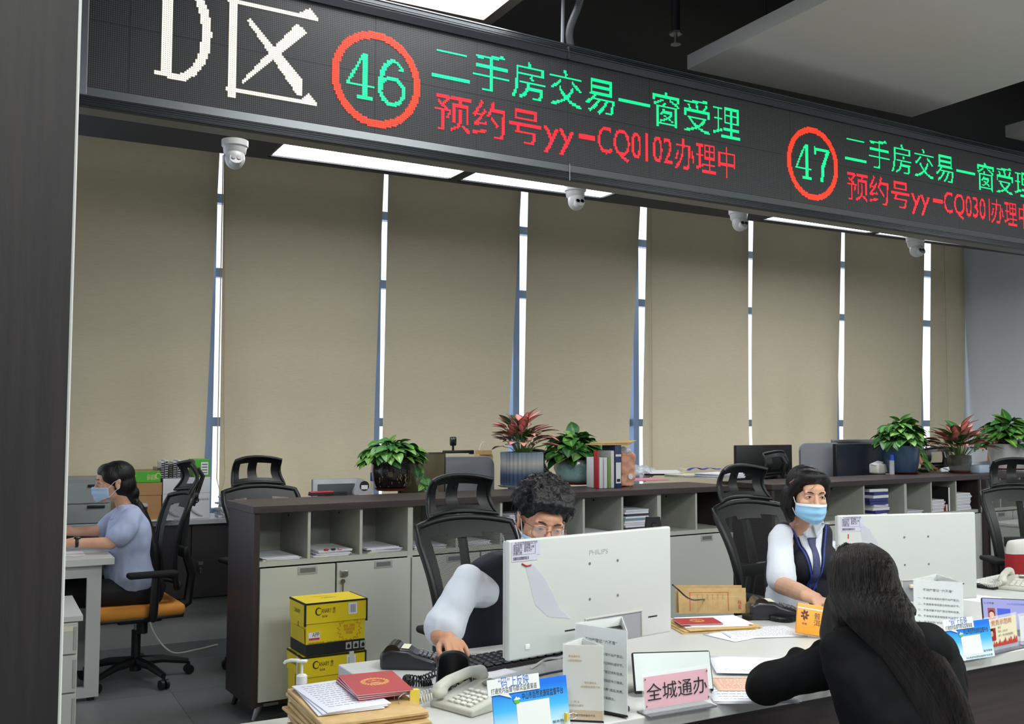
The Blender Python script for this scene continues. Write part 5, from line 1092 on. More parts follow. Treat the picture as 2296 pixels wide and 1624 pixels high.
P = hR.copy(); t = thing('mouse', 'dark computer mouse under the hand of the man with glasses', 'mouse', (P.x-.004, P.y-.045, TZ), R(4)); B().ell((0, 0, .006), (.029, .052, .024)).blob('mouse_body', mat('mouse_grey', (60, 60, 72), .3), t, .004, 2); t.scale = (1, 1, .9)
P = ctop(1086, 1472); t = thing('pen', 'patterned pen lying behind the black keyboard', 'pen', P+V((0, 0, .005)), R(-24)); B().tube([(-.07, 0, 0), (-.06, 0, 0), (.06, 0, 0), (.075, 0, 0)], [.002, .005, .005, .0025], 10).o('barrel', mat('pen_pattern', (40, 40, 44), .3, var=(160, (180, 176, 170))), t)
def cable(label, pts, r, m, name='cable'):
    P = spl(pts, 10); o = P[0].copy(); return tag(B().tube([p-o for p in P], r, 7).o(name, m), label, 'cable').__class__ and None
def cable(label, pts, r, m):
    P = spl(pts, 10); o = P[0].copy(); c = B().tube([p-o for p in P], r, 7).o('cable', m); c.location = o; return tag(c, label, 'cable')
cable('white cable running from under the left monitor to the beige stand', [ctop(1190, 1502)+V((0, 0, .004)), ctop(1225, 1492)+V((0, .0, .02)), at(1262, 1472, y=2.56), at(1278, 1440, y=2.58)], .004, 'cord_white')
cable('thin black cable on the counter behind the beige stand', [ctop(1188, 1522)+V((0, 0, .003)), ctop(1230, 1512)+V((0, 0, .003)), ctop(1262, 1506)+V((0, 0, .003))], .003, 'black_plastic')
cable('black cable arching over the brown file envelopes by the left monitor', [at(1508, 1312, y=2.75), at(1520, 1322, y=2.78), at(1550, 1345, y=2.8), ctop(1586, 1362)+V((0, 0, .03)), ctop(1612, 1376)+V((0, 0, .004))], .0028, 'black_plastic')
# ---------------------------------------------------------------- papers
def sheet(label, cx, cy, rz, w, d, m='paper', z=TZ, n=1, dz=.0016, name='paper_sheet', curl=0, cat='paper', group=None, jit=.01):
    """n loose sheets lying at z; each a thin curved sheet of real thickness"""
    out = []
    for k in range(n):
        ps = random.uniform(0, 6)
        def f(u, v, ps=ps, k=k): return ((u-.5)*w, (v-.5)*d, curl*(.5+.5*sin(u*3+ps))*(v*v if k == n-1 else .3*v*v)*.5)
        o = B().grid(f, 9, 7).o(name, m, solid=.0012, angle=180); o.location = (cx+random.uniform(-jit, jit)*(k > 0), cy+random.uniform(-jit, jit)*(k > 0), z+.0007+k*dz); o.rotation_euler = (0, 0, rz+random.uniform(-jit, jit)*6*(k > 0))
        tag(o, label, cat, group if n > 1 or group else None); out.append(o)
    return out
def print_lines(o, w, d, rows, m='ink', x0=.1, x1=.9, y0=.15, y1=.9):
    b = B(); random.seed(rows)
    for k in range(rows):
        y = d*(y1-(y1-y0)*k/max(1, rows-1)-.5); x = w*(x0-.5)
        while x < w*(x1-.5): l = random.uniform(.004, .02); b.box((x, y-.0009, .0009), (min(x+l, w*(x1-.5)), y+.0009, .0011)); x += l+.004
    b.o('print', m, o, smooth=False)
random.seed(12)
P = ctop(1105, 1510); s = sheet('white sheet folded up behind the speech card of the near blue board', P.x, P.y, R(20), .13, .1, curl=.05, name='folded_paper')
PS = 'loose papers on the counter'
P = ctop(1700, 1418); s = sheet('printed white sheets right of the kraft envelope with the red booklet', P.x, P.y, R(-22), .3, .21, n=3, group='printed sheets on the counter, right of the red booklet'); print_lines(s[-1], .3, .21, 8)
P = ctop(1652, 1424); s = sheet('white sheets half under the kraft envelope with the red booklet', P.x, P.y, R(8), .2, .16, n=2, group='white sheets half under the kraft envelope')
P = ctop(1700, 1500); s = sheet('printed white form under the left arm of the long-haired woman', P.x, P.y, R(-32), .3, .21, z=TZ+.009, curl=.012); print_lines(s[0], .3, .21, 10)
P = ctop(1672, 1540); s = sheet('salmon pink form among the papers beside the display tablet', P.x, P.y, R(-28), .2, .15, mat('salmon', (224, 186, 164), .7), z=TZ+.0068); print_lines(s[0], .2, .15, 9, 'red_ink')
P = ctop(1682, 1560); s = sheet('bluish white sheets lowest in the pile by the woman in black', P.x, P.y, R(-26), .24, .17, 'paper_b', n=4, group='lowest sheets in the pile by the woman in black'); print_lines(s[-1], .24, .17, 6)
P = ctop(2165, 1345); s = sheet('white sheet between the right monitor and the purple tablet', P.x+.08, P.y, R(15), .2, .15)
# kraft envelope stack with red booklet
P = ctop(1592, 1405); E0 = 'kraft envelopes under the red booklet'; RZK = R(-16)
mat('booklet_red', (168, 40, 44), .5); mat('gold_print', (214, 160, 84), .4)
for k in range(3): o = B().box((-.155, -.115, 0), (.155, .115, .004), .001).o('kraft_envelope', 'kraft'); o.location = (P.x+.012*k-.01, P.y+.008*(k % 2), TZ+.0005+.0045*k); o.rotation_euler = (0, 0, RZK+.03*k); tag(o, 'flat kraft envelope under the red booklet and white papers', 'envelope', E0)
for k in range(2): o = B().box((-.13, -.09, 0), (.13, .09, .0025)).o('document', 'paper'); o.location = (P.x-.0+.02*k, P.y+.004, TZ+.0145+.003*k); o.rotation_euler = (0, 0, RZK-.05+.06*k); tag(o, 'white document between the red booklet and the kraft envelopes', 'document', 'white documents under the red booklet')
def emblem(par, M, r):
    b = B().at(M); 
    for k in range(24): a = 2*pi*k/24; b.at(M @ TR(r*cos(a), r*sin(a), 0, 0, 0, a+.6)).box((-.16*r, -.07*r, 0), (.16*r, .07*r, .0004))
    b.at(M); O = [(r*.8*cos(2*pi*k/30), r*.8*sin(2*pi*k/30)) for k in range(30)]; b.tube([(x, y, .0002) for x, y in O], r*.04, 5, closed=True)
    for (x, y, s) in ((0, .35, .26), (-.4, .2, .12), (.4, .2, .12), (-.25, .02, .1), (.25, .02, .1)): b.prism([((x+s*(1 if k % 2 == 0 else .42)*sin(pi*k/5))*r, (y+s*(1 if k % 2 == 0 else .42)*cos(pi*k/5))*r) for k in range(10)], .0004, TR(0, 0, 0))
    b.prism([(-.45*r, -.5*r), (.45*r, -.5*r), (.35*r, -.3*r), (.12*r, -.25*r), (0, -.12*r), (-.12*r, -.25*r), (-.35*r, -.3*r)], .0004); b.o('gold_emblem', 'gold_print', par, smooth=False)
def booklet(label, P, rz, w=.18, d=.12, th=.005, group=None, emb=True, er=.026, ex=0):
    t = thing('booklet', label, 'booklet', P, rz, group); B().box((-w/2, -d/2, th-.001), (w/2, d/2, th), .0004).box((-w/2, -d/2, 0), (w/2, d/2, .001)).o('cover', 'booklet_red', t, smooth=False); B().box((-w/2+.001, -d/2+.002, .001), (w/2-.003, d/2-.002, th-.001)).o('pages', 'paper', t, smooth=False)
    if emb: emblem(t, TR(ex, .004, th+.0002), er)
    return t
booklet('red booklet with gold emblem right of the left white monitor', V((P.x-.06, P.y+.004, TZ+.0215)), R(-20), .17, .115)
# standing kraft file covers
a, b = ctop(1522, 1377), ctop(1674, 1376)
d = b-a; w_ = d.length; t = thing('file_envelope', 'kraft file cover with red printed frame standing beside the left monitor', 'envelope', (a+b)/2, atan2(d.y, d.x)); M = TR(0, 0, .001, R(84))
h = .105; k1 = B().at(M).box((-w_/2, 0, 0), (w_/2, h, .0012)).o('front_cover', 'kraft', t, smooth=False); B().at(TR(-.004, .02, .001, R(87), 0, R(-2))).box((-w_/2-.004, 0, 0), (w_/2-.01, h*1.09, .0012)).o('back_cover', 'kraft', t, smooth=False); B().box((-w_/2+.01, .006, .0), (w_/2-.015, .016, .07)).o('papers_inside', 'paper', t, smooth=False)
ln = B().at(M)
for q in (((-.33, .82), (.23, .83)), ((-.335, .1), (-.33, .83)), ((.23, .1), (.235, .83))): ln.box((w_*q[0][0], h*q[0][1], .0012), (w_*q[1][0]+.001, h*q[1][1]+.0008, .0016))
ln.o('red_frame', 'red_ink', k1, smooth=False); text('档\n案', .02, M @ TR(w_*.4, h*.32, .0016, 0, 0, R(0)) @ MX.Diagonal((.8, 1, 1, 1)), 'red_ink', k1)
gl = B().at(M)
for i in range(6):
    x = -w_*.22+i*w_*.075; gl.box((x, h*.12, .0012), (x+.0006, h*.5, .0014))
    for j in range(4): gl.box((x-.003, h*(.55+.06*j), .0012), (x+.003, h*(.58+.06*j), .0014))
gl.o('ruled_columns', 'text_brown', k1, smooth=False)
# items before the officer
P = ctop(1699, 1392); t = thing('ink_pad_box', 'small black box beside the card terminal of the woman in the vest', 'box', P+V((0, .03, 0)), R(-8)); B().box((-.038, -.022, 0), (.038, .022, .022), .002).o('box_body', 'black_fabric', t); B().box((-.039, -.023, .016), (.039, .023, .0235), .002).o('box_lid', 'black_plastic', t)
P = ctop(1668, 1372); t = thing('tissue_ball', 'small crumpled white tissue behind the black box', 'tissue', P+V((.12, .02, .0)), 0); B().ell((0, 0, .013), (.02, .014, .013)).blob('tissue', 'paper', t, .004, 1, wr=wrinkle(.004, 60))
a = ctop(1818, 1436); t = thing('orange_packet', 'orange box with a dark flower print in front of the officer', 'box', a+V((.015, .015, .0)), R(-30)); w_ = .13; h = .112
M = TR(0, 0, .016, R(72), 0, R(0)) @ MX.Rotation(R(-9), 4, 'Z'); f = B().at(M).box((-.055, 0, -.016), (.075, h, 0), .002).o('box_body', mat('orange', (232, 152, 40), .45), t); B().at(M).box((-.055, h-.02, .0002), (.075, h-.016, .0006)).o('paper_slip', 'paper', t, smooth=False)
fl = B()
for k in range(7): a_ = 2*pi*k/7; fl.at(M @ TR(-.026+.009*cos(a_), h*.62+.012*sin(a_), .0004, 0, 0, a_)).ell((0, 0, 0), (.0075, .0042, .0006), n=10)
fl.at(M).box((-.027, h*.42, .0002), (-.025, h*.55, .0007)).o('flower_print', mat('print_brown', (84, 40, 20), .5), f); text('普\n洱', .026, M @ TR(.02, h*.5, .0006), 'print_brown', f); text('柑橘', .009, M @ TR(-.026, h*.32, .0006), 'print_brown', f)
# ================================================================ boxes, folders and bottle by the counter's left end
mat('box_yellow', (232, 206, 30), .45); mat('box_black', (26, 28, 26), .5); mat('box_print', (40, 36, 24), .6); mat('strap_white', (214, 214, 206), .5); mat('red_print', (206, 84, 36), .5)
def canary(label, P, rz, w, d, h, strap=False):
    t = thing('paper_carton', label, 'box', P, rz, 'yellow copy paper cartons'); f = TR(0, -d/2, 0) @ FRONT
    bd = B().box((-w/2, -d/2, .055), (w/2, d/2, h-.01), .002).o('carton_body', 'box_yellow', t, smooth=False); B().box((-w/2-.0006, -d/2-.0006, 0), (w/2+.0006, d/2+.0006, .055), .002).o('dark_band', 'box_black', t, smooth=False)
    lh = .1; l = B().box((-w/2-.006, -d/2-.006, h-lh), (w/2+.006, d/2+.006, h), .002).o('lid', 'box_yellow', t, smooth=False)
    e = B(); 
    for s in (-1, 1): e.box((s*(w/2+.0065)-.004, -d/2-.0075, h-lh-.01), (s*(w/2+.0065)+.004, -d/2+.004, h+.001)).box((s*(w/2+.0065)-.003, -d/2, h-.008), (s*(w/2+.0065)+.003, d/2, h+.001))
    e.box((-w/2-.006, -d/2-.008, h-.007), (w/2+.006, -d/2-.004, h+.001)); e.o('lid_edge', 'box_black', l, smooth=False)
    z = h-lh/2; F = TR(0, -d/2-.0072, 0) @ FRONT
    text('ANARY', .03, F @ TR(-w*.175, z+.008, 0), 'box_print', l, fit=w*.17); text('金丝雀', .013, F @ TR(-w*.2, z-.018, 0), 'box_print', l, fit=w*.09); B().at(F).tube([(-w*.3+.015*cos(a), z+.008+.017*sin(a), 0) for a in [k*.3 for k in range(2, 20)]], [.001+.0024*sin(pi*k/17) for k in range(18)], 5).o('bird_swirl', 'box_print', l)
    text('複\n印', .016, F @ TR(-w*.045, z+.006, 0), 'box_print', l)
    s = B().at(F).box((w*.2, z-.02, 0), (w*.35, z+.036, .0004)).o('barcode_label', 'paper', l, smooth=False); b = B().at(F); random.seed(4); x = w*.225
    while x < w*.325: q = random.choice((.0012, .0022)); b.box((x, z-.012, .0004), (x+q, z+.028, .0006)); x += q+random.choice((.0014, .0026))
    b.o('barcode', 'ink', s, smooth=False)
    text('CANARY', .03, TR(w*.0, .0, h+.0012, 0, 0, pi), 'box_print', l, fit=w*.25); text('金丝雀复印纸', .016, TR(-w*.05, .05, h+.0012, 0, 0, pi), 'red_print', l, fit=w*.3)
    G = TR(0, -d/2-.0008, 0) @ FRONT
    st = [(w*.23+(.062 if k % 2 == 0 else .047)*cos(2*pi*k/30)*1.05, h*.43+(.06 if k % 2 == 0 else .046)*sin(2*pi*k/30)) for k in range(30)]
    B().at(G).tube([(x, y, 0) for x, y in st], .0013, 4, closed=True).o('starburst', 'red_print', bd); text('回收有礼，扫码得好礼\n金丝雀复印纸大优惠\n环保从我做起', .0165, G @ TR(w*.23, h*.43, 0), 'red_print', bd, fit=w*.2)
    ap = B().at(G).box((-w*.46, h*.29, 0), (-w*.27, h*.44, .0005), 0).o('logo_patch', 'paper', bd, smooth=False); B().at(G).box((-w*.455, h*.295, .0005), (-w*.275, h*.335, .0008)).o('logo_band', mat('logo_red', (206, 60, 70), .5), ap, smooth=False); text('APP', .03, G @ TR(-w*.34, h*.39, .0009), 'ink', ap, fit=w*.12)
    for k in range(3): text('金光纸业有限公司  复印纸 A4 80克 500张', .009, G @ TR(-w*.46+k*w*.31, h*.235-.003*k, 0), 'box_print', bd, align='LEFT', fit=w*.26); text('地址：工业园区  www  电话', .008, G @ TR(-w*.46+k*w*.31, h*.2, 0), 'box_print', bd, align='LEFT', fit=w*.24)
    for k in range(3): x = w*.22+k*.038; B().at(G).box((x-.015, .012, 0), (x+.015, .046, .0006)).o('handling_mark', 'grey_plastic', t, smooth=False); B().at(G).prism([(x-.008, .018), (x+.008, .018), (x+.008, .03), (x, .04), (x-.008, .03)], .0003, MX.Translation((0, 0, .0007))).o('mark_symbol', 'box_black', t, smooth=False)
    S = TR(-w/2-.0012, 0, 0, 0, 0, R(-90)) @ FRONT; fl = B().at(TR(-w/2-.003, 0, 0, 0, R(-3))).box((-.0012, -d*.47, .06), (.0012, d*.3, h*.52)).o('side_flap', mat('box_flap', (214, 190, 40), .5), t, smooth=False); B().at(S).box((-.002, .06, 0), (.002, h-lh, .0006)).o('side_seam', 'box_black', t, smooth=False)
    text('CANARY', .03, TR(-w/2-.0075, 0, 0, 0, 0, R(-90)) @ FRONT @ TR(0, z, 0), 'box_print', l, fit=d*.4)
    if strap:
        for x in (w*.28,): B().box((x-.012, -d/2-.0085, 0), (x+.012, -d/2-.0068, h+.002)).box((x-.012, -d/2-.008, h+.0005), (x+.012, d/2+.007, h+.002)).o('strap', 'strap_white', t, smooth=False)
        B().box((-w/2-.0085, -d*.2-.012, 0), (-w/2-.0068, -d*.2+.012, h+.002)).o('strap', 'strap_white', t, smooth=False)
    return t
pb = at(738, 1490, y=4.72); HB = .31
x0, x1 = at(690, 1480, y=4.72).x, at(826, 1474, y=4.72).x; bw_ = x1-x0; zl = at(690, 1480, y=4.72).z
canary('strapped yellow paper carton standing on the floor, lower of the two', ((x0+x1)/2-.005, 4.9, 0), R(2), bw_+.005, .235, zl, True)
canary('opened yellow paper carton on top of the strapped one', ((x0+x1)/2, 4.895, zl+.0025), R(3), bw_, .225, at(690, 1360, y=4.72).z-zl)
# bottle, envelopes and booklets on the side cabinet
SZ = .6255
P = at(676, 1558, y=2.98); t = thing('sanitizer_bottle', 'clear pump bottle of hand gel standing behind the pile of envelopes', 'bottle', (P.x, P.y, SZ), R(150)); 
mat('bottle_clear', (244, 248, 248), .04, alpha=.28, spec=.6); mat('gel', (228, 234, 236), .1, alpha=.5)
zt = at(676, 1480, y=P.y).z-SZ; bb = zt*.66
B().lathe([(0, .001), (.034, .001), (.038, .006), (.039, bb*.6), (.035, bb*.82), (.02, bb*.97), (.0145, bb), (.0145, bb+.006)], 36).o('bottle', 'bottle_clear', t); B().lathe([(0, .003), (.0335, .003), (.0365, .008), (.0372, bb*.5), (0, bb*.5)], 32).o('gel', 'gel', t)
B().lathe([(0, bb+.004), (.0165, bb+.004), (.0165, bb+.026), (.012, bb+.03), (.007, bb+.031), (0, bb+.031)], 24, ribs=0).o('cap', 'white_plastic', t)
B().cyl((0, 0, bb+.03), (0, 0, zt-.006), .0042).box((-.016, -.0105, zt-.008), (.016, .0105, zt), .003).tube([(.01, 0, zt-.003), (.034, 0, zt-.002), (.05, 0, zt-.006), (.054, 0, zt-.012)], [.006, .0055, .0045, .004], 8).o('pump', 'white_plastic', t)
EC = V((.9, 2.52, SZ)); random.seed(9)
tz = at(606, 1568, y=2.62).z; ne = 20; th = (tz-SZ-.002)/ne
for k in range(ne):
    o = B().box((-.135, -.18, 0), (.135, .18, th*.88), th*.2, 1).o('kraft_envelope', 'kraft'); o.location = (EC.x-.005+random.uniform(-.008, .008), EC.y+random.uniform(-.012, .012), SZ+.0005+k*th); o.rotation_euler = (0, 0, R(random.uniform(-2.5, 2.5))); tag(o, 'kraft envelope in the pile at the left end of the counter', 'envelope', 'pile of kraft envelopes on the side cabinet')
zt2 = SZ+ne*th+.001
for k in range(3): o = B().box((-.085, -.14, 0), (.085, .14, .003), .001).o('document', 'paper_b'); o.location = (EC.x-.045+.003*k, EC.y+.03, zt2+.0034*k); o.rotation_euler = (0, 0, R(-4+3*k)); tag(o, 'white printed document on the pile of kraft envelopes', 'document', 'white documents on the pile of kraft envelopes'); lasto = o
print_lines(lasto, .17, .28, 12); lasto.children[0].location.z = .0022
for k in range(3): booklet(('red booklet with gold emblem on the pile at the left end of the counter', 'red booklet second from the top on the pile of kraft envelopes', 'red booklet lowest under the gold-emblem booklet on the pile')[k], V((EC.x+.06, EC.y+.035+.003*k, zt2+.012+.0055*(2-k))), R(-6+2*k), .15, .21, .005, None, k == 0, .034)
clip('yellow binder clip at the right edge of the pile of red booklets', V((EC.x+.139, EC.y-.075, zt2-.012)), R(86), 2.0)
# ================================================================ things in and on the cabinets
def cloc(cf, x, y, z): o, a = cf; return V((o[0]+x*cos(a)-y*sin(a), o[1]+x*sin(a)+y*cos(a), z))
def stack(cf, x, y, z, n, w, d, m, label, group, rz=0, name='document', th=.006, jit=.015, cat='document'):
    for k in range(n):
        o = B().box((-w/2, -d/2, 0), (w/2, d/2, th*.92), .001, 1).o(name, m[k % len(m)], smooth=False); o.location = cloc(cf, x+random.uniform(-jit, jit), y+random.uniform(-jit, jit)*.5, z+.0005+k*th); o.rotation_euler = (0, 0, cf[1]+rz+R(random.uniform(-5, 5))*(jit/.015)); tag(o, label, cat, group)
    return o
CZ, TZ2 = .8222, 1.1145
cub = lambda i: (CD[0]+(CD[1]-CD[0])*(i+.5)/3 if i < 3 else CD[1]+(CD[2]-CD[1])*(i-2.5)/3 if i < 6 else CD[2]+(CD[3]-CD[2])*(i-5.5)/3 if i < 9 else CD[3]+(CD[4]-CD[3])*(i-8.5)/2)
PW = ['paper', 'paper_b']; ordn = ['leftmost', 'second', 'third', 'fourth', 'fifth', 'sixth', 'seventh', 'eighth', 'ninth', 'tenth', 'last']
for i, n in ((0, 3), (1, 7), (2, 6), (3, 4), (4, 5), (6, 4), (7, 5)):
    stack(CB, cub(i), .17, CZ, n, .2, .29, PW, 'flat papers in the %s pigeonhole of the left cabinet row' % ordn[i], 'papers in the %s pigeonhole' % ordn[i], th=.0045)
stack(CB, cub(5), .17, CZ, 14, .2, .28, PW, 'tall stack of papers in the sixth pigeonhole, beside the curly hair', 'tall stack of papers in the sixth pigeonhole', th=.012, jit=.02)
mat('book_blue', (120, 150, 170), .5); mat('book_dark', (60, 66, 78), .5); mat('book_olive', (160, 160, 140), .5)
stack(CB, cub(8)-.02, .15, CZ, 11, .2, .27, ['book_blue', 'paper', 'book_dark', 'paper', 'paper_b', 'paper'], 'booklet in the tall pile right of the small black camera', 'pile of booklets right of the small black camera', th=.0145, jit=.012, name='booklet', cat='booklet')
for i in (0, 1, 2, 3): o = B().box((-.03, -.012, 0), (.03, .012, .0012)).o('sticky_note', mat('note_yellow', (226, 224, 150), .6), smooth=False); o.location = cloc(CB, cub(i)-.07, .02, CZ+.0005); o.rotation_euler = (0, 0, R(8*i)); tag(o, 'pale yellow note at the front of the %s pigeonhole' % ordn[i], 'note')
for k, c in enumerate(('red_ink', 'black_plastic', 'pink_paper')): o = B().box((-.012, -.008, 0), (.012, .008, .008), .002).o('paper_clip', c); o.location = cloc(CB, cub(1)-.04+.04*k, .03, CZ+.0326); tag(o, ('red', 'black', 'pink')[k]+' clip on the papers in the second pigeonhole', 'clip')
cub2 = lambda i: D2[i//3]+(D2[i//3+1]-D2[i//3])*((i % 3)+.5)/3
mat('folder_blue', (52, 60, 128), .5)
stack(CB2, cub2(2)-.03, .16, CZ, 9, .2, .28, ['paper', 'folder_blue', 'paper', 'paper_b', 'folder_blue', 'folder_blue'], 'folder in the blue and white pile behind the blue face mask', 'blue and white folders behind the woman in the vest', th=.024, jit=.02, name='folder', cat='folder')
stack(CB2, cub2(3), .16, CZ, 3, .2, .26, PW, 'papers in the pigeonhole above the left end of the right monitor', 'papers above the left end of the right monitor', th=.008)
stack(CB2, cub2(4)-.04, .16, CZ, 7, .2, .26, PW, 'paper stack in a pigeonhole above the right monitor', 'paper stack above the middle of the right monitor', th=.014)
stack(CB2, cub2(5)-.04, .16, CZ, 11, .21, .28, PW, 'paper stack in the pigeonhole beside the dark upright panel', 'paper stack beside the dark upright panel', th=.013)
stack(CB2, cub2(6)-.05, .16, CZ, 10, .2, .28, ['paper', 'note_yellow', 'paper_b'], 'papers in the pigeonhole right of the dark upright panel', 'papers right of the dark upright panel', th=.014)
for k, (dx, m, h, lb) in enumerate(((.1, 'hole_dark', .2, 'black upright folder in a pigeonhole above the right monitor'), (.065, 'booklet_red', .06, 'red booklet beside the black upright folder'))):
    t = thing('folder', lb, 'folder', cloc(CB2, cub2(4)+dx, .12, CZ+.0005), CB2[1]); B().box((-.012, -.1, 0), (.012, .12, h), .002).o('folder_cover', m, t, smooth=False); B().box((-.009, -.1015, .003), (.009, -.1005, h-.004)).o('folder_pages', 'paper', t, smooth=False)
P = at(2140, 1136, y=4.4)
# -------- on the cabinet top
def ctop1(px, py): 
    x, z = rotplane(px, py, CB[0], CB[1]); return at(px, py, z=TZ2)
def on1(px, py): return at(px, py, z=TZ2+.0005)
def put(label, name, cat, px, py, rz=0, group=None): return thing(name, label, cat, on1(px, py), CB[1]+rz, group)
t = put('red and black flat case lying on the cabinet top', 'glasses_case', 'case', 720, 1111); B().box((-.075, -.02, 0), (.075, .02, .012), .003).o('case_bottom', 'black_plastic', t); B().box((-.074, -.02, .012), (.074, .02, .024), .005).o('case_lid', mat('case_red', (172, 36, 48), .4), t)
t = put('grey tape dispenser left of the dark flower pot', 'tape_dispenser', 'tape dispenser', 815, 1108, R(-8)); b = B().at(MX.Translation((0, .018, 0)) @ FRONT); b.prism([(-.065, 0), (.05, 0), (.06, .02), (.02, .055), (-.005, .09), (-.035, .095), (-.05, .05), (-.065, .02)], .036); b.o('dispenser_body', mat('disp_grey', (176, 180, 186), .25), t); B().cyl((.0, -.02, .05), (.0, .0179, .05), .03, n=24).o('tape_roll', 'black_gloss', t); B().box((-.02, -.021, .03), (.02, -.0195, .055)).o('white_label', 'paper', t, smooth=False)
P = on1(841, 1098); t = thing('water_bottle', 'clear water bottle with blue label behind the tape dispenser', 'bottle', P); B().lathe([(0, 0), (.03, 0), (.032, .008), (.03, .05), (.031, .12), (.028, .16), (.012, .195), (.012, .21)], 24).o('bottle', 'bottle_clear', t); B().lathe([(.0315, .055), (.0325, .06), (.0325, .105), (.0315, .11)], 24).o('bottle_label', mat('label_blue', (54, 98, 190), .4), t); B().lathe([(0, .225), (.0135, .225), (.0135, .21), (0, .21)], 16).o('bottle_cap', 'white_plastic', t)
# ---------------------------------------------------------------- plants
def leafmat(name, mid, edge, rim=None, rough=.4):
    m = mat(name, edge, rough, spec=.4); nt = m.node_tree; b = nt.nodes['Principled BSDF']; uv = nt.nodes.new('ShaderNodeTexCoord'); s = nt.nodes.new('ShaderNodeSeparateXYZ'); nt.links.new(uv.outputs['UV'], s.inputs[0])
    d = math_chain(nt, 'ABSOLUTE', math_chain(nt, 'SUBTRACT', s.outputs['X'], .5)); nz = nt.nodes.new('ShaderNodeTexNoise'); nz.inputs['Scale'].default_value = 45; tc = uv.outputs['Object']; nt.links.new(tc, nz.inputs[0])
    v = math_chain(nt, 'ADD', math_chain(nt, 'MULTIPLY', d, 2), math_chain(nt, 'MULTIPLY', math_chain(nt, 'SUBTRACT', nz.outputs[0], .5), .5)); r = nt.nodes.new('ShaderNodeValToRGB'); e = r.color_ramp.elements
    e[0].color = lin(mid)+(1,); e[1].color = lin(edge)+(1,); e[0].position = .04 if rim is None else .35; e[1].position = .22 if rim is None else .62
    if rim: q = e.new(.85); q.color = lin(rim)+(1,)
    nt.links.new(v, r.inputs[0]); nt.links.new(r.outputs[0], b.inputs['Base Color']); return m
leafmat('leaf_green', (130, 170, 80), (64, 122, 54)); leafmat('leaf_mid', (160, 188, 94), (92, 146, 60)); leafmat('leaf_dark', (90, 136, 70), (44, 92, 44)); leafmat('leaf_pink', (240, 158, 154), (218, 122, 116), (92, 98, 66), .45); leafmat('leaf_bronze', (196, 130, 122), (122, 106, 84), (70, 78, 52), .5); leafmat('leaf_brown', (150, 110, 60), (120, 84, 48))
mat('stem', (96, 122, 62), .5); mat('soil', (40, 32, 28), .9)
def leaf(b, p, d, up, L, W, droop=.5, heart=True, fold=.25):
    d = V(d).normalized(); s = d.cross(V(up)).normalized(); n = s.cross(d)
    def f(u, v):
        wv = (sin(pi*min(1, v**.62))**.8 if heart else sin(pi*v**.85)**.9)*(1 if v < .98 else .2); x = (u*2-1)*W*wv
        y = v*L-(.12*L*abs(u*2-1)*(1-v)**4 if heart else 0); z = -droop*L*v*v*.6+abs(u*2-1)*W*wv*fold
        return V(p)+s*x+d*y+n*z
    b.grid(f, 7, 9, uv=True)
def plant(t, z0, rx, ry, h, n, kind, mats, L, seed, trail=0):
    """leaf crown over a pot rim at height z0"""
    rnd = random.Random(seed); bs = [B() for _ in mats]; st = B()
    for i in range(n):
        a = rnd.uniform(0, 2*pi); e = rnd.random()**.75; r = e; zz = z0+h*(.1+.82*sqrt(max(0, 1-r*r*.92))*rnd.uniform(.3, 1)); zz -= (h*.22*rnd.random() if kind == 'pothos' and r > .75 else 0)
        p = V((cos(a)*rx*r*.8, sin(a)*ry*r*.8, zz)); base = V((cos(a)*rx*.18*r, sin(a)*ry*.18*r, z0-.01)); out = V((cos(a), sin(a), 0)); l = L*rnd.uniform(.7, 1.15)
        if kind == 'pothos': d = out*(.45+.7*r)+V((rnd.uniform(-.5, .5), rnd.uniform(-.5, .5), .35-.75*r)); leaf(bs[rnd.randrange(len(bs))], p, d, V((rnd.uniform(-.3, .3), rnd.uniform(-.3, .3), 1))+out*.4, l, l*.42, rnd.uniform(.2, .8))
        else:
            d = out*(.35+r*.9)+V((rnd.uniform(-.25, .25), rnd.uniform(-.25, .25), .95-.85*r)); k = 0 if (zz-z0)/h > .5 and rnd.random() < .75 else rnd.choice((1, 1, 0) if r > .6 else (1, 2)); leaf(bs[min(k, len(bs)-1)], p, d, out*.3*(1 if r > .4 else -1)+V((0, 0, 1)), l, l*.25, rnd.uniform(.1, .6), False, .25)
        if i % 2 == 0: st.tube([base, base.lerp(p, .5)+V((0, 0, .02)), p], [.0028, .0022, .0018], 5, caps=False)
    for i in range(trail):
        a = rnd.uniform(-.6, .9); p = V((cos(a)*rx*.62, -abs(sin(a))*ry*.5-.02, z0+.0)); pts = [p]; q = p.copy()
        for k in range(5): q = q+V((cos(a)*.02+rnd.uniform(-.012, .012), -.006, -.034)); pts.append(q.copy()); leaf(bs[rnd.randrange(len(bs))], q, V((rnd.uniform(-1, 1), -.6, -.7)), V((0, -1, .6)), L*.6, L*.25, .4)
        st.tube([V((cos(a)*rx*.2, 0, z0))]+pts, .0018, 5, caps=False)
    for b, m in zip(bs, mats):
        if len(b.bm.verts): b.o('foliage', m, t, angle=180)
    st.o('stems', 'stem', t)
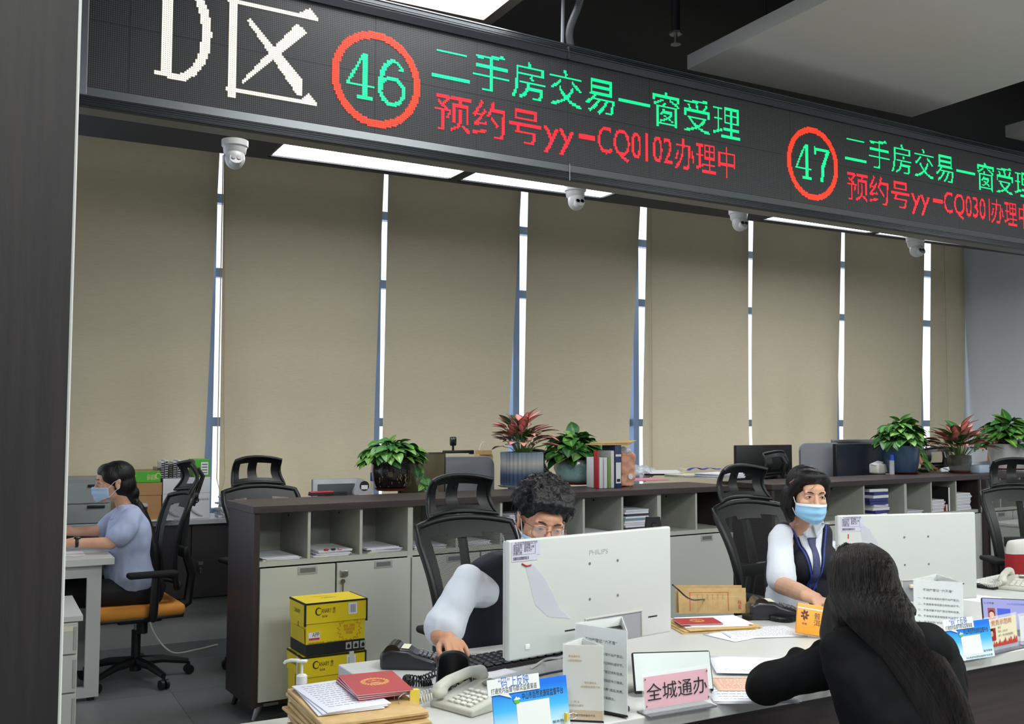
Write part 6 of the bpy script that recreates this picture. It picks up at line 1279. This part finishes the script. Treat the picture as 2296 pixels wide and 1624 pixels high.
def potmat(name, fn_colors, rough=.2, axis='Z', lo=0, hi=1, noise_=None):
    m = mat(name, fn_colors[0], rough, coat=.4); nt = m.node_tree; b = nt.nodes['Principled BSDF']; tc = nt.nodes.new('ShaderNodeTexCoord'); s = nt.nodes.new('ShaderNodeSeparateXYZ'); nt.links.new(tc.outputs['Generated'], s.inputs[0]); v = s.outputs[axis]
    if noise_: nz = nt.nodes.new('ShaderNodeTexNoise'); nz.inputs['Scale'].default_value = noise_[0]; nt.links.new(tc.outputs['Object'], nz.inputs[0]); v = math_chain(nt, 'ADD', v, math_chain(nt, 'MULTIPLY', math_chain(nt, 'SUBTRACT', nz.outputs[0], .5), noise_[1]))
    r = nt.nodes.new('ShaderNodeValToRGB'); e = r.color_ramp.elements; k = len(fn_colors); e[0].color = lin(fn_colors[0])+(1,); e[1].color = lin(fn_colors[-1])+(1,)
    for i in range(1, k-1): q = e.new(i/(k-1)); q.color = lin(fn_colors[i])+(1,)
    nt.links.new(v, r.inputs[0]); nt.links.new(r.outputs[0], b.inputs['Base Color']); return m
def potted(label, P, prof, potm, saucer, kind, crown, ribs=0, rd=0, name='potted_plant'):
    t = thing(name, label, 'potted plant', P); rim = max(z for r, z in prof); rr = prof[-1][0]
    B().lathe([(0, .012)]+[(r, z+.012) for r, z in prof]+[(rr*.9, rim+.012), (rr*.88, rim-.02)], 96 if ribs else 40, ribs=ribs, depth=rd).o('pot', potm, t, angle=60); B().lathe([(0, rim-.012), (rr*.885, rim-.012)], 32).o('soil', 'soil', t)
    r0 = prof[0][0]; B().lathe([(0, .001), (r0*1.05, .001), (r0*1.2, .016), (r0*1.15, .016), (r0*1.02, .0115), (0, .0115)], 36).o('saucer', saucer, t)
    plant(t, rim, *crown[:4], kind, *crown[4:]); return t
mat('saucer_red', (120, 42, 34), .45); mat('saucer_white', (200, 206, 206), .35); mat('glaze_gold', (128, 112, 78), .4)
def zat(px, py, P): return at(px, py, y=P.y).z-P.z
P = on1(877, 1100); k = .001; hh = zat(877, 1040, P); r1 = (at(918, 1060, y=P.y).x-at(836, 1060, y=P.y).x)/2
t = potted('bushy green plant in a dark pot with gold birds, nearest the left end', P, [(r1*.7, 0), (r1*.82, .02), (r1*.95, hh*.35), (r1*1.0, hh*.7), (r1*.97, hh*.88), (r1*1.06, hh*.94), (r1*1.06, hh)], potmat('pot_dark', [(24, 20, 20), (34, 28, 26)]), 'saucer_red', 'pothos', (.255, .21, .16, 230, ['leaf_dark', 'leaf_green', 'leaf_mid'], .082, 3, 5))
text('福', .036, TR(-r1*.45, -r1*.98, hh*.62, 0, 0, R(-26)) @ FRONT, 'glaze_gold', t, 'pot_character')
b = B(); random.seed(2)
for q in range(34):
    a = R(random.uniform(-150, -20)); z = random.uniform(.1, .8)*hh+.012; rr = r1*(.96+.055*sin(z/hh*3)); b.ell((cos(a)*rr, sin(a)*rr, z), (random.uniform(.002, .004),)*2+(random.uniform(.003, .009),), n=8)
for sx in (-1, 1): b.tube([(sx*.012+r1*.25, -r1*1.0, hh*.4), (sx*.022+r1*.25, -r1*.99, hh*.5), (sx*.012+r1*.25, -r1*1.0, hh*.58), (sx*.02+r1*.25, -r1*.99, hh*.64)], .0035, 6)
b.o('pot_pattern', 'glaze_gold', t)
P = on1(1170, 1092); hh = zat(1170, 1018, P); r1 = (at(1212, 1060, y=P.y).x-at(1127, 1060, y=P.y).x)/2
potted('red-leaved plant in a ribbed blue and white pot', P, [(r1*.97, 0), (r1, .01), (r1, hh)], potmat('pot_ribbed', [(44, 62, 92), (66, 86, 116), (196, 196, 190), (120, 146, 172)], .35), 'saucer_white', 'aglaonema', (.21, .18, .25, 110, ['leaf_pink', 'leaf_bronze', 'leaf_dark'], .125, 11), 30, .07)
P = on1(1291, 1086); hh = zat(1291, 1034, P); r1 = (at(1334, 1060, y=P.y).x-at(1250, 1060, y=P.y).x)/2
potted('leafy green plant in a round turquoise glazed pot', P, [(r1*.62, 0), (r1*.85, hh*.25), (r1*1.0, hh*.6), (r1*.99, hh*.85), (r1*.93, hh)], potmat('pot_turquoise', [(176, 218, 228), (190, 230, 236), (150, 190, 190), (160, 148, 130)], .15, noise_=(60, .55)), 'saucer_red', 'pothos', (.235, .18, .21, 150, ['leaf_green', 'leaf_dark', 'leaf_mid'], .115, 6))
on2 = on1
P = on2(2020, 1062); hh = zat(2020, 1002, P); r1 = (at(2046, 1040, y=P.y).x-at(1988, 1040, y=P.y).x)/2
potted('bushy green plant in a dark blue pot beside the glue stick', P, [(r1*.8, 0), (r1*.92, hh*.3), (r1, hh)], potmat('pot_blue', [(44, 66, 92), (62, 92, 120)], .3, noise_=(40, .4)), 'saucer_red', 'pothos', (.27, .2, .25, 210, ['leaf_green', 'leaf_mid', 'leaf_dark'], .1, 9, 3))
P = on2(2152, 1060); hh = zat(2152, 1024, P); r1 = .1
potted('red-leaved plant sprawling beside the white pot at the right', P, [(r1*.8, 0), (r1, hh*.5), (r1, hh)], mat('pot_wrap', (88, 90, 84), .2, alpha=.8), 'saucer_red', 'aglaonema', (.34, .2, .27, 95, ['leaf_pink', 'leaf_bronze', 'leaf_dark'], .17, 15))
P = on2(2262, 1053); hh = zat(2262, 998, P); r1 = (at(2290, 1020, y=P.y).x-at(2232, 1020, y=P.y).x)/2
potted('green plant in a white tapered pot at the right picture edge', P, [(r1*.78, 0), (r1*.9, hh*.5), (r1*1.02, hh)], mat('pot_white', (206, 208, 206), .3), 'saucer_red', 'pothos', (.34, .24, .26, 150, ['leaf_green', 'leaf_dark', 'leaf_mid'], .14, 17, 1))
# small things on the right cabinet top
t = thing('tissue_pack', 'white pack of tissues on the right cabinet top', 'tissues', on2(1971, 1062), CB2[1]); B().box((-.075, -.05, 0), (.075, .05, .085), .014, 3).o('pack', mat('pack_white', (216, 216, 206), .35), t); B().at(TR(-.02, 0, .085, R(8), R(-14))).box((-.06, -.03, 0), (.045, .03, .012), .004).o('pulled_tissue', 'paper', t)
t = thing('glue_stick', 'clear glue stick with blue cap beside the dark blue pot', 'glue', on2(2000, 1064)); B().cyl((0, 0, 0), (0, 0, .12), .021, n=20).o('glue_body', 'gel', t); B().cyl((0, 0, .12), (0, 0, .168), .02, .018, 20).o('cap', mat('cap_blue', (30, 88, 206), .35), t)
b = B(); rnd = random.Random(4); Pq = on2(2080, 1056)
for i in range(24): leaf(b, (rnd.uniform(-.2, .2), rnd.uniform(-.05, .05), .012), V((rnd.uniform(-1, 1), rnd.uniform(-1, 1), .05)), V((rnd.uniform(-.2, .2), rnd.uniform(-.2, .2), 1)), rnd.uniform(.06, .1), .022, .1, False)
o = b.o('fallen_leaves', 'leaf_brown', angle=180); o.location = Pq; tag(o, 'scatter of dry fallen leaves on the right cabinet top', 'leaves', kind='stuff')
t = thing('card', 'small pale blue card box under the right red-leaved plant', 'box', on2(2196, 1060), CB2[1]); B().box((-.075, -.05, 0), (.075, .05, .07), .003).o('card_box', mat('pale_blue', (200, 220, 240), .5), t)
# papers and folders on the left cabinet top
PG = 'papers on the right part of the cabinet top'
def paper1(label, px, py, w, d, m, rz, n=1, th=.004, name='document', cat='document', group=None, dz=0):
    for k in range(n):
        o = B().box((-w/2, -d/2, 0), (w/2, d/2, th*.9), .0008, 1).o(name, m if isinstance(m, str) else m[k % len(m)], smooth=False); P = on1(px, py); o.location = (P.x+.01*(k % 2), P.y, P.z+dz+k*th); o.rotation_euler = (0, 0, CB[1]+rz+.05*k); tag(o, label, cat, group)
    return o
paper1('white papers beside the turquoise pot saucer', 1375, 1079, .26, .17, ['paper', 'paper_b'], .1, 4, .008, group='white papers beside the turquoise pot saucer')
paper1('pink plastic folder on the cabinet top', 1440, 1077, .33, .24, 'pink_paper', -.12, 1, .01, 'folder', 'folder')
t = put('open clipboard with a black edge among the papers on the cabinet top', 'clipboard', 'clipboard', 1482, 1068, R(-20)); t.location.z += .0115; B().box((-.16, -.1, 0), (.16, .1, .012), .002).o('board', 'black_fabric', t); B().at(TR(.02, 0, .0125, R(6))).box((-.14, -.09, 0), (.15, .09, .012)).o('sheets', 'paper', t, smooth=False)
for k in range(2): B().tube([(.14, -.1+.05*k, .02), (.18, -.12+.05*k, .03), (.14, -.1+.05*k, .05), (.2, -.06+.05*k, .045)], .004, 6).o('wire_clip', 'cream', t)
paper1('cream document pile right of the clipboard', 1550, 1070, .36, .24, ['cream', 'paper', 'cream'], -.1, 3, .008, group='cream documents right of the clipboard')
paper1('white papers under the blue ribbon', 1612, 1072, .34, .24, PW, .05, 5, .008, group='white papers under the blue ribbon')
o = B(); o.grid(lambda u, v: (-.16+.34*u, (v-.5)*.05, .012+.022*abs(sin(u*7))*(1-.5*u)), 36, 4); o = o.o('ribbon', mat('ribbon_blue', (34, 52, 196), .4), solid=.002, angle=180); o.location = on1(1577, 1065)+V((0, 0, .03)); tag(o, 'crumpled bright blue ribbon lying on the papers', 'ribbon')
for k, (dx, m) in enumerate(((0, (226, 210, 70)), (-.035, (110, 190, 190)))): o = B().box((-.016, -.008, 0), (.016, .008, .012)).o('index_tab', mat('tab%d' % k, m, .5), smooth=False); o.location = on1(1636, 1070)+V((dx, -.09, .044)); tag(o, ('yellow', 'turquoise')[k]+' tab on the papers at the right end of the cabinet top', 'tab')
mat('plastic_film', (214, 216, 224), .25, alpha=.6)
o = B().ell((0, 0, .03), (.17, .1, .06), n=24).blob('plastic_bag', 'plastic_film', None, .01, 1, wr=wrinkle(.03, 14)); o.location = on1(1430, 1068)+V((.0, .0, -.004)); tag(o, 'crumpled translucent plastic sheet behind the clipboard', 'plastic bag')
# ring binders, books and bags behind the turquoise pot
mat('binder_navy', (38, 52, 92), .45); mat('binder_white', (214, 216, 214), .5); mat('peach', (226, 166, 136), .6); mat('book_green', (128, 160, 60), .5)
BY = 5.78; px0 = 1334; 
for k, (wd, m, lb) in enumerate(((.02, 'booklet_red', 'thin dark red book right of the turquoise pot'), (.05, 'binder_white', 'white book bundle left of the green book'), (.045, 'paper_b', 'pale paper bundle beside the green book'), (.03, 'book_green', 'green-spined book between paper bundles'), (.045, 'binder_white', 'white binder beside the navy ring binder'), (.085, 'binder_navy', 'navy ring binder with a white spine label'))):
    wd *= .64; x = at(px0, 1050, y=5.62).x; t = thing('ring_binder' if k == 5 else 'book', lb, 'binder' if k == 5 else 'book', (x+wd/2, BY, TZ2-.0), 0); hgt = .25 if k < 5 else .285
    t.location = (x+wd/2, 5.62+.0, TZ2+.0005); B().box((-wd/2+.001, -.03, 0), (wd/2-.001, .13 if k else .02, hgt*(.82 if k in (1, 2, 3) else 1)), .003).o('cover', m, t)
    if k == 5: B().box((-.02, -.0315, .03), (.02, -.0302, .17)).o('spine_label', 'paper', t, smooth=False); B().box((-.022, -.0312, .21), (.022, -.0302, .225)).o('label_band', 'paper', t, smooth=False); B().box((-.014, -.0322, .04), (.014, -.0315, .06)).o('barcode', 'ink', t, smooth=False)
    px0 += wd*2228/6.75*.98
t = thing('paper_bag', 'flat brown paper bag lying on top of the binders', 'paper bag', (at(1366, 1000, y=5.66).x+.01, 5.67, TZ2+.287)); B().box((-.14, -.09, 0), (.11, .09, .008), .003).box((-.1, -.08, .009), (.13, .09, .02), .004).at(TR(.12, 0, .012, 0, R(-18))).box((-.03, -.08, 0), (.05, .08, .006), .002).o('bag', 'kraft', t)
t = thing('gift_bag', 'peach coloured bag standing right of the navy ring binder', 'bag', (at(1402, 1070, y=5.7).x, 5.7, TZ2+.0005)); B().box((-.06, -.04, 0), (.06, .05, .23), .012, 3).blob('bag', 'peach', t, .008, 1, wr=wrinkle(.012, 22)); B().cyl((.01, -.05, .07), (.01, -.045, .07), .02, n=20).o('round_seal', 'paper', t); B().ell((0, 0, .24), (.05, .035, .035)).blob('film_top', 'plastic_film', t, .008, 1, wr=wrinkle(.014, 26))
# ---------------------------------------------------------------- desks and screens behind the left cabinet row
bdesk = None
def bdesk_(label, x0, x1, y0=5.86, y1=6.08):
    t = thing('desk', label, 'desk', (x0, y0, 0), 0); B().box((0, 0, .72), (x1-x0, y1-y0, .75), .002).o('top', 'white_laminate', t, smooth=False)
    for x in (.03, x1-x0-.07): B().box((x, .02, 0), (x+.04, y1-y0-.02, .7195)).o('leg', 'frame_white', t, smooth=False)
    return t
def screen_panel(label, pxa, pxb, pyt, Y, col, foot=.0, round_=True, name='desk_screen'):
    A, Bq = at(pxa, pyt[0], y=Y), at(pxb, pyt[1], y=Y); w = Bq.x-A.x; h = (A.z+Bq.z)/2
    t = thing(name, label, 'partition', (A.x, Y, foot)); h -= foot; r = .06; pts = [(0, 0), (w, 0)]+[(w-r+r*cos(a), h-r+r*sin(a)) for a in [k*pi/12 for k in range(7)]]+([(r-r*sin(a), h-r+r*cos(a)) for a in [k*pi/12 for k in range(7)]] if round_ == 2 else [(0, h)])
    B().at(MX.Translation((0, .012, 0)) @ FRONT).prism(pts, .024).o('panel', col, t, smooth=False); B().at(MX.Translation((0, .014, 0)) @ FRONT).tube([(x, y, .014) for x, y in pts[1:]], .008, 6).o('edge_trim', mat('trim_grey', (128, 130, 134), .4), t); return t
mat('panel_grey', (126, 129, 136), .7, bump=(300, .05)); mat('reflection_brown', (96, 88, 66), .06, spec=.6)  # brown monitor screen colour stands in for the blinds reflected in it
screen_panel('grey desk screen with a rounded corner behind the ribbed pot', 998, 1106, (1018, 1034), 6.22, 'panel_grey'); screen_panel('grey rounded desk screen left of the dark monitor at the back right', 1793, 1884, (993, 997), 6.5, 'panel_grey', 0, 2)
def bmon(label, pxa, pxb, pyt, pyb, Y, front=True, rz=0, col='black_gloss'):
    A, Bq = at(pxa, pyt, y=Y), at(pxb, pyt, y=Y); w = Bq.x-A.x; zb = at(pxa, pyb, y=Y).z; h = A.z-zb
    t = thing('monitor', label, 'monitor', ((A.x+Bq.x)/2, Y, 0), rz, 'monitors on the desks at the back'); B().box((-w/2, 0, zb), (w/2, .04, zb+h), .006).o('housing', 'black_plastic', t)
    if front: B().box((-w/2+.012, -.0012, zb+.014), (w/2-.012, .0, zb+h-.012)).o('screen', col, t, smooth=False)
    B().box((-.03, .041, .76), (.03, .07, zb+h*.6)).o('stand', 'black_plastic', t); B().box((-.11, -.04, .7505), (.11, .14, .765), .004).o('stand_base', 'black_plastic', t); return t
bmon('dark monitor with a brownish screen behind the dark flower pot', 897, 1000, 1016, 1110, 6.12, True, 0, 'reflection_brown'); bmon('big black monitor back behind the chair at the back right', 1651, 1776, 999, 1100, 6.95, False)
bmon('dark monitor in front of a white frame at the back right', 1874, 1985, 996, 1090, 6.36, True, 0, mat('screen_dark', (40, 46, 56), .25))
bdesk_('white desk behind the left cabinet row, under the brownish monitor', 2.2, 3.5, 6.02, 6.31); bdesk_('white desk behind the right cabinet row, under the dark monitors', 6.55, 8.0, 6.26, 6.56)
bdesk_('white desk by the window under the big black monitor back', 5.9, 7.9, 6.86, 7.3)
t = thing('whiteboard', 'white framed board behind the dark monitor at the back right', 'board', (at(1866, 990, y=6.53).x, 6.525, .7505)); wq = at(1962, 990, y=6.53).x-t.location.x; hq = at(1900, 987, y=6.53).z-.75; B().box((0, 0, 0), (wq, .012, hq), .002).o('board', 'white_laminate', t, smooth=False); B().box((-.005, -.006, hq-.03), (wq+.005, .018, hq+.004), .002).o('frame', 'steel', t)
t = thing('window_screen_panel', 'dark grey framed low panel between the empty chair and the tape dispenser', 'partition', (at(696, 1076, y=6.0).x, 5.95, 0)); wq = at(806, 1076, y=5.95).x-t.location.x; hq = at(720, 1075, y=5.95).z; B().box((0, 0, 0), (wq, .03, hq), .004).o('frame', mat('frame_steel', (142, 146, 150), .35, .4), t); B().box((.03, -.002, .3), (wq-.03, .0, hq-.03)).o('glass', mat('glass_grey', (92, 98, 102), .2), t, smooth=False); B().box((.08, -.003, .3), (wq-.08, -.002, hq-.08)).o('dark_inset', mat('inset', (56, 60, 66), .3), t, smooth=False)
P = at(1015, 1018, y=6.17); t = thing('document_camera', 'black camera on a long arm above the grey desk screen', 'document camera', (P.x, 6.165, P.z+.004)); B().box((-.075, -.012, 0), (.155, .012, .02), .005).box((.125, -.014, -.008), (.155, .014, .0), .003).o('arm', 'black_plastic', t); B().cyl((0, 0, .02), (0, 0, .05), .008).at(TR(0, 0, .05)).box((-.022, -.014, 0), (.022, .014, .062), .008).cyl((0, -.016, .034), (0, -.013, .034), .009).o('camera_head', 'black_gloss', t); t.location.z -= 0; B().cyl((-.06, .02, -(P.z-.75)), (-.06, .02, 0), .01).box((-.12, -.05, -(P.z-.752)), (.0, .05, -(P.z-.765))).o('stand_post', 'black_plastic', t)
t = thing('paper_bag', 'small brown paper bag with a string handle beside the ribbed pot', 'paper bag', (at(1080, 1030, y=6.275).x, 6.275, .7505)); hq = at(1080, 1010, y=6.275).z-.75; B().box((-.03, -.04, hq-.03), (.06, .04, hq)).box((-.045, -.03, 0), (.075, .03, hq-.03), .004).o('bag', 'kraft', t); B().tube(spl([(-.02, 0, hq), (0, 0, hq+.05), (.03, 0, hq+.05), (.055, 0, hq-.01)], 6), .003, 6).o('string_handle', 'cream', t)
# pillow on the far right chair
t = thing('pillow', 'red and white patched pillow on the chair at the right edge', 'pillow', at(2316, 1262, y=3.96), R(-24)); t.scale = (.92, .9, .88); t.location.z = .49+.0
def pil(u, v, s=1): x, z = (u*2-1), (v*2-1); k = (1-x**4)*(1-z**4); return (x*.19*(1-.08*z*z), s*.075*max(0, k)**.45, .21+z*.19*(1-.08*x*x))
for i in range(2):
    for j in range(2): B().grid(lambda u, v: pil((0, .42)[i]+(.42, .58)[i]*u, (0, .74)[j]+(.74, .26)[j]*v, -1), 10, 10).grid(lambda u, v: pil((0, .42)[i]+(.42, .58)[i]*u, (0, .74)[j]+(.74, .26)[j]*v, 1), 10, 10).o('patch', mat('pillow_red', (168, 34, 40), .8) if (i+j) % 2 == 0 else mat('pillow_white', (222, 220, 212), .8), t)
# ================================================================ left background, on the window counter
WZ = .8655
def bx(label, px0, px1, pyt, pyb, Y, D, m, name='box', cat='box', group=None, base=None, rz=0):
    A, Bq = at(px0, pyb, y=Y), at(px1, pyb, y=Y); zt = at(px0, pyt, y=Y).z; z0 = WZ if base is None else base; t = thing(name, label, cat, ((A.x+Bq.x)/2, Y+D/2, z0+.0005), rz, group); w = Bq.x-A.x; h = zt-z0-.001
    B().box((-w/2, -D/2, 0), (w/2, D/2, h), .002).o('box_body', m, t, smooth=False); return t, w, h, z0+h+.002
Yb = 7.3
t, w_, h, z1 = bx('lower brown carton behind the woman in light blue', 291, 361, 1113, 1152, Yb, .3, 'cardboard'); t, w_, h, z2 = bx('upper brown carton under the green paper box', 290, 363, 1084, 1113, Yb, .3, 'cardboard', base=z1)
t, w_, h, z3 = bx('open green paper box lying on the brown cartons', 288, 360, 1058, 1084, Yb+.01, .24, mat('green_box', (78, 176, 48), .45), base=z2)
t.children[0].name = 'box_body'; B().box((-w_/2+.006, -.11, h), (w_/2-.006, .11, h+.004)).o('inner_card', 'cardboard', t, smooth=False); text('70g', .05, TR(-w_*.42, -.1212, h*.5, 0, 0, 0) @ FRONT @ MX.Rotation(pi, 4, 'Z'), 'paper', t); text('超质感', .04, TR(w_*.22, -.1212, h*.5) @ FRONT @ MX.Rotation(pi, 4, 'Z'), 'note_yellow', t, fit=w_*.3)
B().at(TR(w_*.42, -.1212, h*.55) @ FRONT).tube([(.018*cos(a), .018*sin(a), 0) for a in [k*.4 for k in range(13)]], .003, 5).o('swirl_mark', 'note_yellow', t)
mat('white_card', (220, 222, 226), .5)
for (a, b_, yt, lb) in ((364, 417, 1074, 'left white carton with a round black emblem behind the mesh chair'), (418, 470, 1071, 'right white carton beside the window gap')):
    t, w_, h, z4 = bx(lb, a, b_, yt, 1152, Yb+.005, .3, 'white_card', group='white cartons on the window counter'); B().box((-w_/2-.0008, -.151, h*.62), (w_/2+.0008, -.1495, h*.625)).o('lid_line', 'mid_grey', t, smooth=False)
    F = TR(0, -.152, 0) @ FRONT; O = [(.024*cos(2*pi*k/24), .024*sin(2*pi*k/24)) for k in range(24)]; m = B().at(F @ TR(-w_*.12, h*.45, 0)); m.prism(O, .0008); e = m.o('emblem_disc', 'ink', t, smooth=False); B().at(F @ TR(-w_*.12, h*.45, .001)).prism([(-.013, -.012), (.013, -.012), (0, .019)], .0006).o('emblem_triangle', 'paper', e, smooth=False)
    B().at(F).tube(spl([(-w_*.38, h*.45, 0), (-w_*.3, h*.25, 0), (-w_*.05, h*.12, 0), (w_*.2, h*.06, 0)], 6), [.003+.006*sin(pi*k/18) for k in range(19)], 5).o('paper_curl_print', 'grey_plastic', t)
    text('A4 复印纸', .016, F @ TR(w_*.22, h*.46, 0), 'mid_grey', t); z5 = z4
t, w_, h, _ = bx('green paper ream box standing on the right white carton', 434, 470, 1031, 1071, Yb+.03, .2, 'green_box', base=z5); B().box((-w_*.05, -.1012, h*.12), (w_*.4, -.1, h*.85)).o('white_label', 'paper', t, smooth=False); b = B()
for k in range(4): b.box((-w_*.0, -.1018, h*(.2+.16*k)), (w_*.35, -.1012, h*(.27+.16*k)))
b.o('label_print', 'mid_grey', t, smooth=False)
zc = z5-.004
for k in range(7):
    px = 352+k*9.3; x = at(px, 1060, y=Yb+.02).x; t = thing('bound_report', 'comb-bound report standing in the row on the white carton', 'report', (x+.01, Yb+.11, zc+.003), 0, 'comb-bound reports between the cartons'); hh_ = .1+.012*(k % 3)
    t.location.z = (z2 if px < 360 else zc)+.0025; B().box((-.009, -.08, 0), (.009, .1, hh_)).o('pages', 'paper' if k % 3 else 'book_olive', t, smooth=False); cb = B()
    for j in range(7): cb.box((-.008, -.087, .006+j*hh_/7.4), (.008, -.079, .006+j*hh_/7.4+.008))
    cb.o('comb_binding', 'black_plastic', t, smooth=False)
P = at(318, 1153, y=7.27); t = thing('coffee_cup', 'dark takeaway cup behind the long ponytail', 'cup', (P.x, 7.28, WZ+.0005)); B().lathe([(0, 0), (.03, 0), (.038, .1), (0, .1)], 24).o('cup', mat('cup_brown', (52, 34, 30), .4), t); B().lathe([(.04, .1), (.042, .105), (.036, .125), (0, .128)], 24).o('lid', 'gel', t)
o = B().box((-.1, -.05, 0), (.1, .05, .006)).o('notepad', 'paper', smooth=False); o.location = (at(352, 1158, y=7.3).x, 7.3-.02+.0, WZ+.0005); tag(o, 'white pad lying on the window counter right of the cup', 'pad')
random.seed(8)
for k in range(12): o = B().box((-.075, -.1, 0), (.075, .1, .0135), .002, 1).o('document', PW[k % 2], smooth=False); o.location = (at(510+(k % 3)*2+k*.9, 1130, y=7.4).x, 7.4, WZ+.0005+k*.0142); o.rotation_euler = (0, 0, R(random.uniform(-9, 9))); tag(o, 'document in the pale stack left of the empty mesh chair', 'document', 'pale stack of documents on the window counter')
o = B().grid(lambda u, v: ((u-.5)*.3, (v-.5)*.2, 0), 4, 4).o('document', 'paper', solid=.0012); o.location = (.42, 6.3, .7912); tag(o, 'white sheet under the forearms on the left desk', 'paper')
P0 = at(345, 1390, y=6.75); pts = [V((1.05, 7.2, .28)), V((1.1, 7.12, .12)), V((1.2, 7.02, .01)), V((1.36, 7.05, .006)), V((1.52, 7.14, .006))]
cable('white cable hanging down behind the orange-seated chair onto the floor', pts, .006, 'cord_white')
